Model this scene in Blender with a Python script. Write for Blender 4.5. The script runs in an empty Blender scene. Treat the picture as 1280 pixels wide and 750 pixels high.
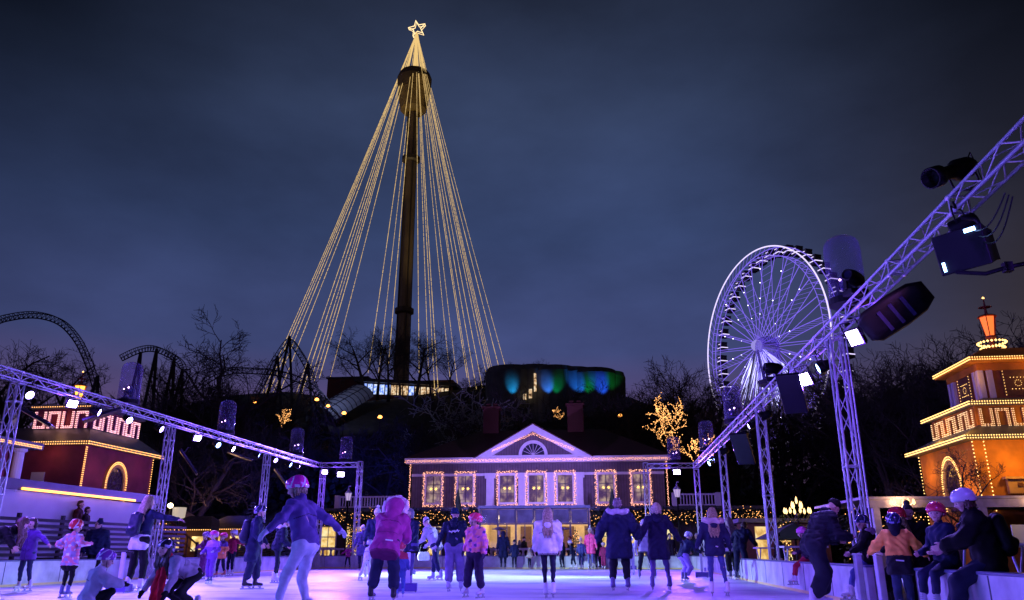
import bpy, bmesh, math, random
import numpy as np
from math import sin, cos, pi, radians, sqrt, atan2
from mathutils import Vector, Matrix
random.seed(7)
S = bpy.context.scene
COL = S.collection

# ---------------------------------------------------------------- camera
F = 970.0; PITCH = math.atan((689-375)/F); YAW = radians(6.8); H = 0.80
cp, sp = cos(PITCH), sin(PITCH); cyw, syw = cos(YAW), sin(YAW)
CR = Vector((cyw, syw, 0)); CF = Vector((-syw*cp, cyw*cp, sp)); CU = Vector((syw*sp, -cyw*sp, cp))
cam = bpy.data.cameras.new('camera'); camo = bpy.data.objects.new('camera', cam); COL.objects.link(camo)
cam.sensor_width = 36; cam.lens = F/1280*36; cam.clip_start = 0.1; cam.clip_end = 2000
camo.matrix_world = Matrix(((CR.x, CU.x, -CF.x, 0), (CR.y, CU.y, -CF.y, 0), (CR.z, CU.z, -CF.z, H), (0, 0, 0, 1)))
S.camera = camo
def ray(px, py): return CF + CR*((px-640)/F) - CU*((py-375)/F)
def P(px, py, Y):
    d = ray(px, py); t = Y/d.y; return Vector((d.x*t, Y, H+d.z*t))
def PX(px, py, X):
    d = ray(px, py); t = X/d.x; return Vector((X, d.y*t, H+d.z*t))
def G(px, py, z=0.0):
    d = ray(px, py); t = (z-H)/d.z; return Vector((d.x*t, d.y*t, z))

# ---------------------------------------------------------------- render settings
S.view_settings.view_transform = 'Standard'; S.view_settings.look = 'None'
S.view_settings.exposure = 0.0; S.view_settings.gamma = 1.0
S.render.engine = 'CYCLES'
cyc = S.cycles
cyc.use_denoising = True; cyc.max_bounces = 5; cyc.diffuse_bounces = 2; cyc.glossy_bounces = 3
cyc.transmission_bounces = 4; cyc.transparent_max_bounces = 12; cyc.volume_bounces = 0
cyc.sample_clamp_indirect = 4.0; cyc.caustics_reflective = False; cyc.caustics_refractive = False
cyc.use_light_tree = True

# ---------------------------------------------------------------- world: a cloudy night sky over a lit city
W = bpy.data.worlds.new('World'); S.world = W; W.use_nodes = True
def build_world():
    nt = W.node_tree; N = nt.nodes; L = nt.links; N.clear()
    def nd(t, **k):
        n = N.new(t)
        for a, b in k.items(): setattr(n, a, b)
        return n
    out = nd('ShaderNodeOutputWorld'); bg = nd('ShaderNodeBackground'); L.new(bg.outputs[0], out.inputs[0])
    tc = nd('ShaderNodeTexCoord'); sx = nd('ShaderNodeSeparateXYZ'); L.new(tc.outputs['Generated'], sx.inputs[0])
    up = nd('ShaderNodeValToRGB'); L.new(sx.outputs['Z'], up.inputs[0])
    r = up.color_ramp; r.elements[0].position = 0.0; r.elements[0].color = (0.085, 0.045, 0.090, 1)
    r.elements[1].position = 1.0; r.elements[1].color = (0.004, 0.005, 0.010, 1)
    for p, c in ((0.17, (0.060, 0.040, 0.110, 1)), (0.24, (0.032, 0.042, 0.118, 1)), (0.38, (0.024, 0.038, 0.098, 1)), (0.52, (0.021, 0.032, 0.072, 1)), (0.66, (0.011, 0.015, 0.030, 1))):
        e = r.elements.new(p); e.color = c
    # sodium glow to the right of the park, blue cloud to the left
    az = nd('ShaderNodeMath', operation='ARCTAN2'); L.new(sx.outputs['X'], az.inputs[0]); L.new(sx.outputs['Y'], az.inputs[1])
    azr = nd('ShaderNodeMapRange'); L.new(az.outputs[0], azr.inputs[0]); azr.inputs[1].default_value = 0.10; azr.inputs[2].default_value = 0.62
    azr.interpolation_type = 'SMOOTHSTEP'
    zr = nd('ShaderNodeMapRange'); L.new(sx.outputs['Z'], zr.inputs[0]); zr.inputs[1].default_value = 0.72; zr.inputs[2].default_value = 0.2
    zr.interpolation_type = 'SMOOTHSTEP'
    mu = nd('ShaderNodeMath', operation='MULTIPLY'); L.new(azr.outputs[0], mu.inputs[0]); L.new(zr.outputs[0], mu.inputs[1])
    mx = nd('ShaderNodeMix', data_type='RGBA'); L.new(mu.outputs[0], mx.inputs[0]); L.new(up.outputs[0], mx.inputs[6]); mx.inputs[7].default_value = (0.027, 0.019, 0.014, 1)
    # clouds
    mp = nd('ShaderNodeMapping'); L.new(tc.outputs['Generated'], mp.inputs[0]); mp.inputs['Scale'].default_value = (1.0, 1.0, 2.2); mp.inputs['Rotation'].default_value = (0.1, 0.5, 0.3)
    no = nd('ShaderNodeTexNoise'); L.new(mp.outputs[0], no.inputs[0]); no.inputs['Scale'].default_value = 2.1; no.inputs['Detail'].default_value = 7; no.inputs['Roughness'].default_value = 0.55
    cr = nd('ShaderNodeMapRange'); L.new(no.outputs[0], cr.inputs[0]); cr.inputs[1].default_value = 0.34; cr.inputs[2].default_value = 0.68; cr.inputs[3].default_value = 0.70; cr.inputs[4].default_value = 1.25
    m2 = nd('ShaderNodeMix', data_type='RGBA', blend_type='MULTIPLY'); m2.inputs[0].default_value = 1.0
    L.new(mx.outputs[2], m2.inputs[6]); L.new(cr.outputs[0], m2.inputs[7])
    # corner vignette put into the sky colour: darker left and right, brightest over the tower
    azc = nd('ShaderNodeMath', operation='ABSOLUTE'); ad = nd('ShaderNodeMath', operation='ADD'); L.new(az.outputs[0], ad.inputs[0]); ad.inputs[1].default_value = 0.12; L.new(ad.outputs[0], azc.inputs[0])
    dr = nd('ShaderNodeMapRange'); L.new(azc.outputs[0], dr.inputs[0]); dr.inputs[1].default_value = 0.12; dr.inputs[2].default_value = 0.75; dr.inputs[3].default_value = 1.0; dr.inputs[4].default_value = 0.10; dr.interpolation_type = 'SMOOTHSTEP'
    z2 = nd('ShaderNodeMapRange'); L.new(sx.outputs['Z'], z2.inputs[0]); z2.inputs[1].default_value = 0.16; z2.inputs[2].default_value = 0.55
    om = nd('ShaderNodeMix', data_type='FLOAT'); L.new(z2.outputs[0], om.inputs[0]); om.inputs[2].default_value = 1.0; L.new(dr.outputs[0], om.inputs[3])
    m3 = nd('ShaderNodeMix', data_type='RGBA', blend_type='MULTIPLY'); m3.inputs[0].default_value = 1.0
    L.new(m2.outputs[2], m3.inputs[6]); L.new(om.outputs[0], m3.inputs[7])
    L.new(m3.outputs[2], bg.inputs[0]); bg.inputs[1].default_value = 1.6
build_world()

# ---------------------------------------------------------------- materials
MATS = {}
def mat(name, color=(.5,.5,.5), rough=0.6, metal=0.0, var=0.15, scale=6.0, bump=0.0, emit=None, estr=1.0, spec=None, sample=True, alpha=None, trans=0.0, ior=1.45, sheen=0.0):
    if name in MATS: return MATS[name]
    m = bpy.data.materials.new(name); m.use_nodes = True; MATS[name] = m
    nt = m.node_tree; N = nt.nodes; L = nt.links; b = N['Principled BSDF']
    b.inputs['Roughness'].default_value = rough; b.inputs['Metallic'].default_value = metal
    b.inputs['Base Color'].default_value = (*color, 1)
    if spec is not None: b.inputs['Specular IOR Level'].default_value = spec
    if trans: b.inputs['Transmission Weight'].default_value = trans; b.inputs['IOR'].default_value = ior
    if sheen: b.inputs['Sheen Weight'].default_value = sheen
    if alpha is not None: b.inputs['Alpha'].default_value = alpha
    if emit is not None:
        b.inputs['Emission Color'].default_value = (*emit, 1); b.inputs['Emission Strength'].default_value = estr
        if not sample: m.cycles.emission_sampling = 'NONE'
    if var or bump:
        tc = N.new('ShaderNodeTexCoord'); no = N.new('ShaderNodeTexNoise'); L.new(tc.outputs['Object'], no.inputs[0])
        no.inputs['Scale'].default_value = scale; no.inputs['Detail'].default_value = 5
        if var:
            mr = N.new('ShaderNodeMapRange'); L.new(no.outputs[0], mr.inputs[0]); mr.inputs[1].default_value = .3; mr.inputs[2].default_value = .7
            mr.inputs[3].default_value = 1-var; mr.inputs[4].default_value = 1+var
            mi = N.new('ShaderNodeMix'); mi.data_type = 'RGBA'; mi.blend_type = 'MULTIPLY'; mi.inputs[0].default_value = 1
            mi.inputs[6].default_value = (*color, 1); L.new(mr.outputs[0], mi.inputs[7]); L.new(mi.outputs[2], b.inputs['Base Color'])
        if bump:
            bp = N.new('ShaderNodeBump'); bp.inputs['Strength'].default_value = bump; bp.inputs['Distance'].default_value = 0.02
            L.new(no.outputs[0], bp.inputs['Height']); L.new(bp.outputs[0], b.inputs['Normal'])
    return m
def emat(name, color, strength, sample=False):
    return mat(name, (0.02,0.02,0.02), 0.5, var=0, emit=color, estr=strength, sample=sample)

def plank_mat(name, color, axis, period, rough=.7, depth=0.35):
    """boards: narrow dark joints every `period` metres along an axis"""
    m = mat(name, color, rough, var=0.2, scale=3)
    nt = m.node_tree; N = nt.nodes; L = nt.links; b = N['Principled BSDF']
    tc = N.new('ShaderNodeTexCoord'); sx = N.new('ShaderNodeSeparateXYZ'); L.new(tc.outputs['Object'], sx.inputs[0])
    d = N.new('ShaderNodeMath'); d.operation = 'DIVIDE'; L.new(sx.outputs[axis], d.inputs[0]); d.inputs[1].default_value = period
    fr = N.new('ShaderNodeMath'); fr.operation = 'FRACT'; L.new(d.outputs[0], fr.inputs[0])
    lt = N.new('ShaderNodeMath'); lt.operation = 'GREATER_THAN'; L.new(fr.outputs[0], lt.inputs[0]); lt.inputs[1].default_value = 0.12
    bp = N.new('ShaderNodeBump'); bp.inputs['Strength'].default_value = 0.8; bp.inputs['Distance'].default_value = 0.02
    L.new(lt.outputs[0], bp.inputs['Height']); L.new(bp.outputs[0], b.inputs['Normal'])
    src = b.inputs['Base Color'].links[0].from_socket
    mr = N.new('ShaderNodeMapRange'); L.new(lt.outputs[0], mr.inputs[0]); mr.inputs[3].default_value = depth
    mi = N.new('ShaderNodeMix'); mi.data_type = 'RGBA'; mi.blend_type = 'MULTIPLY'; mi.inputs[0].default_value = 1
    L.new(src, mi.inputs[6]); L.new(mr.outputs[0], mi.inputs[7]); L.new(mi.outputs[2], b.inputs['Base Color'])
    return m

# ---------------------------------------------------------------- mesh helpers
class MB:
    def __init__(s): s.v = []; s.f = []; s.m = []; s.mats = []; s.cur = 0
    def use(s, m):
        if m not in s.mats: s.mats.append(m)
        s.cur = s.mats.index(m); return s
    def add(s, vs, fs):
        n = len(s.v); s.v += [tuple(v) for v in vs]
        for f in fs: s.f.append(tuple(i+n for i in f)); s.m.append(s.cur)
        return s
    def box(s, c, size, rot=None):
        x, y, z = size[0]/2, size[1]/2, size[2]/2
        vs = [Vector((a, b, d)) for a in (-x, x) for b in (-y, y) for d in (-z, z)]
        if rot is not None: vs = [rot @ v for v in vs]
        c = Vector(c)
        return s.add([v+c for v in vs], [(0,1,3,2),(4,6,7,5),(0,4,5,1),(2,3,7,6),(0,2,6,4),(1,5,7,3)])
    def bb(s, a, b):
        return s.box(((a[0]+b[0])/2, (a[1]+b[1])/2, (a[2]+b[2])/2), (abs(b[0]-a[0]), abs(b[1]-a[1]), abs(b[2]-a[2])))
    def tube(s, a, b, r, r2=None, n=6, cap=True):
        a = Vector(a); b = Vector(b); r2 = r if r2 is None else r2
        d = (b-a)
        if d.length < 1e-7: return s
        d.normalize(); u = d.orthogonal().normalized(); w = d.cross(u)
        vs = [a+(u*cos(2*pi*k/n)+w*sin(2*pi*k/n))*r for k in range(n)] + [b+(u*cos(2*pi*k/n)+w*sin(2*pi*k/n))*r2 for k in range(n)]
        fs = [(k, (k+1) % n, n+(k+1) % n, n+k) for k in range(n)]
        if cap: fs += [tuple(range(n-1, -1, -1)), tuple(range(n, 2*n))]
        return s.add(vs, fs)
    def path(s, pts, r, n=6, closed=False):
        pts = [Vector(p) for p in pts]; m = len(pts); vs = []; fs = []
        rr = r if isinstance(r, (list, tuple)) else [r]*m
        u = None
        for i, p in enumerate(pts):
            if closed: d = pts[(i+1) % m]-pts[i-1]
            else: d = pts[min(i+1, m-1)]-pts[max(i-1, 0)]
            if d.length < 1e-9: d = Vector((0, 0, 1))
            d.normalize()
            u = d.orthogonal().normalized() if u is None else (u-d*u.dot(d))
            if u.length < 1e-6: u = d.orthogonal()
            u.normalize(); w = d.cross(u)
            vs += [p+(u*cos(2*pi*k/n)+w*sin(2*pi*k/n))*rr[i] for k in range(n)]
        for i in range(m if closed else m-1):
            j = (i+1) % m
            fs += [(i*n+k, i*n+(k+1) % n, j*n+(k+1) % n, j*n+k) for k in range(n)]
        if not closed: fs += [tuple(range(n-1, -1, -1)), tuple((m-1)*n+k for k in range(n))]
        return s.add(vs, fs)
    def lathe(s, c, prof, n=16, axis=None):
        c = Vector(c); vs = []; fs = []; m = len(prof)
        q = Matrix.Identity(3) if axis is None else Vector((0, 0, 1)).rotation_difference(Vector(axis)).to_matrix()
        for r, z in prof:
            vs += [c+q @ Vector((r*cos(2*pi*k/n), r*sin(2*pi*k/n), z)) for k in range(n)]
        for i in range(m-1):
            fs += [(i*n+k, i*n+(k+1) % n, (i+1)*n+(k+1) % n, (i+1)*n+k) for k in range(n)]
        if prof[0][0] > 1e-4: fs.append(tuple(range(n-1, -1, -1)))
        if prof[-1][0] > 1e-4: fs.append(tuple((m-1)*n+k for k in range(n)))
        return s.add(vs, fs)
    def octa(s, c, r):
        c = Vector(c)
        vs = [c+Vector(d)*r for d in ((1,0,0),(-1,0,0),(0,1,0),(0,-1,0),(0,0,1),(0,0,-1))]
        return s.add(vs, [(0,2,4),(2,1,4),(1,3,4),(3,0,4),(2,0,5),(1,2,5),(3,1,5),(0,3,5)])
    def prism(s, poly, y0, y1, axes='xz'):
        """polygon (2-D, counter-clockwise) extruded along the third axis"""
        n = len(poly)
        def mk(p, t):
            if axes == 'xz': return (p[0], t, p[1])
            if axes == 'yz': return (t, p[0], p[1])
            return (p[0], p[1], t)
        vs = [mk(p, y0) for p in poly]+[mk(p, y1) for p in poly]
        return s.add(vs, [tuple(range(n)), tuple(range(2*n-1, n-1, -1))]+[(k, n+k, n+(k+1) % n, (k+1) % n) for k in range(n)])
    def quad(s, a, b, c, d): return s.add([a, b, c, d], [(0, 1, 2, 3)])
    def build(s, name, m=None, parent=None, smooth=False, loc=None, bevel=0):
        me = bpy.data.meshes.new(name); me.from_pydata(s.v, [], s.f)
        if m is not None: me.materials.append(m)
        else:
            for k in s.mats: me.materials.append(k)
            me.polygons.foreach_set('material_index', s.m)
        bm = bmesh.new(); bm.from_mesh(me); bmesh.ops.recalc_face_normals(bm, faces=bm.faces); bm.to_mesh(me); bm.free()
        if smooth: me.polygons.foreach_set('use_smooth', [True]*len(me.polygons))
        me.update()
        o = bpy.data.objects.new(name, me); COL.objects.link(o)
        if parent is not None: o.parent = parent
        if loc is not None: o.location = loc
        if bevel:
            mo = o.modifiers.new('bevel', 'BEVEL'); mo.width = bevel; mo.segments = 2; mo.limit_method = 'ANGLE'
        return o
def tag(o, label=None, cat=None, group=None, kind=None):
    for k, v in (('label', label), ('category', cat), ('group', group), ('kind', kind)):
        if v: o[k] = v
    return o
def empty(name, loc=(0,0,0), rz=0, label=None, cat=None, group=None):
    o = bpy.data.objects.new(name, None); COL.objects.link(o); o.location = loc; o.rotation_euler = (0, 0, rz)
    o.empty_display_size = .2
    return tag(o, label, cat, group)
def kids(o): return [c for c in list(bpy.data.objects) if c.parent == o]
CH = {}
def copy_tree(o, parent=None):
    c = o.copy(); COL.objects.link(c)
    if parent is not None: c.parent = parent; c.matrix_parent_inverse = o.matrix_parent_inverse
    if o.name not in CH: CH[o.name] = kids(o)
    for ch in CH[o.name]: copy_tree(ch, c)
    return c
def structure(o): o['kind'] = 'structure'; return o
def spot(name, loc, target, color, watts, angle=60, blend=0.6, r=0.08, parent=None):
    l = bpy.data.lights.new(name, 'SPOT'); l.color = color; l.energy = watts; l.spot_size = radians(angle); l.spot_blend = blend; l.shadow_soft_size = r
    o = bpy.data.objects.new(name, l); COL.objects.link(o)
    o.rotation_euler = (Vector(target)-Vector(loc)).to_track_quat('-Z', 'Y').to_euler(); o.location = loc
    return o
def point(name, loc, color, watts, r=0.1):
    l = bpy.data.lights.new(name, 'POINT'); l.color = color; l.energy = watts; l.shadow_soft_size = r
    o = bpy.data.objects.new(name, l); COL.objects.link(o); o.location = loc; return o
ORD = ['first', 'second', 'third', 'fourth', 'fifth', 'sixth', 'seventh', 'eighth', 'ninth', 'tenth', 'eleventh', 'twelfth', 'thirteenth', 'fourteenth', 'fifteenth', 'sixteenth']

M_steel = mat('truss_aluminium', (.78,.78,.82), .4, .15, var=.1, scale=20)
M_black = mat('black_housing', (.004,.004,.005), .5, var=.3, scale=8, spec=.25)
M_white = mat('white_paint', (.72,.72,.74), .5, var=.06, scale=2)
M_bulb = emat('warm_bulb', (1.0, .44, .13), 3.4)
M_bulbp = emat('rosy_bulb', (1.0, .42, .27), 2.7)
M_bulby = emat('amber_bulb', (1.0, .55, .16), 3.6)

XR, XL, YF = 3.86, -14.1, 39.4        # rink edges
GZ = -0.12                            # plaza level outside the rink
# ================================================================ ground, ice, hill
def ice_material():
    m = bpy.data.materials.new('ice'); m.use_nodes = True; nt = m.node_tree; N = nt.nodes; L = nt.links; b = N['Principled BSDF']
    tc = N.new('ShaderNodeTexCoord')
    n1 = N.new('ShaderNodeTexNoise'); n1.inputs['Scale'].default_value = .35; n1.inputs['Detail'].default_value = 6; L.new(tc.outputs['Object'], n1.inputs[0])
    mp = N.new('ShaderNodeMapping'); mp.inputs['Scale'].default_value = (.10, 2.8, 1); mp.inputs['Rotation'].default_value = (0, 0, .12); L.new(tc.outputs['Object'], mp.inputs[0])
    n2 = N.new('ShaderNodeTexNoise'); n2.inputs['Scale'].default_value = 1.4; n2.inputs['Detail'].default_value = 8; n2.inputs['Roughness'].default_value = .65; L.new(mp.outputs[0], n2.inputs[0])
    mp3 = N.new('ShaderNodeMapping'); mp3.inputs['Scale'].default_value = (6, .5, 1); mp3.inputs['Rotation'].default_value = (0, 0, .7); L.new(tc.outputs['Object'], mp3.inputs[0])
    n3 = N.new('ShaderNodeTexNoise'); n3.inputs['Scale'].default_value = 3; n3.inputs['Detail'].default_value = 6; L.new(mp3.outputs[0], n3.inputs[0])
    a = N.new('ShaderNodeMath'); a.operation = 'MULTIPLY_ADD'; L.new(n2.outputs[0], a.inputs[0]); a.inputs[1].default_value = .55; 
    h = N.new('ShaderNodeMath'); h.operation = 'MULTIPLY'; L.new(n1.outputs[0], h.inputs[0]); h.inputs[1].default_value = .45; L.new(h.outputs[0], a.inputs[2])
    cr = N.new('ShaderNodeValToRGB'); L.new(a.outputs[0], cr.inputs[0])
    e = cr.color_ramp.elements; e[0].position = .40; e[0].color = (.34, .38, .48, 1); e[1].position = .53; e[1].color = (.84, .87, .90, 1)
    L.new(cr.outputs[0], b.inputs['Base Color'])
    rr = N.new('ShaderNodeMapRange'); L.new(a.outputs[0], rr.inputs[0]); rr.inputs[1].default_value = .35; rr.inputs[2].default_value = .62; rr.inputs[3].default_value = .28; rr.inputs[4].default_value = .65
    L.new(rr.outputs[0], b.inputs['Roughness'])
    ad = N.new('ShaderNodeMath'); L.new(n2.outputs[0], ad.inputs[0]); L.new(n3.outputs[0], ad.inputs[1])
    bp = N.new('ShaderNodeBump'); bp.inputs['Strength'].default_value = .6; bp.inputs['Distance'].default_value = .01; L.new(ad.outputs[0], bp.inputs['Height']); L.new(bp.outputs[0], b.inputs['Normal'])
    return m
MB().bb((XL-.05, -8, -.1), (XR+.05, YF+.05, 0)).build('ice', ice_material())
structure(bpy.data.objects['ice'])

def hill_z(x, y):
    def sm(a, b, t): t = min(1, max(0, (t-a)/(b-a))); return t*t*(3-2*t)
    base = 34*sm(62, 168, y)
    side = 1 - .55*sm(-60, -130, x)
    side *= 1 - .72*sm(-8, 45, x)
    z = base*side + sm(62, 90, y)*(1.5*sin(x*.07+y*.05)+1.2*sin(x*.13-y*.09))
    return z*(1-sm(400, 900, y)*.6)
def ground():
    xs = [-1500, -900, -500, -300]+[-220+i*9 for i in range(50)]+[300, 500, 900, 1500]
    ys = [-600, -200, -60]+[-20+i*10 for i in range(5)]+[30+i*7 for i in range(32)]+[270, 310, 360, 450, 600, 900, 1500]
    vs = [(x, y, GZ+hill_z(x, y)) for y in ys for x in xs]; nx = len(xs)
    fs = [(j*nx+i, j*nx+i+1, (j+1)*nx+i+1, (j+1)*nx+i) for j in range(len(ys)-1) for i in range(nx-1)]
    g = MB().add(vs, fs)
    m = mat('plaza_and_hillside', (.035,.034,.036), .75, var=.5, scale=.8, bump=.3)
    structure(g.build('ground', m, smooth=True))
ground()

# ================================================================ rink barriers
M_board = mat('barrier_board', (.62,.63,.68), .38, var=.28, scale=2.6, bump=.1)
M_cap = mat('barrier_cap', (.10,.11,.22), .4, var=.1)
M_kick = mat('yellow_kick_strip', (.85,.68,.25), .4, var=.05)
M_joint = mat('panel_joint', (.12,.12,.15), .6, var=0)
BH = 0.60
def barrier(name, a, b, label, gap=()):
    a = Vector(a); b = Vector(b); d = (b-a); L_ = d.length; d.normalize(); rz = atan2(d.y, d.x)
    r = empty(name, (a.x, a.y, 0), rz, label, 'rink barrier')
    pan = MB(); cap = MB(); kick = MB(); n = int(round(L_/2.0)); w = L_/n
    for i in range(n):
        x0 = i*w+.004; x1 = (i+1)*w-.004
        if any(g0 <= (x0+x1)/2 <= g1 for g0, g1 in gap): continue
        p = MB().bb((x0, 0, GZ), (x1, -.10, BH-.035)); 
        p.build('panel', M_board, r)
        cap.bb((x0-.004, .02, BH-.035), (x1+.004, -.15, BH))
        kick.bb((x0-.004, .012, .0), (x1+.004, 0.0, .055))
        pan.bb((x1-.008, .006, .06), (x1+.012, .0, BH-.04))
    cap.build('top_cap', M_cap, r, bevel=.008); kick.build('kick_strip', M_kick, r); pan.build('joint_strip', M_joint, r)
    return r
# +y of the local frame must face the ice: left one runs towards -y, right one runs towards +y, far one towards +x mirrored
barrier('rink_barrier', (XL, YF, 0), (XL, -2, 0), 'long white rink barrier with yellow kick strip on the left edge of the ice')
barrier('rink_barrier', (XR, 13.0, 0), (XR, YF, 0), 'long white rink barrier with dark cap on the right edge, beyond the gate posts')
barrier('rink_barrier', (XR, 5.0, 0), (XR, 11.0, 0), 'near white rink barrier at lower right, where the white helmet skater sits')
barrier('rink_barrier', (XR, YF, 0), (XL, YF, 0), 'low white rink barrier closing the far end of the ice before the terrace')

# gate posts beside the seated skaters
def gate_post(x, y, label):
    r = empty('gate_post', (x, y, 0), radians(4), label, 'gate post', 'posts of the rink gate')
    MB().bb((-.045, -.06, .0), (.045, .06, .74)).build('post', mat('lilac_post', (.62,.56,.74), .4, var=.05), r, bevel=.012)
    MB().bb((-.055, -.07, .74), (.055, .07, .77)).build('cap', M_white, r, bevel=.012)

# ================================================================ lighting trusses
TS = .105
def truss_geo(a, b, up=Vector((0,0,1)), step=.42):
    """four chords and zigzag bracing between a and b; returns chord meshes and bracing"""
    a = Vector(a); b = Vector(b); d = b-a; Ln = d.length; d.normalize()
    s = d.cross(up)
    if s.length < 1e-3: s = Vector((1,0,0))
    s.normalize(); u = s.cross(d).normalized()
    cs = [(s*i+u*j)*TS for i, j in ((-1,-1),(1,-1),(1,1),(-1,1))]
    ch = [MB().tube(a+c, b+c, .021, n=8) for c in cs]
    br = MB(); n = max(2, int(Ln/step)); st = Ln/n
    for k in range(4):
        c0, c1 = cs[k], cs[(k+1) % 4]
        for i in range(n):
            p = a+d*(i*st); q = a+d*((i+1)*st)
            if i % 2 == 0: br.tube(p+c0, q+c1, .0095, n=5, cap=False)
            else: br.tube(p+c1, q+c0, .0095, n=5, cap=False)
            if i % 5 == 0: br.tube(p+c0, p+c1, .016, n=5, cap=False)
        br.tube(b+c0, b+c1, .016, n=5, cap=False)
    for i in range(0, n, 5):
        p = a+d*(i*st)
        for c in cs: br.tube(p+c-d*.045, p+c+d*.045, .029, n=8)
    return ch, br
def truss_beam(a, b, label, grp='lighting truss beams over the rink edge'):
    a = Vector(a); r = empty('truss_beam', a, 0, label, 'truss beam', grp)
    ch, br = truss_geo((0,0,0), Vector(b)-a)
    for c in ch: c.build('chord', M_steel, r, smooth=True)
    br.build('bracing', M_steel, r, smooth=True)
    return r
ZT = 4.64; XTR = 4.2; XTL = -13.9; ZTL = 4.78
TOWERS = []
def truss_tower(x, y, ztop, label):
    r = empty('truss_tower', (x, y, GZ), 0, label, 'truss tower', 'truss towers round the rink')
    ch, br = truss_geo((0,0,.03), (0,0,ztop-GZ))
    for c in ch: c.build('chord', M_steel, r, smooth=True)
    br.build('bracing', M_steel, r, smooth=True)
    bp = MB().bb((-.32,-.32,0), (.32,.32,.03)); bp.build('base_plate', M_steel, r)
    return r
truss_beam((XTR, 2.5, ZT), (XTR, 37.9, ZT), 'long aluminium truss beam running down the right side of the rink')
truss_beam((XTL, 4.0, ZTL), (XTL, 37.0, ZTL), 'long aluminium truss beam running down the left side of the rink')
truss_beam((XTR-.12, 37.9, ZT), (1.95, 37.9, ZT), 'short cross truss at the far right corner of the rink')
truss_beam((XTL+.15, 37.0, ZTL), (-11.95, 37.0, ZTL), 'short cross truss at the far left corner of the rink')
for y, lb in ((7.05, 'truss tower at the right edge under the near end of the right beam'), (14.2, 'tall near truss tower behind the seated skaters on the right'), (21.6, 'second truss tower of the right row, beside the chandelier lamp post'),
              (29.2, 'third truss tower of the right row, behind the man bending at the barrier'), (37.9, 'far corner truss tower of the right row')):
    truss_tower(XTR, y, ZT-.17, lb)
for px, lb in ((6, 'truss tower at the left edge beside the near red hall'), (210, 'truss tower beside the long haired woman pointing'), (335, 'truss tower behind the man with a backpack'), (406, 'far corner truss tower of the left row behind the pink helmet skater')):
    q = PX(px, 560, XTL); truss_tower(XTL, q.y, ZTL-.17, lb)
truss_tower(-11.8, 37.0, ZTL-.17+.32, 'truss tower ending the short far cross beam left of the wooden building')
truss_tower(1.85, 37.9, ZT-.17+.32, 'truss tower ending the short far cross beam before the right windows of the building')

# ---- spotlights hung under the beams
M_lensw = emat('violet_white_lens', (.62,.52,1.0), 30)
M_lensv = emat('violet_lens', (.36,.26,1.0), 22)
M_lensb = emat('blue_lens', (.25,.45,1.0), 16)
def par_proto(lens):
    r = empty('spotlight', (0,0,0))
    MB().lathe((0,0,0), [(.03,-.16),(.085,-.14),(.105,-.05),(.12,.10),(.12,.12),(.108,.12),(.104,.09)], 16).build('housing', M_black, r, smooth=True)
    MB().lathe((0,0,0), [(.0,.092),(.06,.098),(.103,.09),(.09,.085)], 16).build('lens', lens, r, smooth=True)
    y = MB(); y.path([(-.135,0,0),(-.14,-.1,.0),(-.1,-.24,0),(.1,-.24,0),(.14,-.1,0),(.135,0,0)], .010, 5); y.tube((0,-.24,0),(0,-.33,0),.016); y.build('yoke', M_black, r)
    return r
PROT = {}
def aim(o, loc, target):
    o.location = loc
    f = (Vector(target)-Vector(loc)).normalized()      # local z = aim, local -y = up
    up = Vector((0,0,1)); s = f.cross(up)
    s.normalize(); u = s.cross(f)
    y = -u; x = y.cross(f)
    M = Matrix((x, y, f)).transposed().to_4x4(); M.translation = Vector(loc); o.matrix_world = M
def par(loc, target, kind, label, watts=0, color=(.3,.2,1), angle=70, scale=1.0, blend=.7):
    if kind not in PROT: o = PROT[kind] = par_proto({'w': M_lensw, 'v': M_lensv, 'b': M_lensb}[kind])
    else: o = copy_tree(PROT[kind])
    aim(o, loc, target); o.scale = (scale,)*3
    tag(o, label, 'spotlight', 'spotlights hung from the trusses')
    if watts:
        f = (Vector(target)-Vector(loc)).normalized(); spot('spotlight_beam', Vector(loc)+f*.14*scale, target, color, watts*2.3, angle, blend, .09*scale)
    return o
VIO = (.17,.055,1.0); LAV = (.24,.14,1.0); BLU = (.09,.13,1.0); CYA = (.10,.62,1.0); MAG = (.9,.25,1.0)
M_fl = {}
def flood(loc, target, label, watts, color, w=.30, h=.24, lens=None, angle=120, cat='floodlight'):
    """flat rectangular LED floodlight: finned back, emitting face, fork bracket"""
    r = empty('floodlight'); b = MB(); b.bb((-w/2,-h/2,-.05), (w/2,h/2,.0)); 
    for k in range(9): b.bb((-w/2+.02+k*(w-.05)/8,-h/2+.02,-.10), (-w/2+.03+k*(w-.05)/8,h/2-.02,-.05))
    b.build('housing', M_black, r, bevel=.008)
    MB().bb((-w/2+.03,-h/2+.03,0), (w/2-.03,h/2-.03,.006)).build('lens', lens or M_lensw, r)
    MB().path([(-w/2-.02,0,-.02),(-w/2-.02,-h/2-.12,-.02),(w/2+.02,-h/2-.12,-.02),(w/2+.02,0,-.02)], .013, 5).build('bracket', M_black, r)
    aim(r, loc, target); tag(r, label, cat, 'floodlights hung from the trusses')
    if watts: 
        f = (Vector(target)-Vector(loc)).normalized(); spot('floodlight_beam', Vector(loc)+f*.05, target, color, watts*2.5, angle, .8, .16); point('spill_fill', Vector(loc)+f*.12+Vector((0,0,-.1)), (.20,.06,1.0), 55, .1)  # violet point added beside the lens to light the truss
    return r
def onL(px, py=560): return PX(px, py, XTL)
def onR(px, py): return PX(px, py, XTR)
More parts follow.
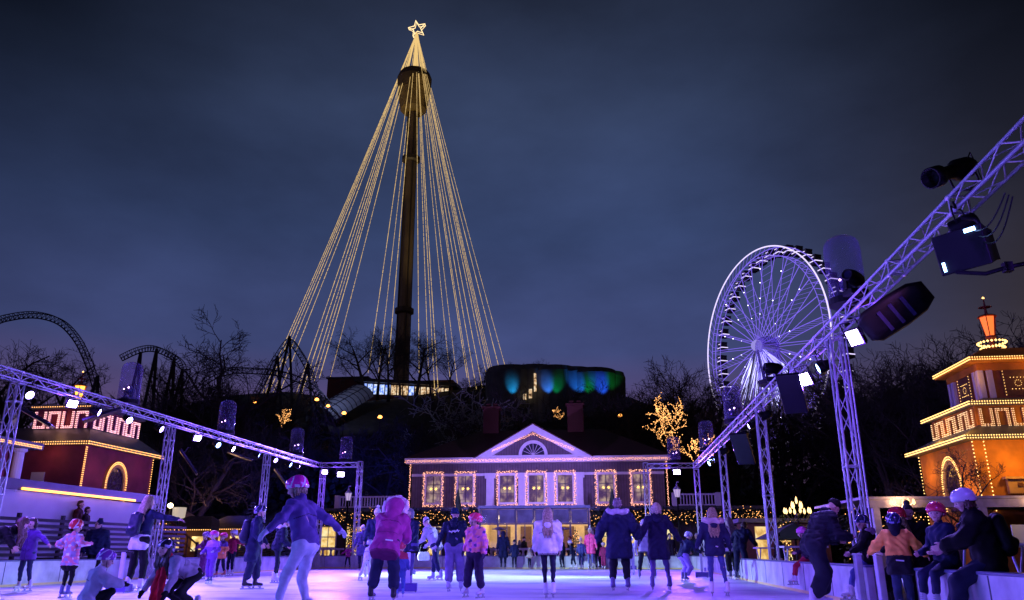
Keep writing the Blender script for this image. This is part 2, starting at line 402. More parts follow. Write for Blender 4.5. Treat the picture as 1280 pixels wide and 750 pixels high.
# left row: pixel x of each lamp, kind, watts
left = [(35,492,'v',700,VIO),(91,503,'W',1500,LAV),(120,514,'v',500,VIO),(160,522,'v',500,BLU),(199,535,'v',500,VIO),(247,547,'W',1500,LAV),(271,555,'b',450,BLU),(289,560,'w',600,LAV),
        (321,567,'b',300,BLU),(343,574,'v',450,VIO),(361,580,'b',600,VIO),(372,582,'w',600,LAV)]
for i, (px, py, k, w, c) in enumerate(left):
    q = PX(px, py, XTL+.05); q.z = min(q.z, ZTL-.30)
    lb = ORD[i]+' lamp from the left under the left truss beam'
    tx, ty = q.x+8+2*(i % 3), q.y-3+3.0*(i % 3)
    if k == 'W': flood(q, (q.x+7, q.y-4, 0), 'square blazing violet floodlight, '+lb, w, c)
    else: par(q, (tx, ty, .0), k, {'v': 'round violet', 'b': 'round ice blue', 'w': 'round white violet'}[k]+' spotlight, '+lb, w, c, 75)
# far left blazing pair on the short beam
q = P(406, 590, 36.7); flood(q, (q.x+2.5, q.y-9, 0), 'blazing floodlight at the far left truss corner, left one of the pair', 900, LAV, w=.30, h=.24)
q = P(426, 593, 36.7); flood(q, (q.x+3.5, q.y-9, -.5), 'brightest floodlight on the short far left cross beam', 1900, VIO, w=.36, h=.28)
spot('floodlight_beam', (-12.3, 37.6, 4.2), (-2, 50, 6.5), (.36,.24,1.0), 6000, 60, .8, .15)
q = P(846, 590, 37.7); flood(q, (q.x-3.0, q.y-9, -.5), 'blazing floodlight on the short far right cross beam above the lamp post', 1900, VIO, w=.36, h=.28)
spot('floodlight_beam', (2.9, 38.4, 4.1), (-7, 50, 6.5), (.36,.24,1.0), 6000, 62, .8, .15)
# right row
right = [(889,578,'b',450,BLU),(896,573,'b',0,CYA),(905,564,'b',400,BLU),(929,543,'b',450,BLU),(940,531,'w',500,LAV),(957,519,'b',450,BLU),(1007,474,'W',1500,LAV),(1029,458,'b',350,BLU),(1068,422,'W',1500,LAV)]
for i, (px, py, k, w, c) in enumerate(right):
    q = PX(px, py, XTR-.12); lb = ORD[i]+' lamp from the far end under the right truss beam'
    if k == 'W': flood(q, (q.x-7, q.y-4, 0), 'square glaring violet floodlight, '+lb, w, c, w=.30, h=.30)
    else: par(q, (q.x-8-2*(i % 3), q.y-3+3*(i % 3), 0), k, {'v': 'round violet', 'b': 'oval ice blue', 'w': 'round white violet'}[k]+' spotlight, '+lb, w, c, 75)

# added front fill: unseen lamps at both beams' near ends, aimed down the ice
for i, (x, y, tx, ty, c, wt) in enumerate(((XTL+.1,13.2,-5,20,VIO,1300),(XTL+.1,9.0,-2,18,LAV,1300),(XTL+.1,5.5,2,16,BLU,1200),(XTR-.1,5.0,-3,17,VIO,520),(XTR-.1,3.5,-8,18,BLU,450),(XTR-.1,8.6,-6,22,MAG,160))):
    par((x,y,ZT-.35), (tx,ty,.5), 'v', ('added white violet fill lamp near the camera end of the left truss','second added fill lamp near the camera end of the left truss','last added fill lamp of the left truss, beside the camera','added fill lamp near the camera end of the right truss','last added fill lamp of the right truss, beside the camera','added rosy fill lamp under the right truss behind the large black lamp box')[i], wt, c, 80)
# cyan wash on the middle of the ice
for x, y, tx, ty in ((XTL+.1,30.5,-4.5,27),(XTR-.1,31.5,-4,24),(XTL+.1,25.5,-5,33)): spot('spotlight_beam', (x,y,ZT-.4), (tx,ty,0), (.42,.62,.88), 19000, 40, 1.0, .1)
# ---- clear domed tubes standing on the trusses, each with a small moving head inside
M_tube = bpy.data.materials.new('clear_plastic_dome'); M_tube.use_nodes = True
def tube_mat():
    nt = M_tube.node_tree; N = nt.nodes; L = nt.links; b = N['Principled BSDF']; out = N['Material Output']
    tr = N.new('ShaderNodeBsdfTransparent'); tr.inputs[0].default_value = (.80,.76,.94,1)
    lw = N.new('ShaderNodeLayerWeight'); lw.inputs[0].default_value = .35
    mr = N.new('ShaderNodeMapRange'); L.new(lw.outputs['Facing'], mr.inputs[0]); mr.inputs[3].default_value = .06; mr.inputs[4].default_value = .42
    b.inputs['Base Color'].default_value = (.55,.5,.75,1); b.inputs['Roughness'].default_value = .12
    mx = N.new('ShaderNodeMixShader'); L.new(mr.outputs[0], mx.inputs[0]); L.new(tr.outputs[0], mx.inputs[1]); L.new(b.outputs[0], mx.inputs[2]); L.new(mx.outputs[0], out.inputs[0])
tube_mat()
M_bluedark = mat('dark_blue_plastic', (.03,.03,.09), .35, var=.1)
def dome_proto():
    r = empty('dome_tube')
    MB().lathe((0,0,0), [(.30,.0),(.30,.95),(.285,1.04),(.24,1.12),(.16,1.17),(.0,1.19)], 28).build('dome', M_tube, r, smooth=True)
    MB().lathe((0,0,0), [(.0,-.06),(.32,-.06),(.32,.05),(.0,.05)], 24).build('base_ring', M_black, r)
    h = MB(); h.bb((-.16,-.12,.05), (.16,.12,.14)); h.bb((-.17,-.04,.14), (-.13,.04,.38)); h.bb((.13,-.04,.14), (.17,.04,.38)); h.lathe((0,0,.33), [(.0,-.14),(.08,-.13),(.12,-.03),(.12,.1),(.09,.14),(.0,.14)], 14, (0.3,-.8,.5))
    h.build('moving_head', M_bluedark, r, bevel=.008)
    l = MB(); l.octa((.1,-.15,.40), .03); l.octa((-.05,-.17,.36), .022); l.build('indicator_light', emat('pinkish_led', (.9,.5,1), 12), r)
    return r
DP = None
def dome(loc, label, s=1.0):
    global DP
    o = dome_proto() if DP is None else copy_tree(DP)
    if DP is None: DP = o
    o.location = loc; o.scale = (s,)*3; o.rotation_euler = (0,0,random.uniform(-.6,.6))
    tag(o, label, 'dome tube', 'clear domed tubes on the trusses')
for px, lb in ((157, 'clear domed tube on the left truss, nearest to the camera, beside the roof lantern'), (284, 'clear domed tube on the left truss behind the bare tree'), (374, 'clear domed tube on the left truss before the roller coaster legs'), ):
    q = onL(px, 520); dome((XTL, q.y, ZTL+TS+.09), lb)
dome((P(433,560,37).x, 37, ZTL+TS+.09), 'clear domed tube on the short far left cross beam')
dome((P(842,560,37.9).x, 37.9, ZT+TS+.09), 'clear domed tube on the short far right cross beam before the glowing tree')
for px, py, lb in ((884, 560, 'small clear domed tube on the far end of the right truss'), (918, 530, 'clear domed tube on the right truss, second from its far end'), (964, 480, 'clear domed tube on the right truss before the hub of the big wheel'), (1062, 385, 'large near clear domed tube on the right truss right of the big wheel')):
    q = onR(px, py); dome((XTR, q.y, ZT+TS+.09), lb)

# ---- large black stage fixtures on the near part of the right beam
def moving_head(loc, rz, label, s=1.0):
    r = empty('moving_head_light', loc, rz, label, 'stage light', 'moving heads standing on the right truss')
    MB().bb((-.2,-.16,0), (.2,.16,.12)).build('base', M_black, r, bevel=.02)
    y = MB(); y.bb((-.22,-.05,.12), (-.17,.05,.42)); y.bb((.17,-.05,.12), (.22,.05,.42)); y.build('yoke', M_black, r, bevel=.01)
    MB().lathe((0,0,.38), [(.0,-.24),(.10,-.23),(.15,-.12),(.155,.08),(.12,.24),(.115,.26),(.095,.26),(.09,.22),(.0,.215)], 20, (-.85,-.45,.1)).build('head', M_black, r, smooth=True)
    MB().lathe((0,0,.38), [(.0,.224),(.088,.224)], 20, (-.85,-.45,.1)).build('lens', M_bluedark, r)
    r.scale = (s,)*3
q = onR(1068, 372); moving_head((XTR-.05, q.y-.25, ZT+TS+.02), .3, 'black moving head light standing on the right truss below the large dome tube', .8)
q = onR(1026, 415); moving_head((XTR-.1, q.y, ZT-TS-.55), 1.2, 'small dark moving head at the right truss over the top of the near tower', .5)
q = onR(968, 470); moving_head((XTR, q.y, ZT+TS+.02), -.3, 'black moving head on the right truss before the hub of the big wheel', .9)
def profile_spot(loc, target, label):
    r = empty('profile_spotlight')
    MB().lathe((0,0,0), [(.0,-.34),(.09,-.33),(.125,-.25),(.13,-.05),(.085,.0),(.08,.25),(.125,.27),(.125,.42),(.11,.42),(.10,.3),(.0,.29)], 18).build('barrel', M_black, r, smooth=True)
    MB().path([(-.16,0,-.1),(-.16,.2,-.1),(0,.27,-.1),(.16,.2,-.1),(.16,0,-.1)], .014, 6).build('yoke', M_black, r)
    MB().path([(0,-.1,-.34),(0,-.16,-.42),(.05,-.1,-.5),(.08,.1,-.52),(.04,.22,-.45)], .008, 5).build('cable', M_black, r)
    aim(r, loc, target); tag(r, label, 'stage light')
q = P(1192, 214, 8.75); profile_spot(q, q+Vector((-1.2,-.6,-.55)), 'black profile spotlight with barrel nose perched on top of the right truss')
def big_flood(c, label, target):
    """deep black studio lamp box with open front"""
    r = empty('studio_floodlight')
    b = MB(); b.add([(-.19,-.16,-.2),(.19,-.16,-.2),(.19,.16,-.2),(-.19,.16,-.2),(-.26,-.22,.22),(.26,-.22,.22),(.26,.22,.22),(-.26,.22,.22)], [(0,1,2,3),(4,5,6,7),(0,1,5,4),(1,2,6,5),(2,3,7,6),(3,0,4,7)])
    b.build('housing', M_black, r, bevel=.012)
    d = MB(); d.bb((-.20,-.20,.225), (-.09,-.16,.235)); d.bb((.19,.08,.225), (.215,.18,.235)); d.build('lens', M_lensb, r)
    f = MB()
    for k in range(7): f.bb((-.17+k*.055,-.17,-.25), (-.155+k*.055,.17,-.2))
    f.build('cooling_fins', M_black, r)
    MB().path([(-.24,-.1,0),(-.12,-.30,-.05),(.0,-.36,-.05)], .02, 6).build('bracket', M_black, r)
    aim(r, c, target); tag(r, label, 'floodlight')
q = P(1212, 312, 8.3); big_flood(q, 'large black lamp box hanging below the right truss near the photo edge', q+Vector((-1,-.9,-.35)))
r = empty('support_arm', P(1280,330,7.9), 0, 'thin black clamp arm holding the large lamp box at the right edge', 'clamp arm')
MB().path([(0.25,0,.05), (-.12,.08,.0), (-.28,.2,-.02), (-.5,.35,.06)], .022, 6).build('tube', M_black, r)
MB().bb((-.16,.04,-.05), (-.08,.12,.05)).build('clamp', M_black, r)
def batten(c, d, label, L_=1.0, w=.54):
    """long boat-shaped black fixture with three louvre bands"""
    r = empty('hanging_stage_fixture', c, 0, label, 'stage light'); d = Vector(d).normalized(); s = d.cross(Vector((.33,.62,.71))).normalized(); u = s.cross(d)
    def p(a, b, h): return d*a+s*b+u*h
    prof = [(-L_/2,.6,.5),(-L_/2+.12,.95,.9),(0,1,1),(L_/2-.2,.9,.85),(L_/2-.03,.55,.35)]
    b = MB(); n = 10; vs = []
    for a, kw, kh in prof:
        for k in range(n):
            t = 2*pi*k/n; vs.append(p(a, w/2*kw*cos(t), .11*kh*sin(t)*(1 if sin(t) > 0 else .75)))
    fs = [(i*n+k, i*n+(k+1) % n, (i+1)*n+(k+1) % n, (i+1)*n+k) for i in range(len(prof)-1) for k in range(n)]
    fs += [tuple(range(n)), tuple((len(prof)-1)*n+k for k in range(n))]
    b.add(vs, fs); b.build('housing', M_black, r, smooth=True)
    l = MB()
    for k in range(3): 
        a = -.22+k*.17; l.add([p(a,-w*.30,-.085), p(a+.05,-w*.30,-.085), p(a+.05,w*.30,-.085), p(a,w*.30,-.085), p(a,-w*.30,-.05), p(a+.05,-w*.30,-.05), p(a+.05,w*.30,-.05), p(a,w*.30,-.05)], [(0,1,2,3),(0,4,5,1),(2,6,7,3),(1,5,6,2),(0,3,7,4)])
    l.build('louvre', M_bluedark, r)
    MB().tube(p(0,0,.15), p(-.05,0,.42), .02).build('hanger', M_black, r)
batten(P(1121,388,10.6), (.62,-.35,.38), 'large boat shaped black fixture with blue louvres under the right truss')
# tilted flat panels hung beneath the beams (unlit)
M_panel = mat('dark_panel', (.008,.008,.02), .3, var=.2)
def hung_panel(c, tilt, rz, label, w=1.0, h=.5):
    r = empty('hanging_panel', c, rz, label, 'heater panel', 'tilted dark panels hung under the trusses')
    R_ = Matrix.Rotation(tilt, 3, 'Y')
    MB().box((0,0,0), (w, h, .07), R_).build('panel', M_panel, r, bevel=.01)
    f = MB()
    for k in (-1, 1): f.box(R_ @ Vector((0, k*h*.35, .045)), (w*.98, .03, .02), R_)
    f.build('rail', M_black, r); e = R_ @ Vector((w*.35*(-1 if tilt > 0 else 1),0,.03))
    MB().path([tuple(e), (e.x*.4,0,e.z+.22), (0,0,.5)], .016, 5).build('hanger', M_black, r)
hung_panel(P(990,492,16.0), radians(40), 1.2, 'tilted dark blue panel under the right truss beside the third square lamp', 1.0, .45)
hung_panel(P(928,561,23.5), radians(40), 1.2, 'tilted dark blue panel under the far half of the right truss', 1.2, .5)
for px, py, Y, t, lb in ((42,520,17.2,.5,'tilted dark panel beside the first lamp under the left truss'), (128,519,20.2,-.4,'tilted dark panel behind the second tube lamp on the left truss'), (236,578,25.5,.9,'blue lit tilted panel beside the pointing woman tower'), (300,570,29.5,.3,'flat dark panel beside the middle lamps of the left truss'), (352,598,32.0,.9,'blue lit tilted panel near the third left tower')):
    hung_panel(P(px,py,Y), t, .5, lb, 1.0, .5)
cb = MB()
c0 = P(1262,235,7.3)
for k in range(3): cb.path([c0+Vector((.03*k-.05, .9*t, -.05-(.16+.06*k)*sin(pi*t)-.02*k)) for t in [i/12 for i in range(13)]], .008, 5)
tag(cb.build('power_cable', M_black), 'black cables looped under the near end of the right truss', 'cable')
# ================================================================ bulb strings
def bulbs(mb, a, b, sp=.12, r=.022, jit=0.0):
    a = Vector(a); b = Vector(b); n = max(1, int((b-a).length/sp))
    for i in range(n+1):
        p = a.lerp(b, i/n)
        if jit: p = p+Vector((random.uniform(-jit, jit), 0, random.uniform(-jit, jit)))
        mb.octa(p, r)
    return mb

# ================================================================ wooden building facing the rink
M_wood = plank_mat('mauve_boarding', (.12,.08,.11), 0, .17)
M_trim = mat('pale_trim', (.62,.56,.66), .5, var=.05)
M_roof = mat('dark_red_tiles', (.055,.013,.012), .7, var=.4, scale=14, bump=.5)
M_brick = mat('red_brick', (.09,.02,.014), .8, var=.3, scale=12, bump=.3)
M_frame = mat('dark_window_frame', (.10,.06,.09), .5, var=0)
def room_mat(name, seed, stren, cols):
    m = bpy.data.materials.new(name); m.use_nodes = True; nt = m.node_tree; N = nt.nodes; L = nt.links; b = N['Principled BSDF']
    tc = N.new('ShaderNodeTexCoord'); mp = N.new('ShaderNodeMapping'); L.new(tc.outputs['Object'], mp.inputs[0]); mp.inputs['Location'].default_value = (seed*3.1, seed, seed*1.7); mp.inputs['Scale'].default_value = (1.6,1.6,1.3)
    no = N.new('ShaderNodeTexNoise'); no.inputs['Scale'].default_value = 1.5; no.inputs['Detail'].default_value = 3; L.new(mp.outputs[0], no.inputs[0])
    cr = N.new('ShaderNodeValToRGB'); L.new(no.outputs[0], cr.inputs[0]); e = cr.color_ramp.elements
    e[0].position = .38; e[0].color = (*cols[0], 1); e[1].position = .64; e[1].color = (*cols[2], 1); k = cr.color_ramp.elements.new(.5); k.color = (*cols[1], 1)
    b.inputs['Base Color'].default_value = (.02,.02,.03,1); b.inputs['Roughness'].default_value = .12
    L.new(cr.outputs[0], b.inputs['Emission Color']); b.inputs['Emission Strength'].default_value = stren; m.cycles.emission_sampling = 'NONE'
    return m
M_win = room_mat('lit_room_window', 1, .55, ((.13,.06,.18), (.34,.19,.26), (.80,.55,.42)))
M_winy = room_mat('warm_lit_window', 4, 1.0, ((.55,.28,.06), (.95,.62,.20), (1.0,.85,.45)))
M_star = emat('paper_star', (1.0,.62,.16), 2.2)
YB = 50.0
b_root = empty('wooden_building', (-4.4, YB, GZ), 0, 'long mauve wooden building with dark hipped roof, white pediment and windows edged in rosy bulbs', 'building')
def ofs(mb): # shift world coords into the building's frame
    mb.v = [(v[0]+4.4, v[1]-YB, v[2]-GZ) for v in mb.v]; return mb
x0, x1 = -12.45, 3.55; zE = 6.15; zF = 3.35
wins = [542, 582, 634, 670.5, 706.5, 757.5, 801]
w = MB(); w.bb((x0, YB, zF-.2), (x1, YB+9, zE)); ofs(w).build('wall', M_wood, b_root)
t = MB()
t.bb((x0-.35, YB-.42, zE), (x1+.35, YB+9.3, zE+.22)); t.bb((x0-.42, YB-.5, zE+.22), (x1+.42, YB+9.4, zE+.34))
t.bb((x0-.02, YB-.05, zE-.78), (x1+.02, YB-.002, zE-.62)); t.bb((x0-.3, YB-.3, zF-.18), (x1+.3, YB-.002, zF-.02))
ofs(t).build('cornice', M_trim, b_root)
PED = (P(598,572,YB).x, P(668,530,YB), P(738,572,YB).x)
for a, px in (('pilaster', 613), ('pilaster', 653), ('pilaster', 688.5), ('pilaster', 724)):
    c = P(px, 608, YB).x; m_ = MB(); m_.bb((c-.25, YB-.13, zF), (c+.25, YB-.002, zE-.78)); m_.bb((c-.34, YB-.17, zE-.95), (c+.34, YB-.004, zE-.62)); m_.bb((c-.30, YB-.17, zF), (c+.30, YB-.004, zF+.2))
    ofs(m_).build('pilaster', M_trim, b_root)
# hipped roof
r = MB(); ry0, ry1 = YB-.55, YB+9.5; rz = zE+.34; rxa, rxb = x0-.5, x1+.5; top = rz+2.4
r.add([(rxa,ry0,rz),(rxb,ry0,rz),(rxb,ry1,rz),(rxa,ry1,rz),(rxa+4.2,YB+4.5,top),(rxb-4.2,YB+4.5,top)], [(0,1,5,4),(1,2,5),(2,3,4,5),(3,0,4),(0,3,2,1)])
roof = ofs(r).build('roof', M_roof, b_root)
for px, hh in ((615, 1.5), (719, 1.6)):
    c = P(px, 510, YB+4.5); m_ = MB(); m_.bb((c.x-.55, YB+4, top-.9), (c.x+.55, YB+5, top+hh)); m_.bb((c.x-.65, YB+3.9, top+hh), (c.x+.65, YB+5.1, top+hh+.15))
    for s in (-.25,.25): m_.bb((c.x+s-.15, YB+4.3, top+hh+.15), (c.x+s+.15, YB+4.7, top+hh+.4))
    o = ofs(m_).build('chimney', M_brick, roof)
# pediment: tympanum, raking cornices, lunette
zp0 = zE+.30; zp1 = P(668,531,YB-.6).z; xa, xb = PED[0], PED[2]; xm = (xa+xb)/2
pm = MB(); pm.prism([(xa+.2,zp0),(xb-.2,zp0),(xm,zp1-.12)], YB-.45, YB+3); ofs(pm).build('pediment', M_wood, b_root)
rc = MB(); th = .42
for sgn in (-1, 1):
    xe = xa-.1 if sgn < 0 else xb+.1
    rc.prism([(xe, zp0-.02), (xe-sgn*.9, zp0-.02), (xm, zp1-th), (xm, zp1+.06)] if sgn < 0 else [(xm, zp1+.06), (xm, zp1-th), (xe-sgn*.9, zp0-.02), (xe, zp0-.02)], YB-.72, YB-.46)
rc.bb((xa+.6, YB-.70, zp0-.02), (xb-.6, YB-.46, zp0+.12))
ofs(rc).build('raking_cornice', M_trim, b_root)
pr = MB(); pr.add([(xa-.2,YB-.75,zp0),(xm,YB-.75,zp1+.1),(xm,YB+3.4,zp1+.1),(xa-.2,YB+3.4,zp0),(xb+.2,YB-.75,zp0),(xb+.2,YB+3.4,zp0),(xa-.2,YB-.75,zp0-.06),(xm,YB-.75,zp1+.02),(xb+.2,YB-.75,zp0-.06)], [(0,1,2,3),(1,4,5,2),(0,6,7,1),(1,7,8,4)])
ofs(pr).build('pediment_roof', M_roof, b_root)
lu = MB(); R0, R1 = .92, .72; zc = zp0+.14
pts = [(xm+R0*cos(k*pi/20), zc+R0*sin(k*pi/20)) for k in range(21)]; pin = [(xm+R1*cos(k*pi/20), zc+R1*sin(k*pi/20)) for k in range(21)]
for k in range(20): lu.prism([pts[k], pts[k+1], pin[k+1], pin[k]], YB-.56, YB-.44)
for k in range(1, 8): lu.tube((xm,YB-.52,zc), (xm+R1*cos(k*pi/8),YB-.52,zc+R1*sin(k*pi/8)), .018, n=4)
lun = ofs(lu).build('lunette_window', M_trim, b_root)
g = MB(); g.prism([(xm+R1*cos(k*pi/20), zc+R1*sin(k*pi/20)) for k in range(21)], YB-.49, YB-.47); ofs(g).build('pane', mat('dark_glass', (.03,.03,.05), .08, var=0), lun)
# windows
for i, px in enumerate(wins):
    c = P(px, 608, YB).x; wz0, wz1 = zF+.38, zF+2.02; hw = .46
    fr = MB(); y = YB-.06
    for a, b in (((c-hw-.13,y,wz0-.12),(c-hw,y+.06,wz1+.14)), ((c+hw,y,wz0-.12),(c+hw+.13,y+.06,wz1+.14)), ((c-hw,y,wz1),(c+hw,y+.06,wz1+.14)), ((c-hw-.2,y-.06,wz0-.14),(c+hw+.2,y+.06,wz0))): fr.bb(a, b)
    wo = ofs(fr).build('window', M_trim, b_root)
    mu = MB(); mu.bb((c-.03,YB-.045,wz0),(c+.03,YB-.01,wz1)); mu.bb((c-hw,YB-.045,wz0+(wz1-wz0)*.66),(c+hw,YB-.01,wz0+(wz1-wz0)*.66+.05)); mu.bb((c-hw,YB-.04,wz0+(wz1-wz0)*.33),(c+hw,YB-.012,wz0+(wz1-wz0)*.33+.03))
    for s in (-1, 1): mu.bb((c+s*hw-.03,YB-.046,wz0),(c+s*hw+.03,YB-.01,wz1))
    ofs(mu).build('muntin', M_frame, wo)
    pa = MB(); pa.quad((c-hw,YB-.005,wz0),(c+hw,YB-.005,wz0),(c+hw,YB-.005,wz1),(c-hw,YB-.005,wz1)); ofs(pa).build('pane', M_win, wo)
    st = MB(); zc2 = wz0+(wz1-wz0)*.52
    for s in (-.16, .16):
        for k in range(6):
            a = k*pi/3+.2; st.add([(c+s,YB-.03,zc2),(c+s+.05*cos(a-.5),YB-.03,zc2+.05*sin(a-.5)),(c+s+.13*cos(a),YB-.035,zc2+.13*sin(a)),(c+s+.05*cos(a+.5),YB-.03,zc2+.05*sin(a+.5))], [(0,1,2,3)])
    ofs(st).build('paper_star', M_star, wo)
    ls = MB(); e = .15
    A, B, C_, D = (c-hw-e,YB-.19,wz0-.2), (c+hw+e,YB-.19,wz0-.2), (c+hw+e,YB-.19,wz1+.22), (c-hw-e,YB-.19,wz1+.22)
    for p, q in ((A,B),(B,C_),(C_,D),(D,A)): bulbs(ls, p, q, .05, .024, .055)
    for p, q in ((A,B),(B,C_),(C_,D),(D,A)): bulbs(ls, p, q, .075, .022, .09)
    ofs(ls).build('light_string', M_bulbp, wo)
for nm, seg in (('light_string', [((x0-.4,YB-.53,zE+.1),(x1+.4,YB-.53,zE+.1))]), ('light_string', [((xa+1.0,YB-.76,zp0+.38),(xm,YB-.76,zp1-.62))]), ('light_string', [((xm,YB-.76,zp1-.62),(xb-1.0,YB-.76,zp0+.38))]),
                ('light_string', [((x0-.1,YB-.2,zF),(x0-.1,YB-.2,zE))]), ('light_string', [((x1+.15,YB-.2,zF),(x1+.15,YB-.2,zE+.2))])):
    ls = MB()
    for a, b in seg:
        bulbs(ls, a, b, .07, .024, .035); bulbs(ls, Vector(a)+Vector((.03,0,.08)), Vector(b)+Vector((.03,0,.08)), .07, .022, .03)
    ofs(ls).build(nm, M_bulbp, b_root)

# ---- glazed ground floor room with its lit interior
xg0, xg1 = P(600,660,47).x, P(736,660,47).x; YG = 47.0
gl = empty('glazed_restaurant_front', ((xg0+xg1)/2, YG, GZ), 0, 'glass walled restaurant front with dark mullions and warm lit room under the wooden building', 'conservatory')
ox = (xg0+xg1)/2
def og(mb): mb.v = [(v[0]-ox, v[1]-YG, v[2]-GZ) for v in mb.v]; return mb
M_brown0 = mat('dark_chairs', (.03,.02,.02), .6)
M_cream = mat('cream_wall', (.62,.50,.34), .7, var=.1); M_mull = mat('slate_mullion', (.05,.055,.09), .4, var=0)
M_glass = bpy.data.materials.new('clear_glass'); M_glass.use_nodes = True
def glassm():
    nt = M_glass.node_tree; N = nt.nodes; L = nt.links; out = N['Material Output']; tr = N.new('ShaderNodeBsdfTransparent'); gs = N.new('ShaderNodeBsdfGlossy'); gs.inputs['Roughness'].default_value = .05
    mx = N.new('ShaderNodeMixShader'); mx.inputs[0].default_value = .12; L.new(tr.outputs[0], mx.inputs[1]); L.new(gs.outputs[0], mx.inputs[2]); L.new(mx.outputs[0], out.inputs[0])
glassm()
f = MB(); n = 6
for i in range(n+1):
    x = xg0+(xg1-xg0)*i/n; f.bb((x-.05,YG-.05,GZ), (x+.05,YG+.05,3.2))
f.bb((xg0,YG-.04,2.28),(xg1,YG+.04,2.36)); f.bb((xg0,YG-.04,GZ),(xg1,YG+.04,GZ+.12))
for k in (1,2,3,4): f.bb((xg0+(xg1-xg0)*(k+.5)/n-.025,YG-.03,GZ+.1),(xg0+(xg1-xg0)*(k+.5)/n+.025,YG+.03,2.28))
og(f).build('mullions', M_mull, gl)
tz = MB()
for i in range(n): x = xg0+(xg1-xg0)*i/n; tz.bb((x+.06,YG+.02,2.37),(x+(xg1-xg0)/n-.06,YG+.035,3.14))
og(tz).build('transom_panel', mat('blue_reflection_glass', (.10,.12,.20), .15, var=.5, scale=1.2), gl)  # blue reflection of the transom put into the panel colour
p_ = MB(); p_.quad((xg0,YG,GZ),(xg1,YG,GZ),(xg1,YG,3.15),(xg0,YG,3.15)); og(p_).build('glass', M_glass, gl)
rf = MB(); rf.bb((xg0-.1,YG-.15,3.2),(xg1+.1,YB-.31,3.36)); og(rf).build('roof', mat('slate_blue_fascia', (.10,.13,.22), .45), gl)
rm = MB(); rm.bb((xg0,YB+1.2,GZ),(xg1,YB+1.4,3.19)); rm.bb((xg0-.1,YG+.06,GZ),(xg0,YB+1.3,3.19)); rm.bb((xg1,YG+.06,GZ),(xg1+.1,YB+1.3,3.19)); rm.bb((xg0+.01,YG+.07,3.08),(xg1-.01,YB+1.2,3.16))
og(rm).build('wall', M_cream, gl)
rw = MB()
for k in range(5):
    x = xg0+.6+k*1.35; rw.bb((x,YB+1.14,GZ+.9 if k % 2 else GZ+.02),(x+.7,YB+1.19,2.3))
og(rw).build('interior_door', mat('brown_door', (.10,.045,.03), .5), gl)
dk = MB()
rnd_ = random.Random(8)
for k in range(9):
    x = xg0+.5+k*.78; hh = rnd_.uniform(.75,1.25); dk.bb((x,YG+.5+rnd_.random(),GZ),(x+.4,YG+.9+rnd_.random()*.6,GZ+hh)); dk.tube((x+.2,YG+.7,GZ+hh),(x+.2,YG+.7,GZ+hh+.3),.14,.05,8)
og(dk).build('chair_row', M_brown0, gl)
cn = MB(); cn.bb((xg0+.3,YG+1.6,GZ),(xg1-2.5,YG+2.2,.95)); cn.bb((xg0+.25,YG+1.55,.95),(xg1-2.45,YG+2.25,1.0)); og(cn).build('bar_counter', M_white, gl)
for k in range(4):
    x = xg0+.9+k*1.6; pl = MB(); pl.lathe((x,YG+1.2,2.75), [(.0,-.12),(.13,-.1),(.09,.08),(.0,.12)], 10); pl.tube((x,YG+1.2,2.85),(x,YG+1.2,3.08),.008); og(pl).build('pendant_lamp', emat('pendant_glow', (1,.78,.45), 14), gl)
for k in range(3): point('room_lamp', (xg0+1.2+k*2.3, YG+2.3, 2.5), (1,.74,.42), 85, .25)
# indoor christmas tree
def conifer_geo(h, rad, n, seed, droop=.25):
    rnd = random.Random(seed); tr = MB(); tr.tube((0,0,0),(0,0,h),.03+h*.012,.008,6); cr = MB()
    lev = int(h/.16)
    for i in range(lev):
        z = h*.06+(h*.92)*i/lev; R_ = rad*(1-z/h)**.9+.03; m = max(5, int(n*R_/rad))
        for k in range(m):
            a = 2*pi*k/m+rnd.uniform(-.3,.3)+i*.7; L_ = R_*rnd.uniform(.7,1.08)
            tip = Vector((cos(a)*L_, sin(a)*L_, z-L_*droop+rnd.uniform(-.03,.05)))
            base = Vector((0,0,z)); cr.tube(base, tip, .012, .004, 3, False)
            s = Vector((-sin(a), cos(a), 0))
            for q in (.3,.45,.6,.75,.9):
                c = base.lerp(tip, q); wd = L_*.34*(1.15-q)+.03
                for sg in (-1,1):
                    e = c+s*sg*wd+(tip-base).normalized()*wd*.7+Vector((0,0,rnd.uniform(-.05,.01)))
                    cr.add([c-(tip-base)*.03, c+(tip-base)*.06, e, e-(tip-base).normalized()*.03+Vector((0,0,-.03))], [(0,1,2,3)])
    return tr, cr
M_bark = mat('bark', (.07,.05,.045), .85, var=.3, scale=10, bump=.5); M_needle = mat('conifer_needles', (.028,.05,.03), .7, var=.4, scale=5); M_frost = mat('frosted_needles', (.16,.20,.22), .7, var=.4, scale=5)
def conifer(loc, h, rad, seed, label, lit=0, m=None, group=None):
    r = empty('christmas_tree' if lit else 'conifer', loc, 0, label, 'tree', group); tr, cr = conifer_geo(h, rad, 11, seed); tr.build('trunk', M_bark, r); cr.build('crown', m or M_needle, r)
    if lit:
        rnd = random.Random(seed); ls = MB()
        for i in range(lit):
            z = h*(1-sqrt(rnd.random()))*.95+.05; a = rnd.uniform(0,2*pi); R_ = rad*(1-z/h)**.9*rnd.uniform(.8,1.05); ls.octa((cos(a)*R_, sin(a)*R_, z-R_*.2), .022)
        ls.build('light_string', M_bulb, r)
    return r
conifer((xg0+1.2, YG+.9, GZ), 2.2, .7, 3, 'lit christmas tree inside the left end of the glazed restaurant', 160)
conifer((xg1-.8, YG+.9, GZ), 2.3, .7, 4, 'lit christmas tree inside the right end of the glazed restaurant', 160)

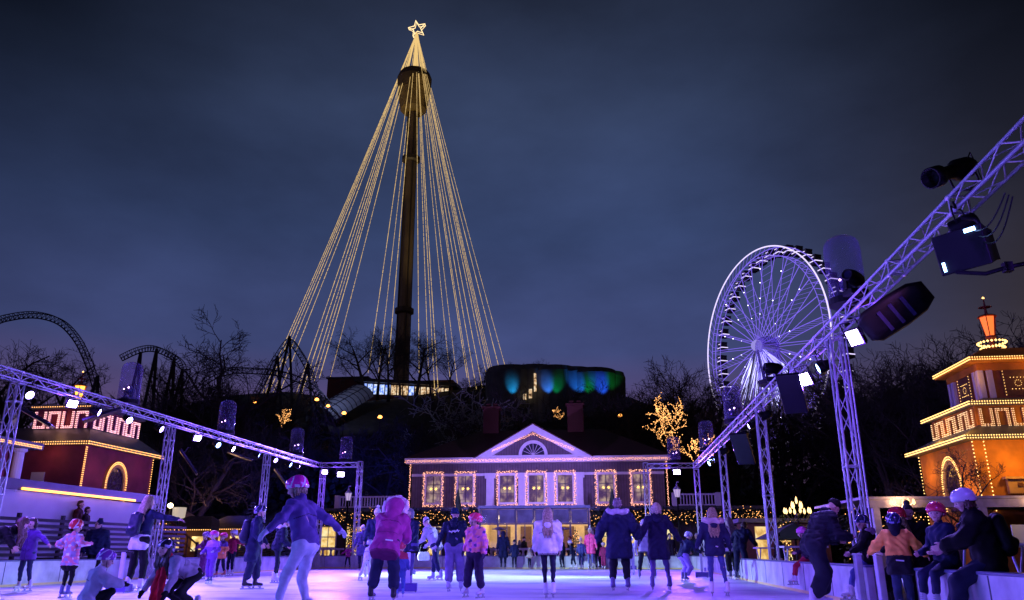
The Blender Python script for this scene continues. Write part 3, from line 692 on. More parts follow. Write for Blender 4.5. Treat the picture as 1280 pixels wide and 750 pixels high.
# ---- single storey wings with roof terraces and garlands
M_wingwall = mat('dark_wing_wall', (.05,.035,.04), .7, var=.3)
def wing(xa, xb, label, bal, Yw=48.0):
    r = empty('terrace_wing', ((xa+xb)/2, Yw, GZ), 0, label, 'building wing'); o_ = (xa+xb)/2
    def o2(mb): mb.v = [(v[0]-o_, v[1]-Yw, v[2]-GZ) for v in mb.v]; return mb
    w_ = MB(); w_.bb((xa,Yw+.3,GZ),(xb,Yw+6,3.1)); o2(w_).build('wall', M_wingwall, r)
    f_ = MB(); f_.bb((xa-.1,Yw-.5,3.1),(xb+.1,Yw+6,3.28)); f_.bb((xa-.1,Yw-.58,3.16),(xb+.1,Yw-.5,3.3)); o2(f_).build('roof', M_mull, r)
    n = int((xb-xa)/1.55); 
    for i in range(n):
        x = xa+.5+i*(xb-xa-.6)/n; 
        if i % 4 == 3: continue
        wf = MB(); wf.bb((x-.06,Yw+.2,.35),(x+1.0,Yw+.295,2.25)); wo = o2(wf).build('window', M_trim, r)
        pn = MB()
        for a in (0,.49):
            for b in (0,.62,1.24): pn.quad((x+a,Yw+.194,.42+b),(x+a+.44,Yw+.194,.42+b),(x+a+.44,Yw+.194,.98+b),(x+a,Yw+.194,.98+b))
        o2(pn).build('pane', M_winy, wo)
    bal_(r, o2, bal[0], bal[1], Yw-.3, 3.3)
    return r
def bal_(r, o2, xa, xb, y, z, h=.72):
    m_ = MB(); m_.bb((xa,y-.06,z+h-.09),(xb,y+.06,z+h)); m_.bb((xa,y-.05,z+.04),(xb,y+.05,z+.11)); n = int(abs(xb-xa)/.17)
    for i in range(n+1):
        x = xa+(xb-xa)*i/n; m_.bb((x-.03,y-.03,z+.1),(x+.03,y+.03,z+h-.08))
    for x in (xa, xb): m_.bb((x-.14,y-.14,z),(x+.14,y+.14,z+h+.05))
    o2(m_).build('balustrade', M_trim, r)
wing(P(392,640,48).x, xg0-.12, 'dark single storey wing with lit windows and white roof balustrade left of the glass front', (P(424,625,48).x, x0-.25))
wing(xg1+.12, P(965,640,48).x, 'dark single storey wing with lit windows and roof balustrade right of the glass front', (x1+.35, P(897,625,48).x))
M_leaf = mat('garland_green', (.02,.04,.022), .8, var=.4)
def garland(name, pts, rad, n, nb, label, cat, mbulb, group=None):
    rnd = random.Random(hash(name+label) % 1000 if False else len(label)); r = empty(name, pts[0], 0, label, cat, group); o = Vector(pts[0]); gm = MB(); ls = MB(); P_ = [Vector(p)-o for p in pts]
    seg = [(P_[i], P_[i+1], (P_[i+1]-P_[i]).length) for i in range(len(P_)-1)]; tot = sum(s[2] for s in seg)
    def at_(t):
        t *= tot
        for a, b, l in seg:
            if t <= l: return a.lerp(b, t/l)
            t -= l
        return seg[-1][1]
    for i in range(n):
        c = at_(rnd.random())+Vector((rnd.gauss(0,rad*.5), rnd.gauss(0,rad*.35), rnd.gauss(0,rad*.5))); d = Vector((rnd.gauss(0,1),rnd.gauss(0,1),rnd.gauss(0,1))).normalized(); u = d.orthogonal().normalized(); s_ = rnd.uniform(.05,.11)
        gm.add([c-u*s_*.4, c+d*s_, c+u*s_*.4, c-d*s_], [(0,1,2,3)])
    for i in range(nb):
        c = at_(rnd.random())+Vector((rnd.gauss(0,rad*.45), -rad*.5-rnd.random()*.08, rnd.gauss(0,rad*.45))); ls.octa(c, rnd.uniform(.011,.026))
    gm.build('greenery', M_leaf, r); ls.build('light_string', mbulb, r)
    return r
zg = 2.72
def wg(xa, xb, label, n=3): garland('lit_garland', [(xa+(xb-xa)*i/8, 47.3, zg+.1*cos(i*1.9)) for i in range(9)], .42, int(abs(xb-xa)*420), int(abs(xb-xa)*30), label, 'garland', M_bulb)
wg(P(392,645,47.3).x, P(500,645,47.3).x, 'thick pine garland with warm lights below the left balustrade')
wg(P(505,645,47.3).x, xg0-.2, 'thick pine garland with warm lights between the left cypress and the fur hood')
wg(xg1+.2, P(820,645,47.3).x, 'thick pine garland with warm lights behind the couple holding hands')
wg(P(828,645,47.3).x, P(958,645,47.3).x, 'thick pine garland with warm lights below the right balustrade')
for px, lb in ((440,'vertical lit garland column beside the left corner truss tower'), (530,'vertical lit garland column left of the person in striped cap'), (590,'vertical lit garland column left of the glass front'), (747,'vertical lit garland column right of the glass front'), (800,'vertical lit garland column between the dark coated couple'), (942,'vertical lit garland column behind the man bending at the barrier')):
    x = P(px,670,47.2).x; garland('lit_garland', [(x,47.2,GZ+.1),(x,47.2,2.4)], .32, 900, 60, lb, 'garland', M_bulb)
# slim cypresses before the terrace
def cypress(px, py_top, Y, label):
    x = P(px,640,Y).x; zt = P(px,py_top,Y).z; r = empty('cypress', (x,Y,GZ), 0, label, 'tree'); h = zt-GZ; rnd = random.Random(px); c = MB()
    for i in range(2600):
        z = h*rnd.random(); R_ = .30*sin(min(1,(1-z/h)*2.2)*pi/2)*rnd.uniform(.75,1.05); a = rnd.uniform(0,2*pi); p = Vector((cos(a)*R_,sin(a)*R_,z)); s_ = .05
        c.add([p, p+Vector((cos(a)*.03+rnd.gauss(0,.02),sin(a)*.03+rnd.gauss(0,.02),.12)), p+Vector((-sin(a)*s_,cos(a)*s_,.04))], [(0,1,2)])
    c.lathe((0,0,0), [(.05,.1),(.22,.3),(.2,h*.6),(.08,h*.92),(.0,h*.98)], 8)
    c.build('crown', M_needle, r); MB().tube((0,0,0),(0,0,.35),.05).build('trunk', M_bark, r)
cypress(572,614,46.0,'slim dark cypress before the second window from the left'); cypress(766,613,46.0,'slim dark cypress before the sixth window of the wooden building')

# ---- low white balustrade between the far barrier and the terrace
def low_bal(xa, xb, Y, label):
    r = empty('stone_balustrade', (xa,Y,GZ), 0, label, 'balustrade'); L_ = xb-xa; m_ = MB(); m_.bb((0,-.1,.98),(L_,.1,1.08)); m_.bb((0,-.1,.3),(L_,.1,.40)); m_.build('rail', M_trim, r)
    n = int(L_/.42); pr_ = [(.06,0),(.085,.03),(.05,.08),(.11,.22),(.06,.42),(.05,.5),(.085,.55),(.07,.58)]; k_ = MB()
    for i in range(n): k_.lathe((.2+i*L_/n,0,.4), pr_, 8)
    k_.build('balusters', M_trim, r, smooth=True)
    p2 = MB(); p2.bb((0,-.08,0),(L_,.08,.3)); p2.build('plinth', M_trim, r)
low_bal(P(600,680,43).x, P(760,680,43).x, 43.0, 'low white balustrade before the glazed restaurant')
low_bal(P(445,680,43).x-3.4, P(440,680,43).x, 43.0, 'low white balustrade behind the pink helmet skater')

# ---- patio heaters
def heater(px, Y, label, first=[None]):
    x = P(px,680,Y).x
    if first[0] is None:
        r = empty('patio_heater', (x,Y,GZ)); MB().lathe((0,0,0), [(.24,0),(.24,.08),(.17,.12),(.17,.75),(.03,.8),(.025,1.75),(.07,1.78),(.09,2.0),(.11,2.02)], 14).build('body', M_steel, r, smooth=True)
        MB().lathe((0,0,0), [(.12,2.03),(.42,2.06),(.40,2.09),(.12,2.17),(.02,2.2)], 18).build('reflector', mat('heater_hood', (.20,.18,.3), .35, .6), r, smooth=True); first[0] = r
    else: r = copy_tree(first[0])
    r.location = (x,Y,GZ); tag(r, label, 'patio heater', 'patio heaters on the terrace')
for px, Y, lb in ((547,43.8,'patio heater left of the person in striped cap'), (624,44.2,'patio heater behind the hooded pair at the barrier'), (703,44.2,'patio heater right of the white hooded skater'), (741,44.6,'patio heater above the child in pink coat'), (598,44.6,'patio heater behind the red helmet child'), (842,44.2,'patio heater right of the dark coated couple')): heater(px, Y, lb)

# ---- lamp posts with lanterns
def lamp_post(loc, h, label, lit=True, s=1.0):
    r = empty('lamp_post', loc, 0, label, 'lamp post', 'lantern posts by the far barrier')
    MB().lathe((0,0,0), [(.13,0),(.13,.15),(.07,.3),(.045,.9),(.035,h-.62),(.06,h-.6),(.09,h-.57)], 12).build('post', M_black, r, smooth=True)
    MB().lathe((0,0,h-.57), [(.10,0),(.17,.36),(.17,.38)], 6).build('lantern_glass', emat('pale_lantern', (.72,.55,.95), .7), r)
    c = MB(); c.lathe((0,0,h-.19), [(.21,0),(.19,.04),(.06,.17),(.04,.2),(.05,.24),(.015,.27),(.01,.36)], 6); 
    for k in range(6): c.tube((.11*cos(k*pi/3),.11*sin(k*pi/3),h-.57),(.18*cos(k*pi/3),.18*sin(k*pi/3),h-.19),.012,n=4)
    c.bb((-.01,-.005,h+.15),(.12,.005,h+.2)); c.build('lantern_cap', M_trim, r)
q = P(431,690,41.2); lamp_post((q.x,41.2,GZ), P(431,612,41.2).z-GZ, 'black post with pale six sided lantern left of the far left short truss tower')
q = P(851,690,41.0); lamp_post((q.x,41.0,GZ), P(850,607,41.0).z-GZ, 'black post with pale six sided lantern under the blazing far right floodlight')
def chandelier_post(px, py, Y, label, h=None):
    c = P(px,py,Y); z0 = GZ; r = empty('chandelier_lamp', (c.x,Y,z0), 0, label, 'lamp post'); zt = c.z-z0
    MB().lathe((0,0,0), [(.12,0),(.1,.2),(.04,.5),(.035,zt-.1),(.08,zt)], 10).build('post', M_black, r, smooth=True)
    arms = MB(); gl_ = MB()
    for k in range(8):
        a = k*pi/4; arms.path([(0,0,zt-.2),(.25*cos(a),.25*sin(a),zt-.25),(.45*cos(a),.45*sin(a),zt-.02)], .012, 5); gl_.lathe((.45*cos(a),.45*sin(a),zt), [(.02,0),(.05,.07),(.03,.16),(0,.22)], 8)
    for k in range(4):
        a = k*pi/2+.4; gl_.lathe((.2*cos(a),.2*sin(a),zt+.18), [(.02,0),(.045,.08),(.03,.18),(0,.26)], 8)
    gl_.lathe((0,0,zt+.35), [(.02,0),(.045,.08),(.03,.18),(0,.26)], 8)
    arms.build('arm', M_black, r); gl_.build('glass_globe', emat('globe_glow', (1,.60,.22), 3.2), r); point('lamp', (c.x,Y-.1,c.z+.2), (1,.65,.3), 60, .3)
chandelier_post(997, 642, 30, 'glowing many armed chandelier lamp on a post right of the third truss tower')

# ================================================================ pavilions
M_red = mat('deep_red_stucco', (.24,.03,.08), .75, var=.3, scale=1.4); M_orange = mat('ochre_stucco', (.60,.22,.02), .75, var=.32, scale=1.4); M_brown = mat('brown_panel', (.14,.05,.03), .6)
M_lroof = mat('grey_sheet_roof', (.11,.11,.15), .45, .2, var=.2, scale=2)
def frieze(mb, lb_, face, a, b, z0, z1, fixed, out):
    """greek key of upright and hanging U shapes along a face; face 'x' runs along x at y=fixed, 'y' along y at x=fixed"""
    L_ = b-a; n = max(2, int(round(L_/(z1-z0)/.85))); w_ = L_/n; t_ = .11
    def bar(u0, u1, za, zb):
        if face == 'x': mb.bb((u0, fixed, za), (u1, fixed+out, zb))
        else: mb.bb((fixed, u0, za), (fixed+out, u1, zb))
        um, zm = (u0+u1)/2, (za+zb)/2
        if abs(u1-u0) > abs(zb-za): p, q = (u0+.03, zm), (u1-.03, zm)
        else: p, q = (um, za+.03), (um, zb-.03)
        for s_ in (-.032, .032):
            if abs(u1-u0) > abs(zb-za): A, B = (p[0], p[1]+s_), (q[0], q[1]+s_)
            else: A, B = (p[0]+s_, p[1]), (q[0]+s_, q[1])
            f3 = lambda c: (c[0], fixed+out*1.5, c[1]) if face == 'x' else (fixed+out*1.5, c[0], c[1])
            bulbs(lb_, f3(A), f3(B), .075, .018)
    for i in range(n):
        u0 = a+i*w_+.07*w_; u1 = a+(i+1)*w_-.07*w_
        bar(u0, u0+t_, z0, z1); bar(u1-t_, u1, z0, z1)
        if i % 2: bar(u0+t_, u1-t_, z1-t_, z1)
        else: bar(u0+t_, u1-t_, z0, z0+t_)
def hip(mb, cx, cy, hx, hy, z, ins, rise, th=.14):
    mb.bb((cx-hx,cy-hy,z),(cx+hx,cy+hy,z+th)); z += th+.002
    v = [(cx-hx,cy-hy,z),(cx+hx,cy-hy,z),(cx+hx,cy+hy,z),(cx-hx,cy+hy,z),(cx-hx+ins,cy-hy+ins,z+rise),(cx+hx-ins,cy-hy+ins,z+rise),(cx+hx-ins,cy+hy-ins,z+rise),(cx-hx+ins,cy+hy-ins,z+rise)]
    mb.add(v, [(0,1,5,4),(1,2,6,5),(2,3,7,6),(3,0,4,7),(4,5,6,7)])
def roof_lantern(root, c, z, s, glow, ring=True):
    """torch-like lantern on a roof"""
    p = MB(); p.lathe((c[0],c[1],z), [(.25*s,0),(.12*s,.1*s),(.08*s,.5*s),(.2*s,.62*s),(.2*s,.7*s)], 10); p.lathe((c[0],c[1],z+1.5*s), [(.36*s,0),(.3*s,.06*s),(.06*s,.14*s),(.04*s,.4*s),(.26*s,.42*s),(.04*s,.46*s),(.02*s,.8*s)], 10)
    for k in range(6):
        a = k*pi/3; p.tube((c[0]+.18*s*cos(a),c[1]+.18*s*sin(a),z+.7*s),(c[0]+.31*s*cos(a),c[1]+.31*s*sin(a),z+1.5*s),.018*s,n=4)
    l = p.build('roof_lantern', mat('red_metal', (.25,.04,.02), .5), root)
    MB().lathe((c[0],c[1],z+.7*s), [(.16*s,0),(.29*s,.78*s)], 6).build('lantern_glass', glow, l)
    bl = MB()
    if ring:
        for R_, zz in ((.5*s,.42*s),(.42*s,.2*s)):
            n = 22
            for k in range(n): bl.octa((c[0]+R_*cos(2*pi*k/n), c[1]+R_*sin(2*pi*k/n), z+zz), .055*s)
    bl.octa((c[0],c[1],z+2.32*s), .06*s); bl.build('bulb_ring', M_bulby, l)
def oval_window(root, x, yc, zc, ry, rz, sgn, mb_b):
    """tall arched opening with tracery and a border of bulbs in a wall facing the rink (plane x = const)"""
    fr = MB(); n = 24
    def pt(a, k): 
        return (yc+ry*k*cos(a), zc+(rz*k*sin(a)))
    arc = [pi*1.0*i/n for i in range(n+1)]
    o_ = [pt(a,1) for a in arc]; i_ = [pt(a,.74) for a in arc]
    o_ = [(o_[0][0], zc-rz*.8)]+o_+[(o_[-1][0], zc-rz*.8)]; i_ = [(i_[0][0], zc-rz*.8)]+i_+[(i_[-1][0], zc-rz*.8)]
    for k in range(len(o_)-1): fr.prism([o_[k],o_[k+1],i_[k+1],i_[k]], x, x+sgn*.10, 'yz')
    w_ = fr.build('arched_window', mat('ochre_trim', (.55,.33,.12), .6), root)
    tr = MB(); zz = zc+rz*.05
    for k in range(12):
        a = 2*pi*k/12; tr.tube((x+sgn*.05, yc+.12*ry*cos(a), zz+.12*rz*sin(a)), (x+sgn*.05, yc+.7*ry*cos(a), zz+.7*rz*sin(a)), .016, n=4)
    for q in (.25,.5,.7): tr.path([(x+sgn*.05, yc+q*ry*cos(2*pi*k/16), zz+q*rz*sin(2*pi*k/16)) for k in range(16)], .016, 4, True)
    tr.build('tracery', M_frame, w_)
    g_ = MB(); g_.prism(i_, x+sgn*.004, x+sgn*.02, 'yz'); g_.build('pane', mat('dusky_glass', (.10,.05,.12), .2, var=.3), w_)
    b_ = MB()
    for q in (1.0, .92) : 
        pts_ = [(x+sgn*.13, yc+ry*q*cos(a), zc+rz*q*sin(a)) for a in [pi*i/40 for i in range(41)]]
        for p in pts_: b_.octa(p, .022)
        for s_ in (-1,1): bulbs(b_, (x+sgn*.13, yc+s_*ry*q, zc-rz*.75), (x+sgn*.13, yc+s_*ry*q, zc), .09, .022)
    b_.build('light_string', mb_b, w_)
# ---- right pavilion (amber, three tiers)
cx, cy, hb = 15.9, 32.95, 2.55
rp = empty('amber_pavilion', (cx, cy, GZ), 0, 'three tiered amber pavilion outlined in bulbs with red torch lantern on top at right', 'pavilion')
def orp(mb): return mb
RPo = Vector((cx, cy, GZ))
class LB(MB):
    """mesh builder whose coordinates are world, shifted to a root's origin on build"""
    def __init__(s, o): super().__init__(); s.o = Vector(o)
    def build(s, *a, **k): s.v = [(v[0]-s.o.x, v[1]-s.o.y, v[2]-s.o.z) for v in s.v]; return super().build(*a, **k)
_MB = MB
def with_origin(o):
    global MB
    MB = (lambda: LB(o)) if o is not None else _MB
with_origin(RPo)
m = MB(); m.bb((cx-hb,cy-hb,GZ),(cx+hb,cy+hb,4.66)); m.build('wall', M_orange, rp)
m = MB(); hip(m, cx, cy, 2.95, 2.95, 4.66, .9, .48); m.build('lower_roof', M_lroof, rp)
h2 = 2.05
m = MB(); m.bb((cx-h2,cy-h2,4.9),(cx+h2,cy+h2,6.0)); m.build('frieze_storey', M_orange, rp)
m = MB(); hip(m, cx, cy, 2.32, 2.32, 6.0, .9, .3, .1); m.build('middle_roof', M_lroof, rp)
h3 = 1.3
m = MB(); m.bb((cx-h3,cy-h3,6.2),(cx+h3,cy+h3,7.55)); m.build('belvedere', mat('rust_stucco', (.42,.13,.05), .7), rp)
m = MB()
for sx in (-1, 1):
    for sy in (-1, 1):
        m = MB()
        for dx, dy in ((0,0),(0,.34),(.34,0)):
            m.bb((cx+sx*(h3+.02-dx)-.1, cy+sy*(h3+.02-dy)-.1, 6.42), (cx+sx*(h3+.02-dx)+.1, cy+sy*(h3+.02-dy)+.1, 7.5))
        m.build('corner_columns', M_trim, rp)

for face in ('x', 'y'):
    d = MB()
    if face == 'x': d.bb((cx-.55,cy-h3-.06,6.5),(cx+.55,cy-h3-.004,7.5))
    else: d.bb((cx-h3-.06,cy-.55,6.5),(cx-h3-.004,cy+.55,7.5))
    dd = d.build('panel_door', M_brown, rp); b_ = MB(); q0 = cy-h3-.09; 
    f3 = (lambda u, z: (cx+u, cy-h3-.09, z)) if face == 'x' else (lambda u, z: (cx-h3-.09, cy+u, z))
    for a, b in (((-.5,6.52),(-.5,7.45)),((.5,6.52),(.5,7.45)),((-.25,7.2),(.25,7.2)),((-.25,6.75),(.25,6.75))): bulbs(b_, f3(*a), f3(*b), .11, .016)
    for k in range(10): b_.octa(f3(.12*cos(k*.628), 6.98+.12*sin(k*.628)), .012)
    b_.build('light_string', M_bulby, dd)
m = MB(); hip(m, cx, cy, 1.75, 1.75, 7.78, 1.0, .6, .14); m.bb((cx-1.42,cy-1.42,7.5),(cx+1.42,cy+1.42,7.77)); m.build('top_roof', M_orange, rp)
roof_lantern(rp, (cx, cy), 8.5, 1.02, emat('red_lantern_glow', (1,.16,.03), 1.6))
fm = MB(); fb = MB()
frieze(fm, fb, 'x', cx-h2+.05, cx+h2-.05, 5.22, 5.9, cy-h2-.03, -.04); frieze(fm, fb, 'y', cy-h2+.05, cy+h2-.05, 5.22, 5.9, cx-h2-.03, -.04)
fo = fm.build('greek_key_frieze', mat('cream_trim', (.62,.36,.14), .6, var=.05), rp); fb.build('light_string', emat('cream_bulb', (1,.62,.30), 2.2), fo)
b_ = MB()
for hx, z in ((2.97,4.7),(2.34,6.04),(1.77,7.86)):
    for q in (0, .09):
        bulbs(b_, (cx-hx,cy-hx-.02,z+q),(cx+hx,cy-hx-.02,z+q),.09,.026); bulbs(b_, (cx-hx-.02,cy-hx,z+q),(cx-hx-.02,cy+hx,z+q),.09,.026)
for x, y in ((cx-hb-.05,cy-hb-.05),(cx-hb-.05,cy+hb+.02),(cx-hb+.35,cy-hb-.05)): bulbs(b_, (x,y,1.9),(x,y,4.6),.13,.028)
b_.build('light_string', M_bulby, rp)
oval_window(rp, cx-hb, 32.5, 3.15, .88, 1.15, -1, M_bulby)
# awning roof and lit shop front of the pavilion
m = MB(); m.bb((12.3,28.6,2.30),(22,30.35,2.38)); m.bb((12.3,28.5,2.12),(22,28.6,2.36)); m.build('canopy_roof', M_lroof, rp)
m = MB(); 
m.bb((14.2,30.2,2.75),(21,30.36,3.25)); m.bb((14.1,30.1,3.25),(21,30.38,3.33)); m.build('shop_sign_board', mat('ochre_trim'), rp)
m = MB(); 
for k in range(14): m.bb((14.5+k*.3,30.15,3.0+.02*(k % 2)),(14.68+k*.3,30.19,3.12))
m.build('carved_ornament', M_brown, rp)
with_origin(None)
for p, wt in (((cx-3.4,cy-1.6,3.0),60),((cx-3.3,cy+1.6,3.9),40),((14.5,29.4,3.9),70),((17.2,29.3,3.8),70),((12.9,29.6,4.3),30),((cx-2.75,cy-2.6,5.35),26),((cx,cy-2.9,5.4),30),((cx-2.7,cy+.6,5.4),22),((cx-1.7,cy-1.7,7.2),12),((cx+.5,cy-1.9,7.3),10)): point('bulb_string_glow', p, (1,.46,.07), wt*.8, .15)
# ---- left pavilion (red)
cx, cy = -22.9, 31.0; hx, hy = 2.6, 2.35
LPo = Vector((cx, cy, GZ)); lp = empty('red_pavilion', LPo, 0, 'deep red pavilion with greek key frieze and arched bulb lit window at left', 'pavilion')
with_origin(LPo)
m = MB(); m.bb((cx-hx-3,cy-hy,GZ),(cx+hx,cy+hy,4.78)); m.build('wall', M_red, lp)
m = MB(); m.bb((cx-hx-3.3,cy-hy-.3,4.78),(cx+hx+.3,cy+hy+.3,4.92)); zz = 4.922
v = [(cx-hx-3.3,cy-hy-.3,zz),(cx+hx+.3,cy-hy-.3,zz),(cx+hx+.3,cy+hy+.3,zz),(cx-hx-3.3,cy+hy+.3,zz),(cx-hx-2,cy-1.6,zz+.7),(cx+hx-.5,cy-1.6,zz+.7),(cx+hx-.5,cy+1.6,zz+.7),(cx-hx-2,cy+1.6,zz+.7)]
m.add(v, [(0,1,5,4),(1,2,6,5),(2,3,7,6),(3,0,4,7),(4,5,6,7)]); m.build('lower_roof', M_lroof, lp)
ux0, ux1, uy0, uy1 = -23.3, -20.75, 29.3, 32.7
m = MB(); m.bb((ux0,uy0,5.2),(ux1,uy1,6.35)); m.build('frieze_storey', M_red, lp)
m = MB(); m.bb((ux0-.15,uy0-.15,6.35),(ux1+.15,uy1+.15,6.5)); m.build('upper_roof', M_lroof, lp)
fm = MB(); fb = MB(); frieze(fm, fb, 'x', ux0+.05, ux1-.05, 5.55, 6.25, uy0-.03, -.04); frieze(fm, fb, 'y', uy0+.05, uy1-.05, 5.55, 6.25, ux1+.03, .04)
fo = fm.build('greek_key_frieze', mat('rosy_trim', (.75,.48,.60), .6, var=.05), lp); fb.build('light_string', emat('rosy_cream_bulb', (1,.50,.48), 4.0), fo)
b_ = MB()
for q in (0,.09):
    bulbs(b_, (cx-hx-3,cy-hy-.32,4.8+q),(cx+hx+.3,cy-hy-.32,4.8+q),.1,.026); bulbs(b_, (cx+hx+.32,cy-hy-.3,4.8+q),(cx+hx+.32,cy+hy+.3,4.8+q),.1,.026)
bulbs(b_, (ux0,uy0-.2,6.42),(ux1,uy0-.2,6.42),.1,.024)
for q in (0,.07): bulbs(b_, (cx+hx+.04,cy-hy-.04+q,2.9),(cx+hx+.04,cy-hy-.04+q,4.7),.08,.024)
bulbs(b_, (cx+hx+.04,cy+hy+.0,1.9),(cx+hx+.04,cy+hy,4.7),.1,.026)
b_.build('light_string', M_bulb, lp)
oval_window(lp, cx+hx, 30.75, 3.45, .72, .88, 1, M_bulb)
roof_lantern(lp, (P(103,470,31).x, 31), 6.5, .78, emat('amber_lantern_glow', (1,.42,.06), 3.0), False)
m = MB(); m.bb((-22.4,cy-hy-.05,3.35),(-21.85,cy-hy-.004,3.75)); m.build('notice_board', M_white, lp)
with_origin(None)
for p, wt in (((cx+hx+.9,29.2,4.0),8),((cx+hx+.9,32.2,4.2),7),((-21.6,27.9,4.5),7),((-22.0,28.9,5.9),4)): point('bulb_string_glow', p, (1,.45,.16), wt, .15)
# ---- near hall at the left edge
nh = empty('red_hall', (-19.5, 19.0, GZ), 0, 'near end of a red hall with white corner post at the left edge', 'building')
with_origin((-19.5,19.0,GZ))
m = MB(); m.bb((-24,12,GZ),(-17.3,21.0,3.68)); m.build('wall', M_red, nh)
m = MB(); m.bb((-24.5,11.5,3.68),(-16.75,21.7,3.86)); m.add([(-24.5,11.5,3.862),(-16.75,11.5,3.862),(-16.75,21.7,3.862),(-24.5,21.7,3.862),(-21,14,4.7),(-21,19.5,4.7)], [(0,1,4),(1,2,5,4),(2,3,5),(3,0,4,5)]); m.build('roof', M_lroof, nh)
m = MB(); m.lathe((-17.1,21.2,2.45), [(.14,0),(.14,1.1),(.2,1.15),(.2,1.22)], 14); m.build('corner_column', M_white, nh)
m = MB(); 
for q in (0,.05): bulbs(m, (-16.74,11.6,3.72+q),(-16.74,21.6,3.72+q),.06,.02)
m.build('light_string', M_bulb, nh)
with_origin(None)
point('bulb_string_glow', (-16.5,20.2,3.3), (1,.55,.25), 6, .1)
# ---- white ramp wall with glowing handrail strip and slatted fence below
rw_ = empty('ramp_wall', (-17,21,GZ), 0, 'smooth pale ramp wall with glowing amber strip along its top below the red pavilion', 'wall')
with_origin((-17,21,GZ))
m = MB(); m.prism([(12,GZ),(28.6,GZ),(28.6,2.45),(20.6,2.5),(12,2.5)], -17.25, -17.0, 'yz'); m.build('wall_face', mat('pale_render', (.62,.62,.66), .6, var=.08, scale=1.2), rw_)
m = MB(); m.bb((-17.3,12,2.503),(-16.9,28.7,2.80)); m.build('coping', M_lroof, rw_)
m = MB(); m.bb((-16.9,21.3,2.50),(-16.86,27.0,2.57)); m.build('light_strip', emat('amber_strip', (1,.38,.05), 4, True), rw_)
with_origin(None)
M_slat = mat('dark_stained_timber', (.012,.008,.01), .6, var=.3)
def slat_fence(y0, y1, x, z0, z1, label, n=9):
    r = empty('slatted_fence', (x,y0,GZ), 0, label, 'fence')
    m = MB()
    for k in range(n): z = z0-GZ+(z1-z0)*k/n; m.bb((-.03,0,z),(.0,y1-y0,z+(z1-z0)/n*.55))
    m.build('slats', M_slat, r); p = MB()
    for k in range(int((y1-y0)/1.8)+1): p.bb((-.12,k*1.8,0),(-.031,k*1.8+.09,z1-GZ+.05))
    p.build('post', M_slat, r)
slat_fence(13, 29, -15.9, .35, 1.75, 'dark horizontal slatted fence behind the left rink barrier')
slat_fence(31, 39, -16.4, .2, 1.1, 'low dark slatted fence near the cabins')
# stairs with handrails going up left behind the first tower
st = empty('timber_stairs', (-18,34,GZ), 0, 'dark timber staircase with sloping handrails left of the lit cabins', 'stairs')
m = MB()
for k in range(9): m.bb((-3.4+k*.34-3.0+3.0, -.8, 0), (-3.4+(k+1)*.34, .8, 2.3-k*.25))
m.build('steps', M_slat, st)
for yy in (-.85, .85):
    m = MB(); m.tube((-3.4,yy,3.3),(-.2,yy,1.0),.04); m.tube((-3.4,yy,2.9),(-.2,yy,.6),.025)
    for k in range(5): m.tube((-3.3+k*.77,yy,.0),(-3.3+k*.77,yy,3.2-k*.55),.03)
    m.build('handrail', M_brown, st)
# lit cabins
def cabin(x, Y, w_, h, label, d=2.4):
    r = empty('market_cabin', (x,Y,GZ), 0, label, 'cabin', 'lit cabins beyond the left barrier'); e = MB(); e.bb((-w_/2,0,0),(w_/2,d,h)); e.build('wall', M_brown, r)
    e = MB(); e.add([(-w_/2-.35,-.6,h-.05),(w_/2+.35,-.6,h-.05),(w_/2+.35,d+.3,h-.05),(-w_/2-.35,d+.3,h-.05),(-w_/4,d/2,h+.75),(w_/4,d/2,h+.75)], [(0,1,5,4),(1,2,5),(2,3,4,5),(3,0,4),(3,2,1,0)]); e.build('roof', mat('shingle_roof', (.10,.08,.075), .8, var=.3, scale=8, bump=.4), r)
    for s_ in (-.25,.25):
        wf = MB(); wf.bb((w_*s_-.38,-.05,h*.42),(w_*s_+.38,-.004,h*.86)); wo = wf.build('window', M_brown, r); pn = MB(); pn.quad((w_*s_-.32,-.055,h*.46),(w_*s_+.32,-.055,h*.46),(w_*s_+.32,-.055,h*.83),(w_*s_-.32,-.055,h*.83)); pn.build('pane', M_winy, wo)
    b_ = MB(); bulbs(b_, (-w_/2-.3,-.62,h-.02),(w_/2+.3,-.62,h-.02),.12,.03); b_.build('light_string', M_bulb, r)
    point('cabin_and_fill_lamp', (x,Y-.9,GZ+h-.35), (1,.58,.2), 14, .1)
for px, Y, w_, h, lb in ((232,40.5,2.6,2.0,'shingle roofed cabin with two bright yellow windows left of the child cluster'), (281,41.5,2.4,2.05,'smaller lit cabin with a yellow window above the white helmet child'), (203,43,2.2,2.4,'cabin with lamp partly hidden by the left staircase')): cabin(P(px,680,Y).x, Y, w_, h, lb)
# white drum lamp by the stairs
q = P(224,640,38); r = empty('drum_lamp', (q.x,38,GZ), 0, 'white drum shaped lamp on a post beside the stairs', 'lamp'); MB().tube((0,0,0),(0,0,q.z-GZ-.3),.04).build('post', M_black, r); MB().lathe((0,0,q.z-GZ-.3), [(.22,0),(.3,.05),(.33,.5),(.31,.52),(0,.52)], 16).build('shade', emat('cream_shade', (.9,.75,.6), .55), r)
q = P(213,632,37.5); r = empty('globe_lamp', (q.x,37.5,GZ), 0, 'small glaring globe lamp on a post behind the first full truss tower', 'lamp'); MB().tube((0,0,0),(0,0,q.z-GZ-.1),.03).build('post', M_black, r); MB().lathe((0,0,q.z-GZ), [(0,-.13),(.1,-.08),(.13,0),(.1,.08),(0,.13)], 12).build('globe', emat('lamp_glow', (1,.7,.4), 14), r); point('lamp', (q.x,37.3,q.z), (1,.6,.25), 40, .12)
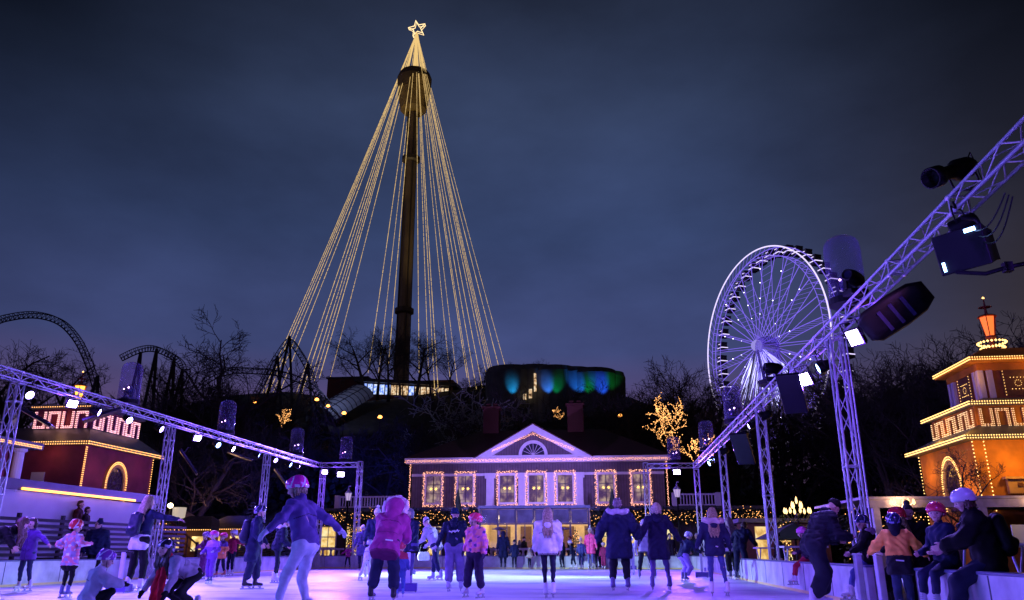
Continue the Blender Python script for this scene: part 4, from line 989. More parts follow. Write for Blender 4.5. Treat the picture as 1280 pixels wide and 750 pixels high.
# conifers near the left corner
for px, Y, pt, rad, lb in ((312,37.5,622,1.1,'bare looking frosted spruce behind the man with a backpack'), (365,38.5,628,1.0,'frosted spruce behind the pink helmet skater'), (345,40.5,645,.9,'small frosted spruce between two larger spruces'), (455,52,610,.9,'dark spruce behind the left roof balustrade')):
    q = P(px,680,Y); conifer((q.x,Y,GZ), P(px,pt,Y).z-GZ, rad, px, lb, m=M_frost)

# terrace clutter on the right
M_umb = mat('green_canvas', (.06,.08,.03), .8)
def parasol(x, Y, z, R_, label):
    r = empty('market_parasol', (x,Y,GZ), 0, label, 'parasol'); MB().tube((0,0,0),(0,0,z-GZ),.03).build('pole', M_slat, r); MB().lathe((0,0,z-GZ-.5), [(R_,0),(R_*.5,.3),(.04,.5),(0,.55)], 8).build('canopy', M_umb, r)
q = P(993,662,27); parasol(q.x, 27, q.z+.2, 1.3, 'dark green parasol under the chandelier lamp')
q = P(1010,668,31); parasol(q.x, 31, q.z+.3, 1.3, 'dark parasol beside the lit kiosk on the right')
k_ = empty('lit_kiosk', (P(985,680,33).x,33,GZ), 0, 'small kiosk with glowing yellow openings behind the chandelier lamp', 'kiosk')
MB().bb((-1.6,0,0),(1.6,2,2.0)).build('wall', M_brown, k_); MB().bb((-1.9,-.5,2.0),(1.9,2.2,2.15)).build('roof', M_lroof, k_)
for x in (-1.0,-.1,.9): 
    MB().quad((x-.22,-.012,.5),(x+.22,-.012,.5),(x+.22,-.012,1.85),(x-.22,-.012,1.85)).build('pane', M_winy, k_)
def outdoor_table(x, Y, label, h=1.05):
    r = empty('bar_table', (x,Y,GZ), random.uniform(-.3,.3), label, 'table', 'tables on the right terrace'); MB().bb((-.55,-.35,h-.05),(.55,.35,h)).build('table_top', M_white, r, bevel=.01)
    for sx in (-.45,.45):
        l = MB(); l.tube((sx,-.28,0),(sx,.28,h-.05),.022); l.tube((sx,.28,0),(sx,-.28,h-.05),.022); l.build('trestle_leg', M_steel, r)
for px, Y, lb in ((965,29,'pale bar table left of the third tower base'), (1005,22,'pale bar table beside the pink hatted child'), (1148,20,'pale trestle table behind the orange jacket skater'), (1235,15,'white trestle table at right behind the white helmet skater'),(1268,17,'second white trestle table near the photo edge')): outdoor_table(PX(px,690,5).x if False else P(px,690,Y).x, Y, lb)
# gallery roof along the right terrace: pale beam on posts with a lamp
gr = empty('timber_gallery', (8, 24, GZ), 0, 'pale timber gallery with posts and long beam behind the white helmet skater', 'gallery')
with_origin((8,24,GZ))
m = MB(); m.bb((7.2,23.3,1.95),(20,23.5,2.17)); m.bb((7.0,23.2,2.17),(20,28.4,2.24)); m.build('roof_beam', mat('pale_timber', (.45,.36,.42), .6, var=.2), gr)
for x in (7.4, 10.2, 12.6, 15.0, 18.0):
    m = MB(); m.bb((x-.09,23.31,GZ),(x+.09,23.49,1.95)); m.build('post', MATS['pale_timber'], gr)
m = MB(); 
for x in (8.5,11.4,13.9,16.4): m.bb((x-.3,23.9,.9),(x+.3,23.94,1.5))
m.build('menu_board', M_white, gr)
with_origin(None)
for x, Y, z in ((8.0,23.0,2.0),(11.6,22.9,2.0)):
    r = empty('gallery_lamp', (x,Y,z), 0, ('left' if x < 10 else 'right')+' one of two starburst lamps clipped to the pale timber gallery beam', 'lamp'); g_ = MB(); a_ = MB()
    for k in range(5): c_ = Vector((.3*cos(k*1.257),.2*sin(k*1.257),.05)); g_.lathe(c_, [(0,-.05),(.05,0),(.03,.09),(0,.12)], 8); a_.tube((0,.15,-.1), c_, .012)
    a_.tube((0,.15,-.1),(0,.32,.0),.02); a_.build('arm', M_steel, r); g_.build('glass_globe', MATS['globe_glow'], r); point('lamp', (x,Y-.1,z+.1), (1,.62,.3), 26, .15)
# faint row of warm lights further back on the right
garland('lit_garland', [(P(1100,652,30).x,30,P(1100,652,30).z),(P(1150,648,30).x,30,P(1150,648,30).z)], .25, 200, 40, 'short lit garland above the orange jacket skater', 'garland', M_bulb)
garland('lit_garland', [(P(1060,655,29).x,29,.5),(P(1062,640,29).x,29,2.4)], .3, 300, 34, 'lit garland beside the near right truss tower foot', 'garland', M_bulb)
garland('lit_garland', [(P(980,655,31).x,31,.3),(P(978,640,31).x,31,2.0)], .25, 300, 40, 'thin vertical lit garland left of the kiosk', 'garland', M_bulb)
garland('lit_garland', [(-18.2,18.6,.1),(-17.8,20.2,.9)], .3, 300, 24, 'small string of warm lights low behind the barrier at the left edge', 'garland', M_bulb)
# slanting flagpole right of the near tower
q0 = P(1087,640,14.6); r = empty('flagpole', (q0.x,14.6,GZ), 0, 'thin pale pole standing right of the near truss tower', 'pole'); MB().tube((0,0,0),(.0,0,5.0),.018,.012).build('pole_shaft', M_steel, r); MB().lathe((0,0,5.0), [(0,0),(.03,.03),(0,.07)], 8).build('pole_cap', M_steel, r)
# ================================================================ amusement rides on the hill
M_yel = emat('golden_light_strand', (1.0,.66,.24), .85)
TY = 171.0
tb = P(503,498,TY); tt = P(519,36,TY); TX = (tb.x+tt.x)/2; zb0 = hill_z(TX,TY)+GZ; zt = tt.z
tw = empty('drop_tower', (TX,TY,zb0), 0, 'tall slim ride tower hung with golden light strands and topped by a star', 'ride tower')
with_origin((TX,TY,zb0))
M_tow = mat('olive_painted_steel', (.16,.12,.07), .6, var=.2, scale=.3)
zc = P(517,118,TY).z
m = MB(); m.tube((TX,TY,zb0),(TX,TY,zc),1.65,1.15,12); m.build('shaft', M_tow, tw)
m = MB()
for k in range(4): a = k*pi/2+.6; m.tube((TX+1.75*cos(a),TY+1.75*sin(a),zb0),(TX+1.3*cos(a),TY+1.3*sin(a),zc),.18,n=5)
for z in (zb0+22, zb0+62): m.lathe((TX,TY,z), [(1.8,0),(2.3,.3),(2.3,1.3),(1.8,1.6)], 12)
m.build('guide_rails', mat('dark_rail', (.05,.04,.03), .6), tw)
z0 = P(515,138,TY).z; z1 = P(516,93,TY).z
m = MB(); m.lathe((TX,TY,z0), [(2.6,-.8),(3.4,0),(4.1,(z1-z0)*.40),(4.3,(z1-z0)*.5)], 12)
m.lathe((TX,TY,z0+(z1-z0)*.52), [(4.3,0),(4.6,(z1-z0)*.30),(3.9,(z1-z0)*.48)], 12); m.build('cabin', mat('tower_head', (.22,.16,.06), .6, var=.3, scale=.5), tw)
m = MB()
for k in range(6): a = k*pi/3; m.tube((TX+2.6*cos(a),TY+2.6*sin(a),z1-.3),(TX+.25*cos(a),TY+.25*sin(a),zt-1.6),.14,n=5)
m.tube((TX,TY,z1-2),(TX,TY,zt-1.2),.5,.2); m.build('mast', M_yel, tw)
# strands: pixel x of the foot on the photograph, pixel y of the foot
feet = [(323,503),(333,498),(340,494),(368,499),(385,486),(399,473),(413,471),(460,467),(473,467),(485,462),(504,480),(524,477),(537,499),(544,499),(563,477),(584,473),(592,511),(606,500),(613,492),(618,494),(624,499),(629,480),(634,467),(328,500),(347,497),(377,492),(392,479),(548,492),(572,481),(599,506),(621,497)]
for i, (px, py) in enumerate(feet):
    Rr = 29.5; q = P(px, py, TY); dx = q.x-TX; sg = -1 if i % 2 else 1
    dy = sqrt(max(0, Rr*Rr-dx*dx))*sg*.95; q = P(px, py, TY+dy); a = atan2(dy, dx)
    s = MB(); A = Vector((TX+.3*cos(a),TY+.3*sin(a),zt-2.0)); B = Vector(q); n = 90; rnd = random.Random(i)
    for k in range(n):
        t0 = k/n; t1 = (k+rnd.uniform(.8,1.0))/n
        def sag(t): v_ = A.lerp(B, t); v_.z -= 1.4*sin(pi*t); return v_
        s.tube(sag(t0), sag(t1), rnd.uniform(.045,.075), n=4, cap=False)
    s.build('light_strand', M_yel, tw)
# star
m = MB(); c = Vector((TX,TY,zt+.2)); R_ = 2.5; star = []
for k in range(10):
    a = pi/2+k*pi/5+.18; rr = R_ if k % 2 == 0 else R_*.42; star.append(c+Vector((cos(a)*rr*.95, .0, sin(a)*rr)))
m.path(star, .14, 5, True); m.path([p+Vector((0,.9,0)) for p in star], .11, 5, True)
for p in star[::2]: m.tube(p, p+Vector((0,.9,0)), .1)
m.build('star', emat('star_light', (1,.72,.35), 1.6), tw)
with_origin(None)
# the tower is lit from its foot
spot('tower_uplight', (TX-12,TY-14,zb0+2), (TX,TY,zc), (1,.72,.35), 42000, 14, .6, .3)
spot('tower_uplight', (TX+12,TY-12,zb0+2), (TX,TY,zc-20), (1,.72,.35), 26000, 30, .8, .3)

# ---- Ferris wheel
WY = 219.0; wc = P(958,433,WY); Wc = Vector((wc.x,WY,wc.z)); Wr = 28.3; aw = radians(65.5); tW = Vector((cos(aw),-sin(aw),0)); nW = Vector((-sin(aw),-cos(aw),0)); zU = Vector((0,0,1))
fw = empty('ferris_wheel', (Wc.x,Wc.y,GZ+hill_z(Wc.x,Wc.y)), 0, 'big white rimmed ferris wheel with violet lit spokes on the right', 'ferris wheel')
with_origin((Wc.x,Wc.y,GZ+hill_z(Wc.x,Wc.y)))
def wp(a, r, d): return Wc+tW*(cos(a)*r)+zU*(sin(a)*r)+nW*d
M_rim = emat('white_rim_light', (.72,.62,1.0), 1.4); M_spk = emat('violet_spoke_light', (.24,.15,1.0), .95); M_dot = emat('white_spark', (.85,.85,1), 6)
N_ = 120
m = MB(); m.path([wp(2*pi*k/N_, Wr, 1.4) for k in range(N_)], .19, 6, True); m.build('front_rim', M_rim, fw)
m = MB(); m.path([wp(2*pi*k/N_, Wr-2.6, 1.4) for k in range(N_)], .09, 5, True); m.path([wp(2*pi*k/N_, Wr, -1.4) for k in range(N_)], .12, 5, True); m.path([wp(2*pi*k/N_, Wr-2.6, -1.4) for k in range(N_)], .08, 5, True)
for k in range(84):
    a0, a1 = 2*pi*k/84, 2*pi*(k+1)/84; m.tube(wp(a0,Wr,1.4), wp(a1,Wr-2.6,1.4), .05, n=4, cap=False); m.tube(wp(a0,Wr-2.6,1.4), wp(a0,Wr-2.6,-1.4), .05, n=4, cap=False)
m.build('rim_bracing', M_spk, fw)
for k in range(28):
    a = 2*pi*k/28+.05; s = MB(); s.tube(wp(a,1.6,2.6), wp(a,Wr-2.6,1.4), .10, n=4, cap=False); s.tube(wp(a,1.6,-2.6), wp(a,Wr-2.6,-1.4), .08, n=4, cap=False)
    if k % 2 == 0:
        for j in range(9):
            r0, r1 = 8+j*1.95, 8+(j+1)*1.95; s.tube(wp(a,r0,2.4-r0*.04),wp(a,r1,-2.4+r1*.04),.045,n=3,cap=False)
    s.build('spoke', M_spk, fw)
m = MB(); rnd = random.Random(5)
for k in range(14):
    a = 2*pi*k/14+.05
    for r_ in (9,13.5,18,22): 
        if rnd.random() < .75: m.octa(wp(a,r_,2.2), .16)
m.build('spark_light', M_dot, fw)
M_gond = mat('dark_gondola', (.03,.03,.05), .3, var=.1)
g0 = None
for k in range(42):
    a = 2*pi*k/42+.03; c = wp(a, Wr-.2, -3.6)
    g = MB(); lw = MB(); ax = tW
    x_ = nW
    def q3(u, v_, w_): return c+ax*u+x_*v_+zU*w_
    def bx3(mb, u0,u1,v0,v1,w0,w1): mb.add([q3(u,v_,w_) for u in (u0,u1) for v_ in (v0,v1) for w_ in (w0,w1)], [(0,1,3,2),(4,6,7,5),(0,4,5,1),(2,3,7,6),(0,2,6,4),(1,5,7,3)])
    bx3(g,-1.1,1.1,-1.1,1.1,-2.0,-1.1); bx3(g,-1.1,1.1,-1.1,1.1,.3,.7); bx3(g,-1.05,1.05,-1.0,1.0,-1.1,.3); g.tube(q3(0,0,.6), wp(a,Wr,-1.4), .14, n=5)
    bx3(lw,-1.18,1.18,-1.18,1.18,-1.22,-.98); bx3(lw,-.5,.5,-1.2,1.2,.0,.12)
    go = g.build('gondola', M_gond, fw); lw.build('light_bar', M_rim, go)
m = MB(); m.lathe(Wc+nW*2.6, [(1.7,0),(1.6,.9),(1.1,1.7),(0,2.1)], 18, nW); m.build('hub_cap', emat('hub_glow', (.42,.36,1.0), .75), fw, smooth=True)
m = MB(); m.tube(Wc-nW*4, Wc+nW*3, 1.3, n=14); m.build('hub_axle', M_steel, fw)
gz = GZ+hill_z(Wc.x,Wc.y)
M_leg = mat('white_ride_steel', (.6,.6,.65), .4, .2, var=.05)
for s1 in (-1,1):
    for s2 in (-1,1):
        m = MB(); m.tube(Wc+nW*(3.2*s2), Vector((Wc.x,Wc.y,gz))+tW*(15*s1)+nW*(8*s2), .35, .5, 10); m.build('support_leg', M_leg, fw, smooth=True)
m = MB(); rn = random.Random(9)
for k in range(70):
    a = rn.uniform(-2.6,-.6); r0 = rn.uniform(1.5,5); r1 = rn.uniform(8,19); m.tube(wp(a,r0,1.5+rn.random()), wp(a+rn.uniform(-.05,.05),r1,1.2), rn.uniform(.05,.11), n=3, cap=False)
m.build('hub_light_rays', emat('blue_white_glow', (.5,.5,1.0), 2.4), fw)  # glow around the hub shaped as glowing rods
with_origin(None)
spot('wheel_uplight', Vector((Wc.x,Wc.y,gz+1))+nW*14, Wc, (.26,.30,1), 130000, 40, .6, .5)

# ---- roller coaster
M_track = mat('dark_track_steel', (.03,.028,.045), .5, .3, var=.1)
def catmull(pts, n=10):
    out = []; P_ = [Vector(p) for p in pts]
    for i in range(len(P_)-1):
        p0, p1, p2, p3 = P_[max(i-1,0)], P_[i], P_[i+1], P_[min(i+2,len(P_)-1)]
        for k in range(n):
            t = k/n; out.append(.5*((2*p1)+(-p0+p2)*t+(2*p0-5*p1+4*p2-p3)*t*t+(-p0+3*p1-3*p2+p3)*t**3))
    return out+[P_[-1]]
def track(parent, pts, g=.55, dep=.8, r=.065):
    c = catmull(pts); m = MB(); n = len(c); L_, R_, D_ = [], [], []
    for i, p in enumerate(c):
        d = (c[min(i+1,n-1)]-c[max(i-1,0)]).normalized(); s = d.cross(Vector((0,.85,.5)) if abs(d.y) < .9 else Vector((1,0,0))).normalized(); s = Vector((0,1,0))*1.0 if s.length < .1 else s
        h = Vector((0,1,0))-d*d.y; h.normalize(); u = h.cross(d).normalized()
        if u.z < 0: u = -u
        L_.append(p+h*g); R_.append(p-h*g); D_.append(p-u*dep)
    m.path(L_, r, 5); m.path(R_, r, 5); m.path(D_, r*1.5, 5)
    for i in range(0, n-1, 2):
        m.tube(L_[i], D_[i], r*.6, n=4, cap=False); m.tube(R_[i], D_[i], r*.6, n=4, cap=False); m.tube(L_[i], R_[i], r*.6, n=4, cap=False); m.tube(D_[i], R_[i+1], r*.5, n=4, cap=False); m.tube(D_[i], L_[i+1], r*.5, n=4, cap=False)
    m.build('track', M_track, parent)
    return c
def legs(parent, tops, spread=2.2):
    for t in tops:
        zg_ = GZ+hill_z(t.x,t.y); m = MB()
        for s in (-1,1): m.tube(t, Vector((t.x+s*spread,t.y+.4*s,zg_)), .22, .26, 6)
        k = 1
        while t.z-k*2.2 > zg_+1:
            f = k*2.2/(t.z-zg_); m.tube(Vector((t.x-spread*f,t.y,t.z-k*2.2)), Vector((t.x+spread*(f+2.2/(t.z-zg_))*1.0,t.y,t.z-(k+1)*2.2 if t.z-(k+1)*2.2 > zg_ else zg_)), .08, n=4); k += 1
        m.build('support', M_track, parent)
def rc_px(lst, Y, dY=0): return [P(a, b, Y+dY*i) for i, (a, b) in enumerate(lst)]
def coaster(label, pxs, Y, dY, leg_px, extra=(), spread=2.2, g=.45):
    p = rc_px(pxs, Y, dY); o = p[len(p)//2]; r = empty('roller_coaster', (o.x,o.y,GZ+hill_z(o.x,o.y)), 0, label, 'roller coaster')
    with_origin(r.location.copy()); track(r, p, g)
    for e in extra: track(r, rc_px(*e), g)
    legs(r, [P(a, b, yy) for a, b, yy in leg_px], spread); with_origin(None); return r
coaster('dark roller coaster loop arching up at the far left above the truss', [(-30,430),(-8,402),(18,393),(48,391),(76,399),(96,418),(110,444),(122,480),(128,520)], 95, 0, [(-6,408,95),(122,470,96)], ())
coaster('short curved roller coaster track on trestles left of the lone bare tree', [(150,446),(172,436),(192,433),(212,440),(228,452),(231,470),(222,492)], 105, 1.0, [(176,440,106),(196,436,107),(218,447,108),(228,462,109)], (), 1.0)
coaster('peaked roller coaster lift hill below the golden strands', [(318,492),(330,470),(344,446),(362,424),(377,440),(389,462),(398,488),(412,508),(432,528)], 120, -1.0, [(362,420,119),(347,445,119),(385,455,117),(400,490,115)],
        (([(236,492),(262,471),(290,461),(322,461),(350,464),(376,472),(398,486),(414,505)], 112, 0),), 1.6)
coaster('low dark roller coaster arch between the golden strands and the rock', [(575,498),(592,483),(612,475),(640,470),(668,472),(690,480)], 135, 0, [(600,482,135),(640,472,135)], ())

# ---- hill station with lit windows, quonset shelter and hill-top rock
hs = P(505,483,150); r = empty('hilltop_pavilion', (hs.x,150,GZ+hill_z(hs.x,150)), 0, 'long low pavilion on the hill with blue white and warm lit windows under the tower', 'building')
with_origin(r.location.copy())
xa, xb = P(450,480,150).x, P(566,480,150).x; z0, z1 = P(500,493,150).z, P(500,476,150).z
m = MB(); m.bb((xa,150.2,GZ+hill_z(xa,150)-2),(xb,156,z1)); m.build('wall', M_brown, r)
m = MB(); m.add([(xa-1,149,z1+.01),(xb+1,149,z1+.01-1.6),(xb+1,157,z1-1.6),(xa-1,157,z1),(xa-1,149,z1+.7),(xb+1,149,z1-.9),(xb+1,157,z1+.4-1.2),(xa-1,157,z1+1.1)], [(0,1,2,3),(4,5,6,7),(0,4,5,1),(2,6,7,3),(0,3,7,4),(1,5,6,2)]); m.build('roof', M_track, r)
M_bluewin = room_mat('cold_lit_window', 7, 1.2, ((.08,.18,.9), (.35,.5,1.0), (.85,.9,1.0))); M_warmwin = room_mat('hill_warm_window', 9, .9, ((.10,.05,.02), (.8,.5,.25), (1,.85,.6)))
n = 15
for i in range(n):
    a = xa+.4+(xb-xa-.8)*i/n; b = a+(xb-xa-.8)/n*.82; zt_ = z1-.35-1.5*(i/n); zb_ = zt_-2.1+.5*(i/n)
    m = MB(); m.quad((a,150.17,zb_),(b,150.17,zb_),(b,150.17,zt_),(a,150.17,zt_)); m.build('window', M_bluewin if i < 5 or i == 8 else M_warmwin, r)
with_origin(None)
def quonset():
    a = P(400,527,118); b = P(450,497,128); a = Vector(a); b = Vector(b); d = (b-a).normalized(); u = Vector((0,0,1)); s = d.cross(u).normalized(); u = s.cross(d)
    r = empty('tunnel_shelter', ((a.x+b.x)/2,(a.y+b.y)/2,GZ+hill_z((a.x+b.x)/2,(a.y+b.y)/2)), 0, 'ribbed half round tunnel roof climbing the hill right of the coaster peak', 'tunnel roof')
    with_origin(r.location.copy()); m = MB(); n, k_ = 9, 10; R_ = 2.3
    vs = [a.lerp(b, i/n)+s*(R_*cos(pi*j/k_))*1.2+u*(R_*sin(pi*j/k_)) for i in range(n+1) for j in range(k_+1)]
    m.add(vs, [(i*(k_+1)+j, i*(k_+1)+j+1, (i+1)*(k_+1)+j+1, (i+1)*(k_+1)+j) for i in range(n) for j in range(k_)]); m.build('skin', mat('translucent_sheet', (.5,.55,.62), .4, var=.15, scale=.5), r)
    m = MB()
    for i in range(n+1): m.path([a.lerp(b, i/n)+s*(R_*1.02*cos(pi*j/k_))*1.2+u*(R_*1.02*sin(pi*j/k_)) for j in range(k_+1)], .07, 4)
    for j in (3,5,7): m.tube(a+s*(R_*1.24*cos(pi*j/k_))+u*(R_*1.02*sin(pi*j/k_)), b+s*(R_*1.24*cos(pi*j/k_))+u*(R_*1.02*sin(pi*j/k_)), .06, n=4)
    m.build('rib', M_track, r); with_origin(None)
    spot('shelter_light', a+Vector((4,-9,6)), (a+b)/2, (.45,.5,1), 1500, 80, .6, .3)
quonset()
hh = P(430,478,150); r = empty('hilltop_shed', (hh.x,152,GZ+hill_z(hh.x,152)), 0, 'dull red shed on the hill left of the lit hilltop pavilion', 'shed'); z1_ = P(430,473,152).z-r.location.z; MB().bb((-4.2,0,-1),(4.2,5,z1_)).build('wall', M_brick, r); MB().bb((-4.5,-.3,z1_),(4.5,5.2,z1_+.3)).build('roof', M_track, r)
# rock with fluted sides, lit blue and green
rk = P(705,500,125); r = empty('fluted_rock_building', (rk.x,125,GZ+hill_z(rk.x,125)), 0, 'dark rounded fluted rock building on the hill with blue and green uplights', 'building')
with_origin(r.location.copy()); m = MB(); M_rock = mat('dark_rock_render', (.12,.13,.14), .85, var=.3, scale=.6, bump=.6)
lobes = [(640,462,4.6),(668,460,4.2),(692,462,4.4),(716,463,4.2),(740,465,4.4),(762,466,2.6)]
zb_ = P(700,520,125).z-4
for i, (px, py, R_) in enumerate(lobes):
    c = P(px,py,128); m.lathe((c.x,128+.5*(i % 2),zb_), [(R_*.86,0),(R_*.96,(c.z-zb_)*.55),(R_,(c.z-zb_)*.93),(R_*.9,c.z-zb_),(0,c.z-zb_+.5)], 22)
m.build('rock_wall', M_rock, r, smooth=False)
m = MB(); 
for px, py, w2, h2_ in ((656,496,.5,.9),(663,492,.5,1.5),(669,478,.4,3.0)): c = P(px,py,123.3); m.bb((c.x-w2/2,123.2,c.z-h2_/2),(c.x+w2/2,123.4,c.z+h2_/2))
m.build('window', M_warmwin, r)
with_origin(None)
for px, py, col, wt, tx in ((642,503,(.02,.45,1),2600,640),(686,503,(.05,.25,1),3800,684),(694,503,(.0,.9,.25),900,697),(729,503,(.02,.22,1),5200,722),(733,503,(.0,.8,.15),1400,737),(766,505,(.02,.12,1),7000,750),(769,505,(.0,.8,.1),1500,768)):
    spot('rock_uplight', P(px,py-6,121.9), P(tx,478,124.3), col, wt*.42, 46, .9, .15)
# small lamps on the hillside
hl = 0
for px, py, Y in ((396,500,100),(430,517,95),(475,522,92),(318,503,100),(410,508,110),(775,520,90)):
    c = P(px,py,Y); r = empty('hillside_lamp', (c.x,Y,c.z-2.2), 0, 'small orange lamp '+('left of the coaster lift hill','below the coaster peak','on the slope by the tunnel roof','in the dark trees left of the roof','near the lift hill supports','right of the brick chimney')[(3,0,2,1,4,5)[hl] if False else hl], 'lamp', 'orange lamps on the hillside'); hl += 1
    MB().tube((0,0,-.5),(0,0,2.1),.05).build('post', M_black, r); MB().lathe((0,0,2.1), [(.1,0),(.3,.1),(.22,.3),(0,.4)], 8).build('lamp_glass', emat('orange_lamp', (1,.33,.06), 7), r)

# ================================================================ trees
def bare_tree(seed, h, spread=.5, lev=4, nch=(5,5,4,4), r0=.22, twig=.018, trunk_frac=.3, upward=.35):
    rnd = random.Random(seed); tr = MB(); cr = MB(); tips = []
    def branch(p, d, L_, r, l):
        m = tr if l <= 1 else cr; n = 4 if l < 2 else (3 if l < 4 else 2); pts = [Vector(p)]; q = Vector(p); dd = Vector(d)
        for i in range(n):
            dd = (dd+Vector((rnd.gauss(0,.13+.03*l),rnd.gauss(0,.13+.03*l),rnd.gauss(0,.08)+ (.06*upward if l else 0)))).normalized(); q = q+dd*(L_/n); pts.append(q.copy())
        rr = [max(twig*.6, r*(1-.62*i/n)) for i in range(n+1)]
        m.path(pts, rr, 7 if l == 0 else (5 if l == 1 else 3))
        tips.append((pts, l))
        if l >= lev: return
        k = nch[min(l, len(nch)-1)]
        for j in range(k):
            t = (trunk_frac if l == 0 else .25)+(1-(trunk_frac if l == 0 else .25))*(j+rnd.random()*.8)/k; i = min(n-1, int(t*n)); pp = pts[i].lerp(pts[i+1], t*n-i)
            base = (pts[i+1]-pts[i]).normalized(); a = rnd.uniform(0,2*pi) if l else j*2.4+rnd.uniform(-.4,.4); o1 = base.orthogonal().normalized(); o2_ = base.cross(o1)
            side = o1*cos(a)+o2_*sin(a); nd = (base*(1-spread)+side*(spread+.2)+Vector((0,0,upward*.45))).normalized()
            branch(pp, nd, L_*rnd.uniform(.5,.72)*(1-.25*t), max(twig, r*.5*(1-.4*t)), l+1)
    branch((0,0,0), (rnd.gauss(0,.04),rnd.gauss(0,.04),1), h*.62, r0, 0)
    return tr, cr, tips
M_twig = mat('dark_twigs', (.055,.045,.045), .85, var=.2)
PT = []
for i, (sd, h, sp, lv, nc) in enumerate(((1,12,.5,4,(7,6,6,5)),(2,13,.42,4,(8,6,6,4)),(3,11,.55,4,(7,6,5,5)),(4,14,.45,4,(8,6,6,4)))):
    tr, cr, _ = bare_tree(sd, h, sp, lv, nc, r0=.26, twig=.015); PT.append((tr, cr, h))
tree_protos = {}
def put_tree(k, loc, h, label, rz=None, group='bare trees of the park'):
    tr, cr, h0 = PT[k]
    if k not in tree_protos:
        r = empty('bare_tree', (0,0,0)); a = tr.build('trunk', M_bark, r, smooth=True); b = cr.build('crown', M_twig, r); zmax = max(v[2] for v in cr.v); tree_protos[k] = (r, zmax)
    else: r = copy_tree(tree_protos[k][0])
    zmax = tree_protos[k][1]; s = h/zmax; r.location = loc; r.scale = (s,s,s); r.rotation_euler = (0,0,random.uniform(0,6.28) if rz is None else rz)
    tag(r, label, 'tree', group); return r
def tree_px(k, px, ptop, Y, label, rz=None, group='bare trees of the park'):
    q = P(px, 560, Y); z0 = GZ+hill_z(q.x, Y)-.2; zt_ = P(px, ptop, Y).z; return put_tree(k, (q.x, Y, z0), max(3, zt_-z0), label, rz, group)
named = [(0,292,402,82,'lone bare tree standing against the sky left of the coaster peak'),(1,468,404,140,'broad bare tree silhouetted left of the tower foot'),(3,536,410,142,'broad bare tree silhouetted right of the tower foot'),(2,452,416,146,'bare tree leaning left behind the broad tree at the tower foot'),(3,497,404,147,'bare tree directly before the tower foot'),(0,482,418,138,'low bushy bare tree left of the tower foot'),(2,517,415,138,'low bushy bare tree right of the tower foot'),(1,560,432,145,'smaller bare tree between the tower foot and the low coaster arch'),
         (2,30,412,112,'bare tree under the far left coaster loop'),(1,255,446,90,'lower bare tree beside the short curved coaster track'),(0,600,455,140,'thin bare tree behind the right golden strands'),
         (2,240,520,46,'leaning tree trunk behind the lit cabins'),(1,1262,408,60,'bare tree behind the amber pavilion at the right edge')]
for k, px, pt, Y, lb in named: tree_px(k, px, pt, Y, lb)
tree_px(0,1176,556,31.2-2.2,'small bare tree in front of the arched window of the amber pavilion')
rnd = random.Random(11)
def wood(lst, label, group):
    for px, pt, Y in lst: tree_px(rnd.randrange(4), px, pt, Y, label, None, group)
wood([(px+rnd.uniform(-8,8), pt+rnd.uniform(-8,14), Y+rnd.uniform(-6,6)) for Y in (62,74,90) for px, pt in ((1075,446),(1105,440),(1140,436),(1170,440),(1195,442),(1230,428),(1255,420),(1285,415))], 'bare tree of the dark wood left of the amber pavilion', 'trees of the dark wood right of the near truss tower')
wood([(px+rnd.uniform(-8,8), pt+rnd.uniform(-8,10), Y+rnd.uniform(-5,5)) for Y in (72,92) for px, pt in ((775,478),(798,470),(822,476),(846,462),(868,458),(890,462),(915,475),(940,480),(965,482),(1000,480),(1035,470))], 'bare tree of the dark wood below the ferris wheel', 'trees of the dark wood below the ferris wheel')
wood([(px+rnd.uniform(-6,6), pt+rnd.uniform(-8,14), Y+rnd.uniform(-6,6)) for Y, l in ((64,((420,520),(450,515),(480,512),(515,515),(545,505),(575,500),(600,495),(230,500),(330,500),(370,510))), (95,((10,430),(60,425),(140,450),(200,452),(330,468),(250,462),(560,480),(640,476),(215,450),(275,462)))) for px, pt in l], 'bare tree on the dark hillside behind the left truss', 'trees on the dark hillside')
wood([(px, pt, 143) for px, pt in ((640,452),(668,450),(700,455),(735,460),(585,468),(620,462))], 'thin bare tree behind the rock building', 'trees behind the rock building')
# whitish bent branch tree lit from below
tr, cr, _ = bare_tree(21, 7, .6, 4, (6,5,4,4), .16, .02); q = P(560,540,70); r = empty('pale_lit_tree', (q.x,70,GZ+hill_z(q.x,70)), 0, 'pale branched tree catching cold light behind the left end of the roof', 'tree'); s = (P(560,480,70).z-r.location.z)/max(v[2] for v in cr.v); r.scale = (s,s,s); Mp = mat('pale_bark', (.42,.44,.44), .8, var=.2); tr.build('trunk', Mp, r); cr.build('crown', Mp, r)
spot('tree_light', (q.x+3,64,r.location.z+3.5), (q.x,70,P(560,505,70).z), (.45,.6,1), 420, 60, .7, .2)
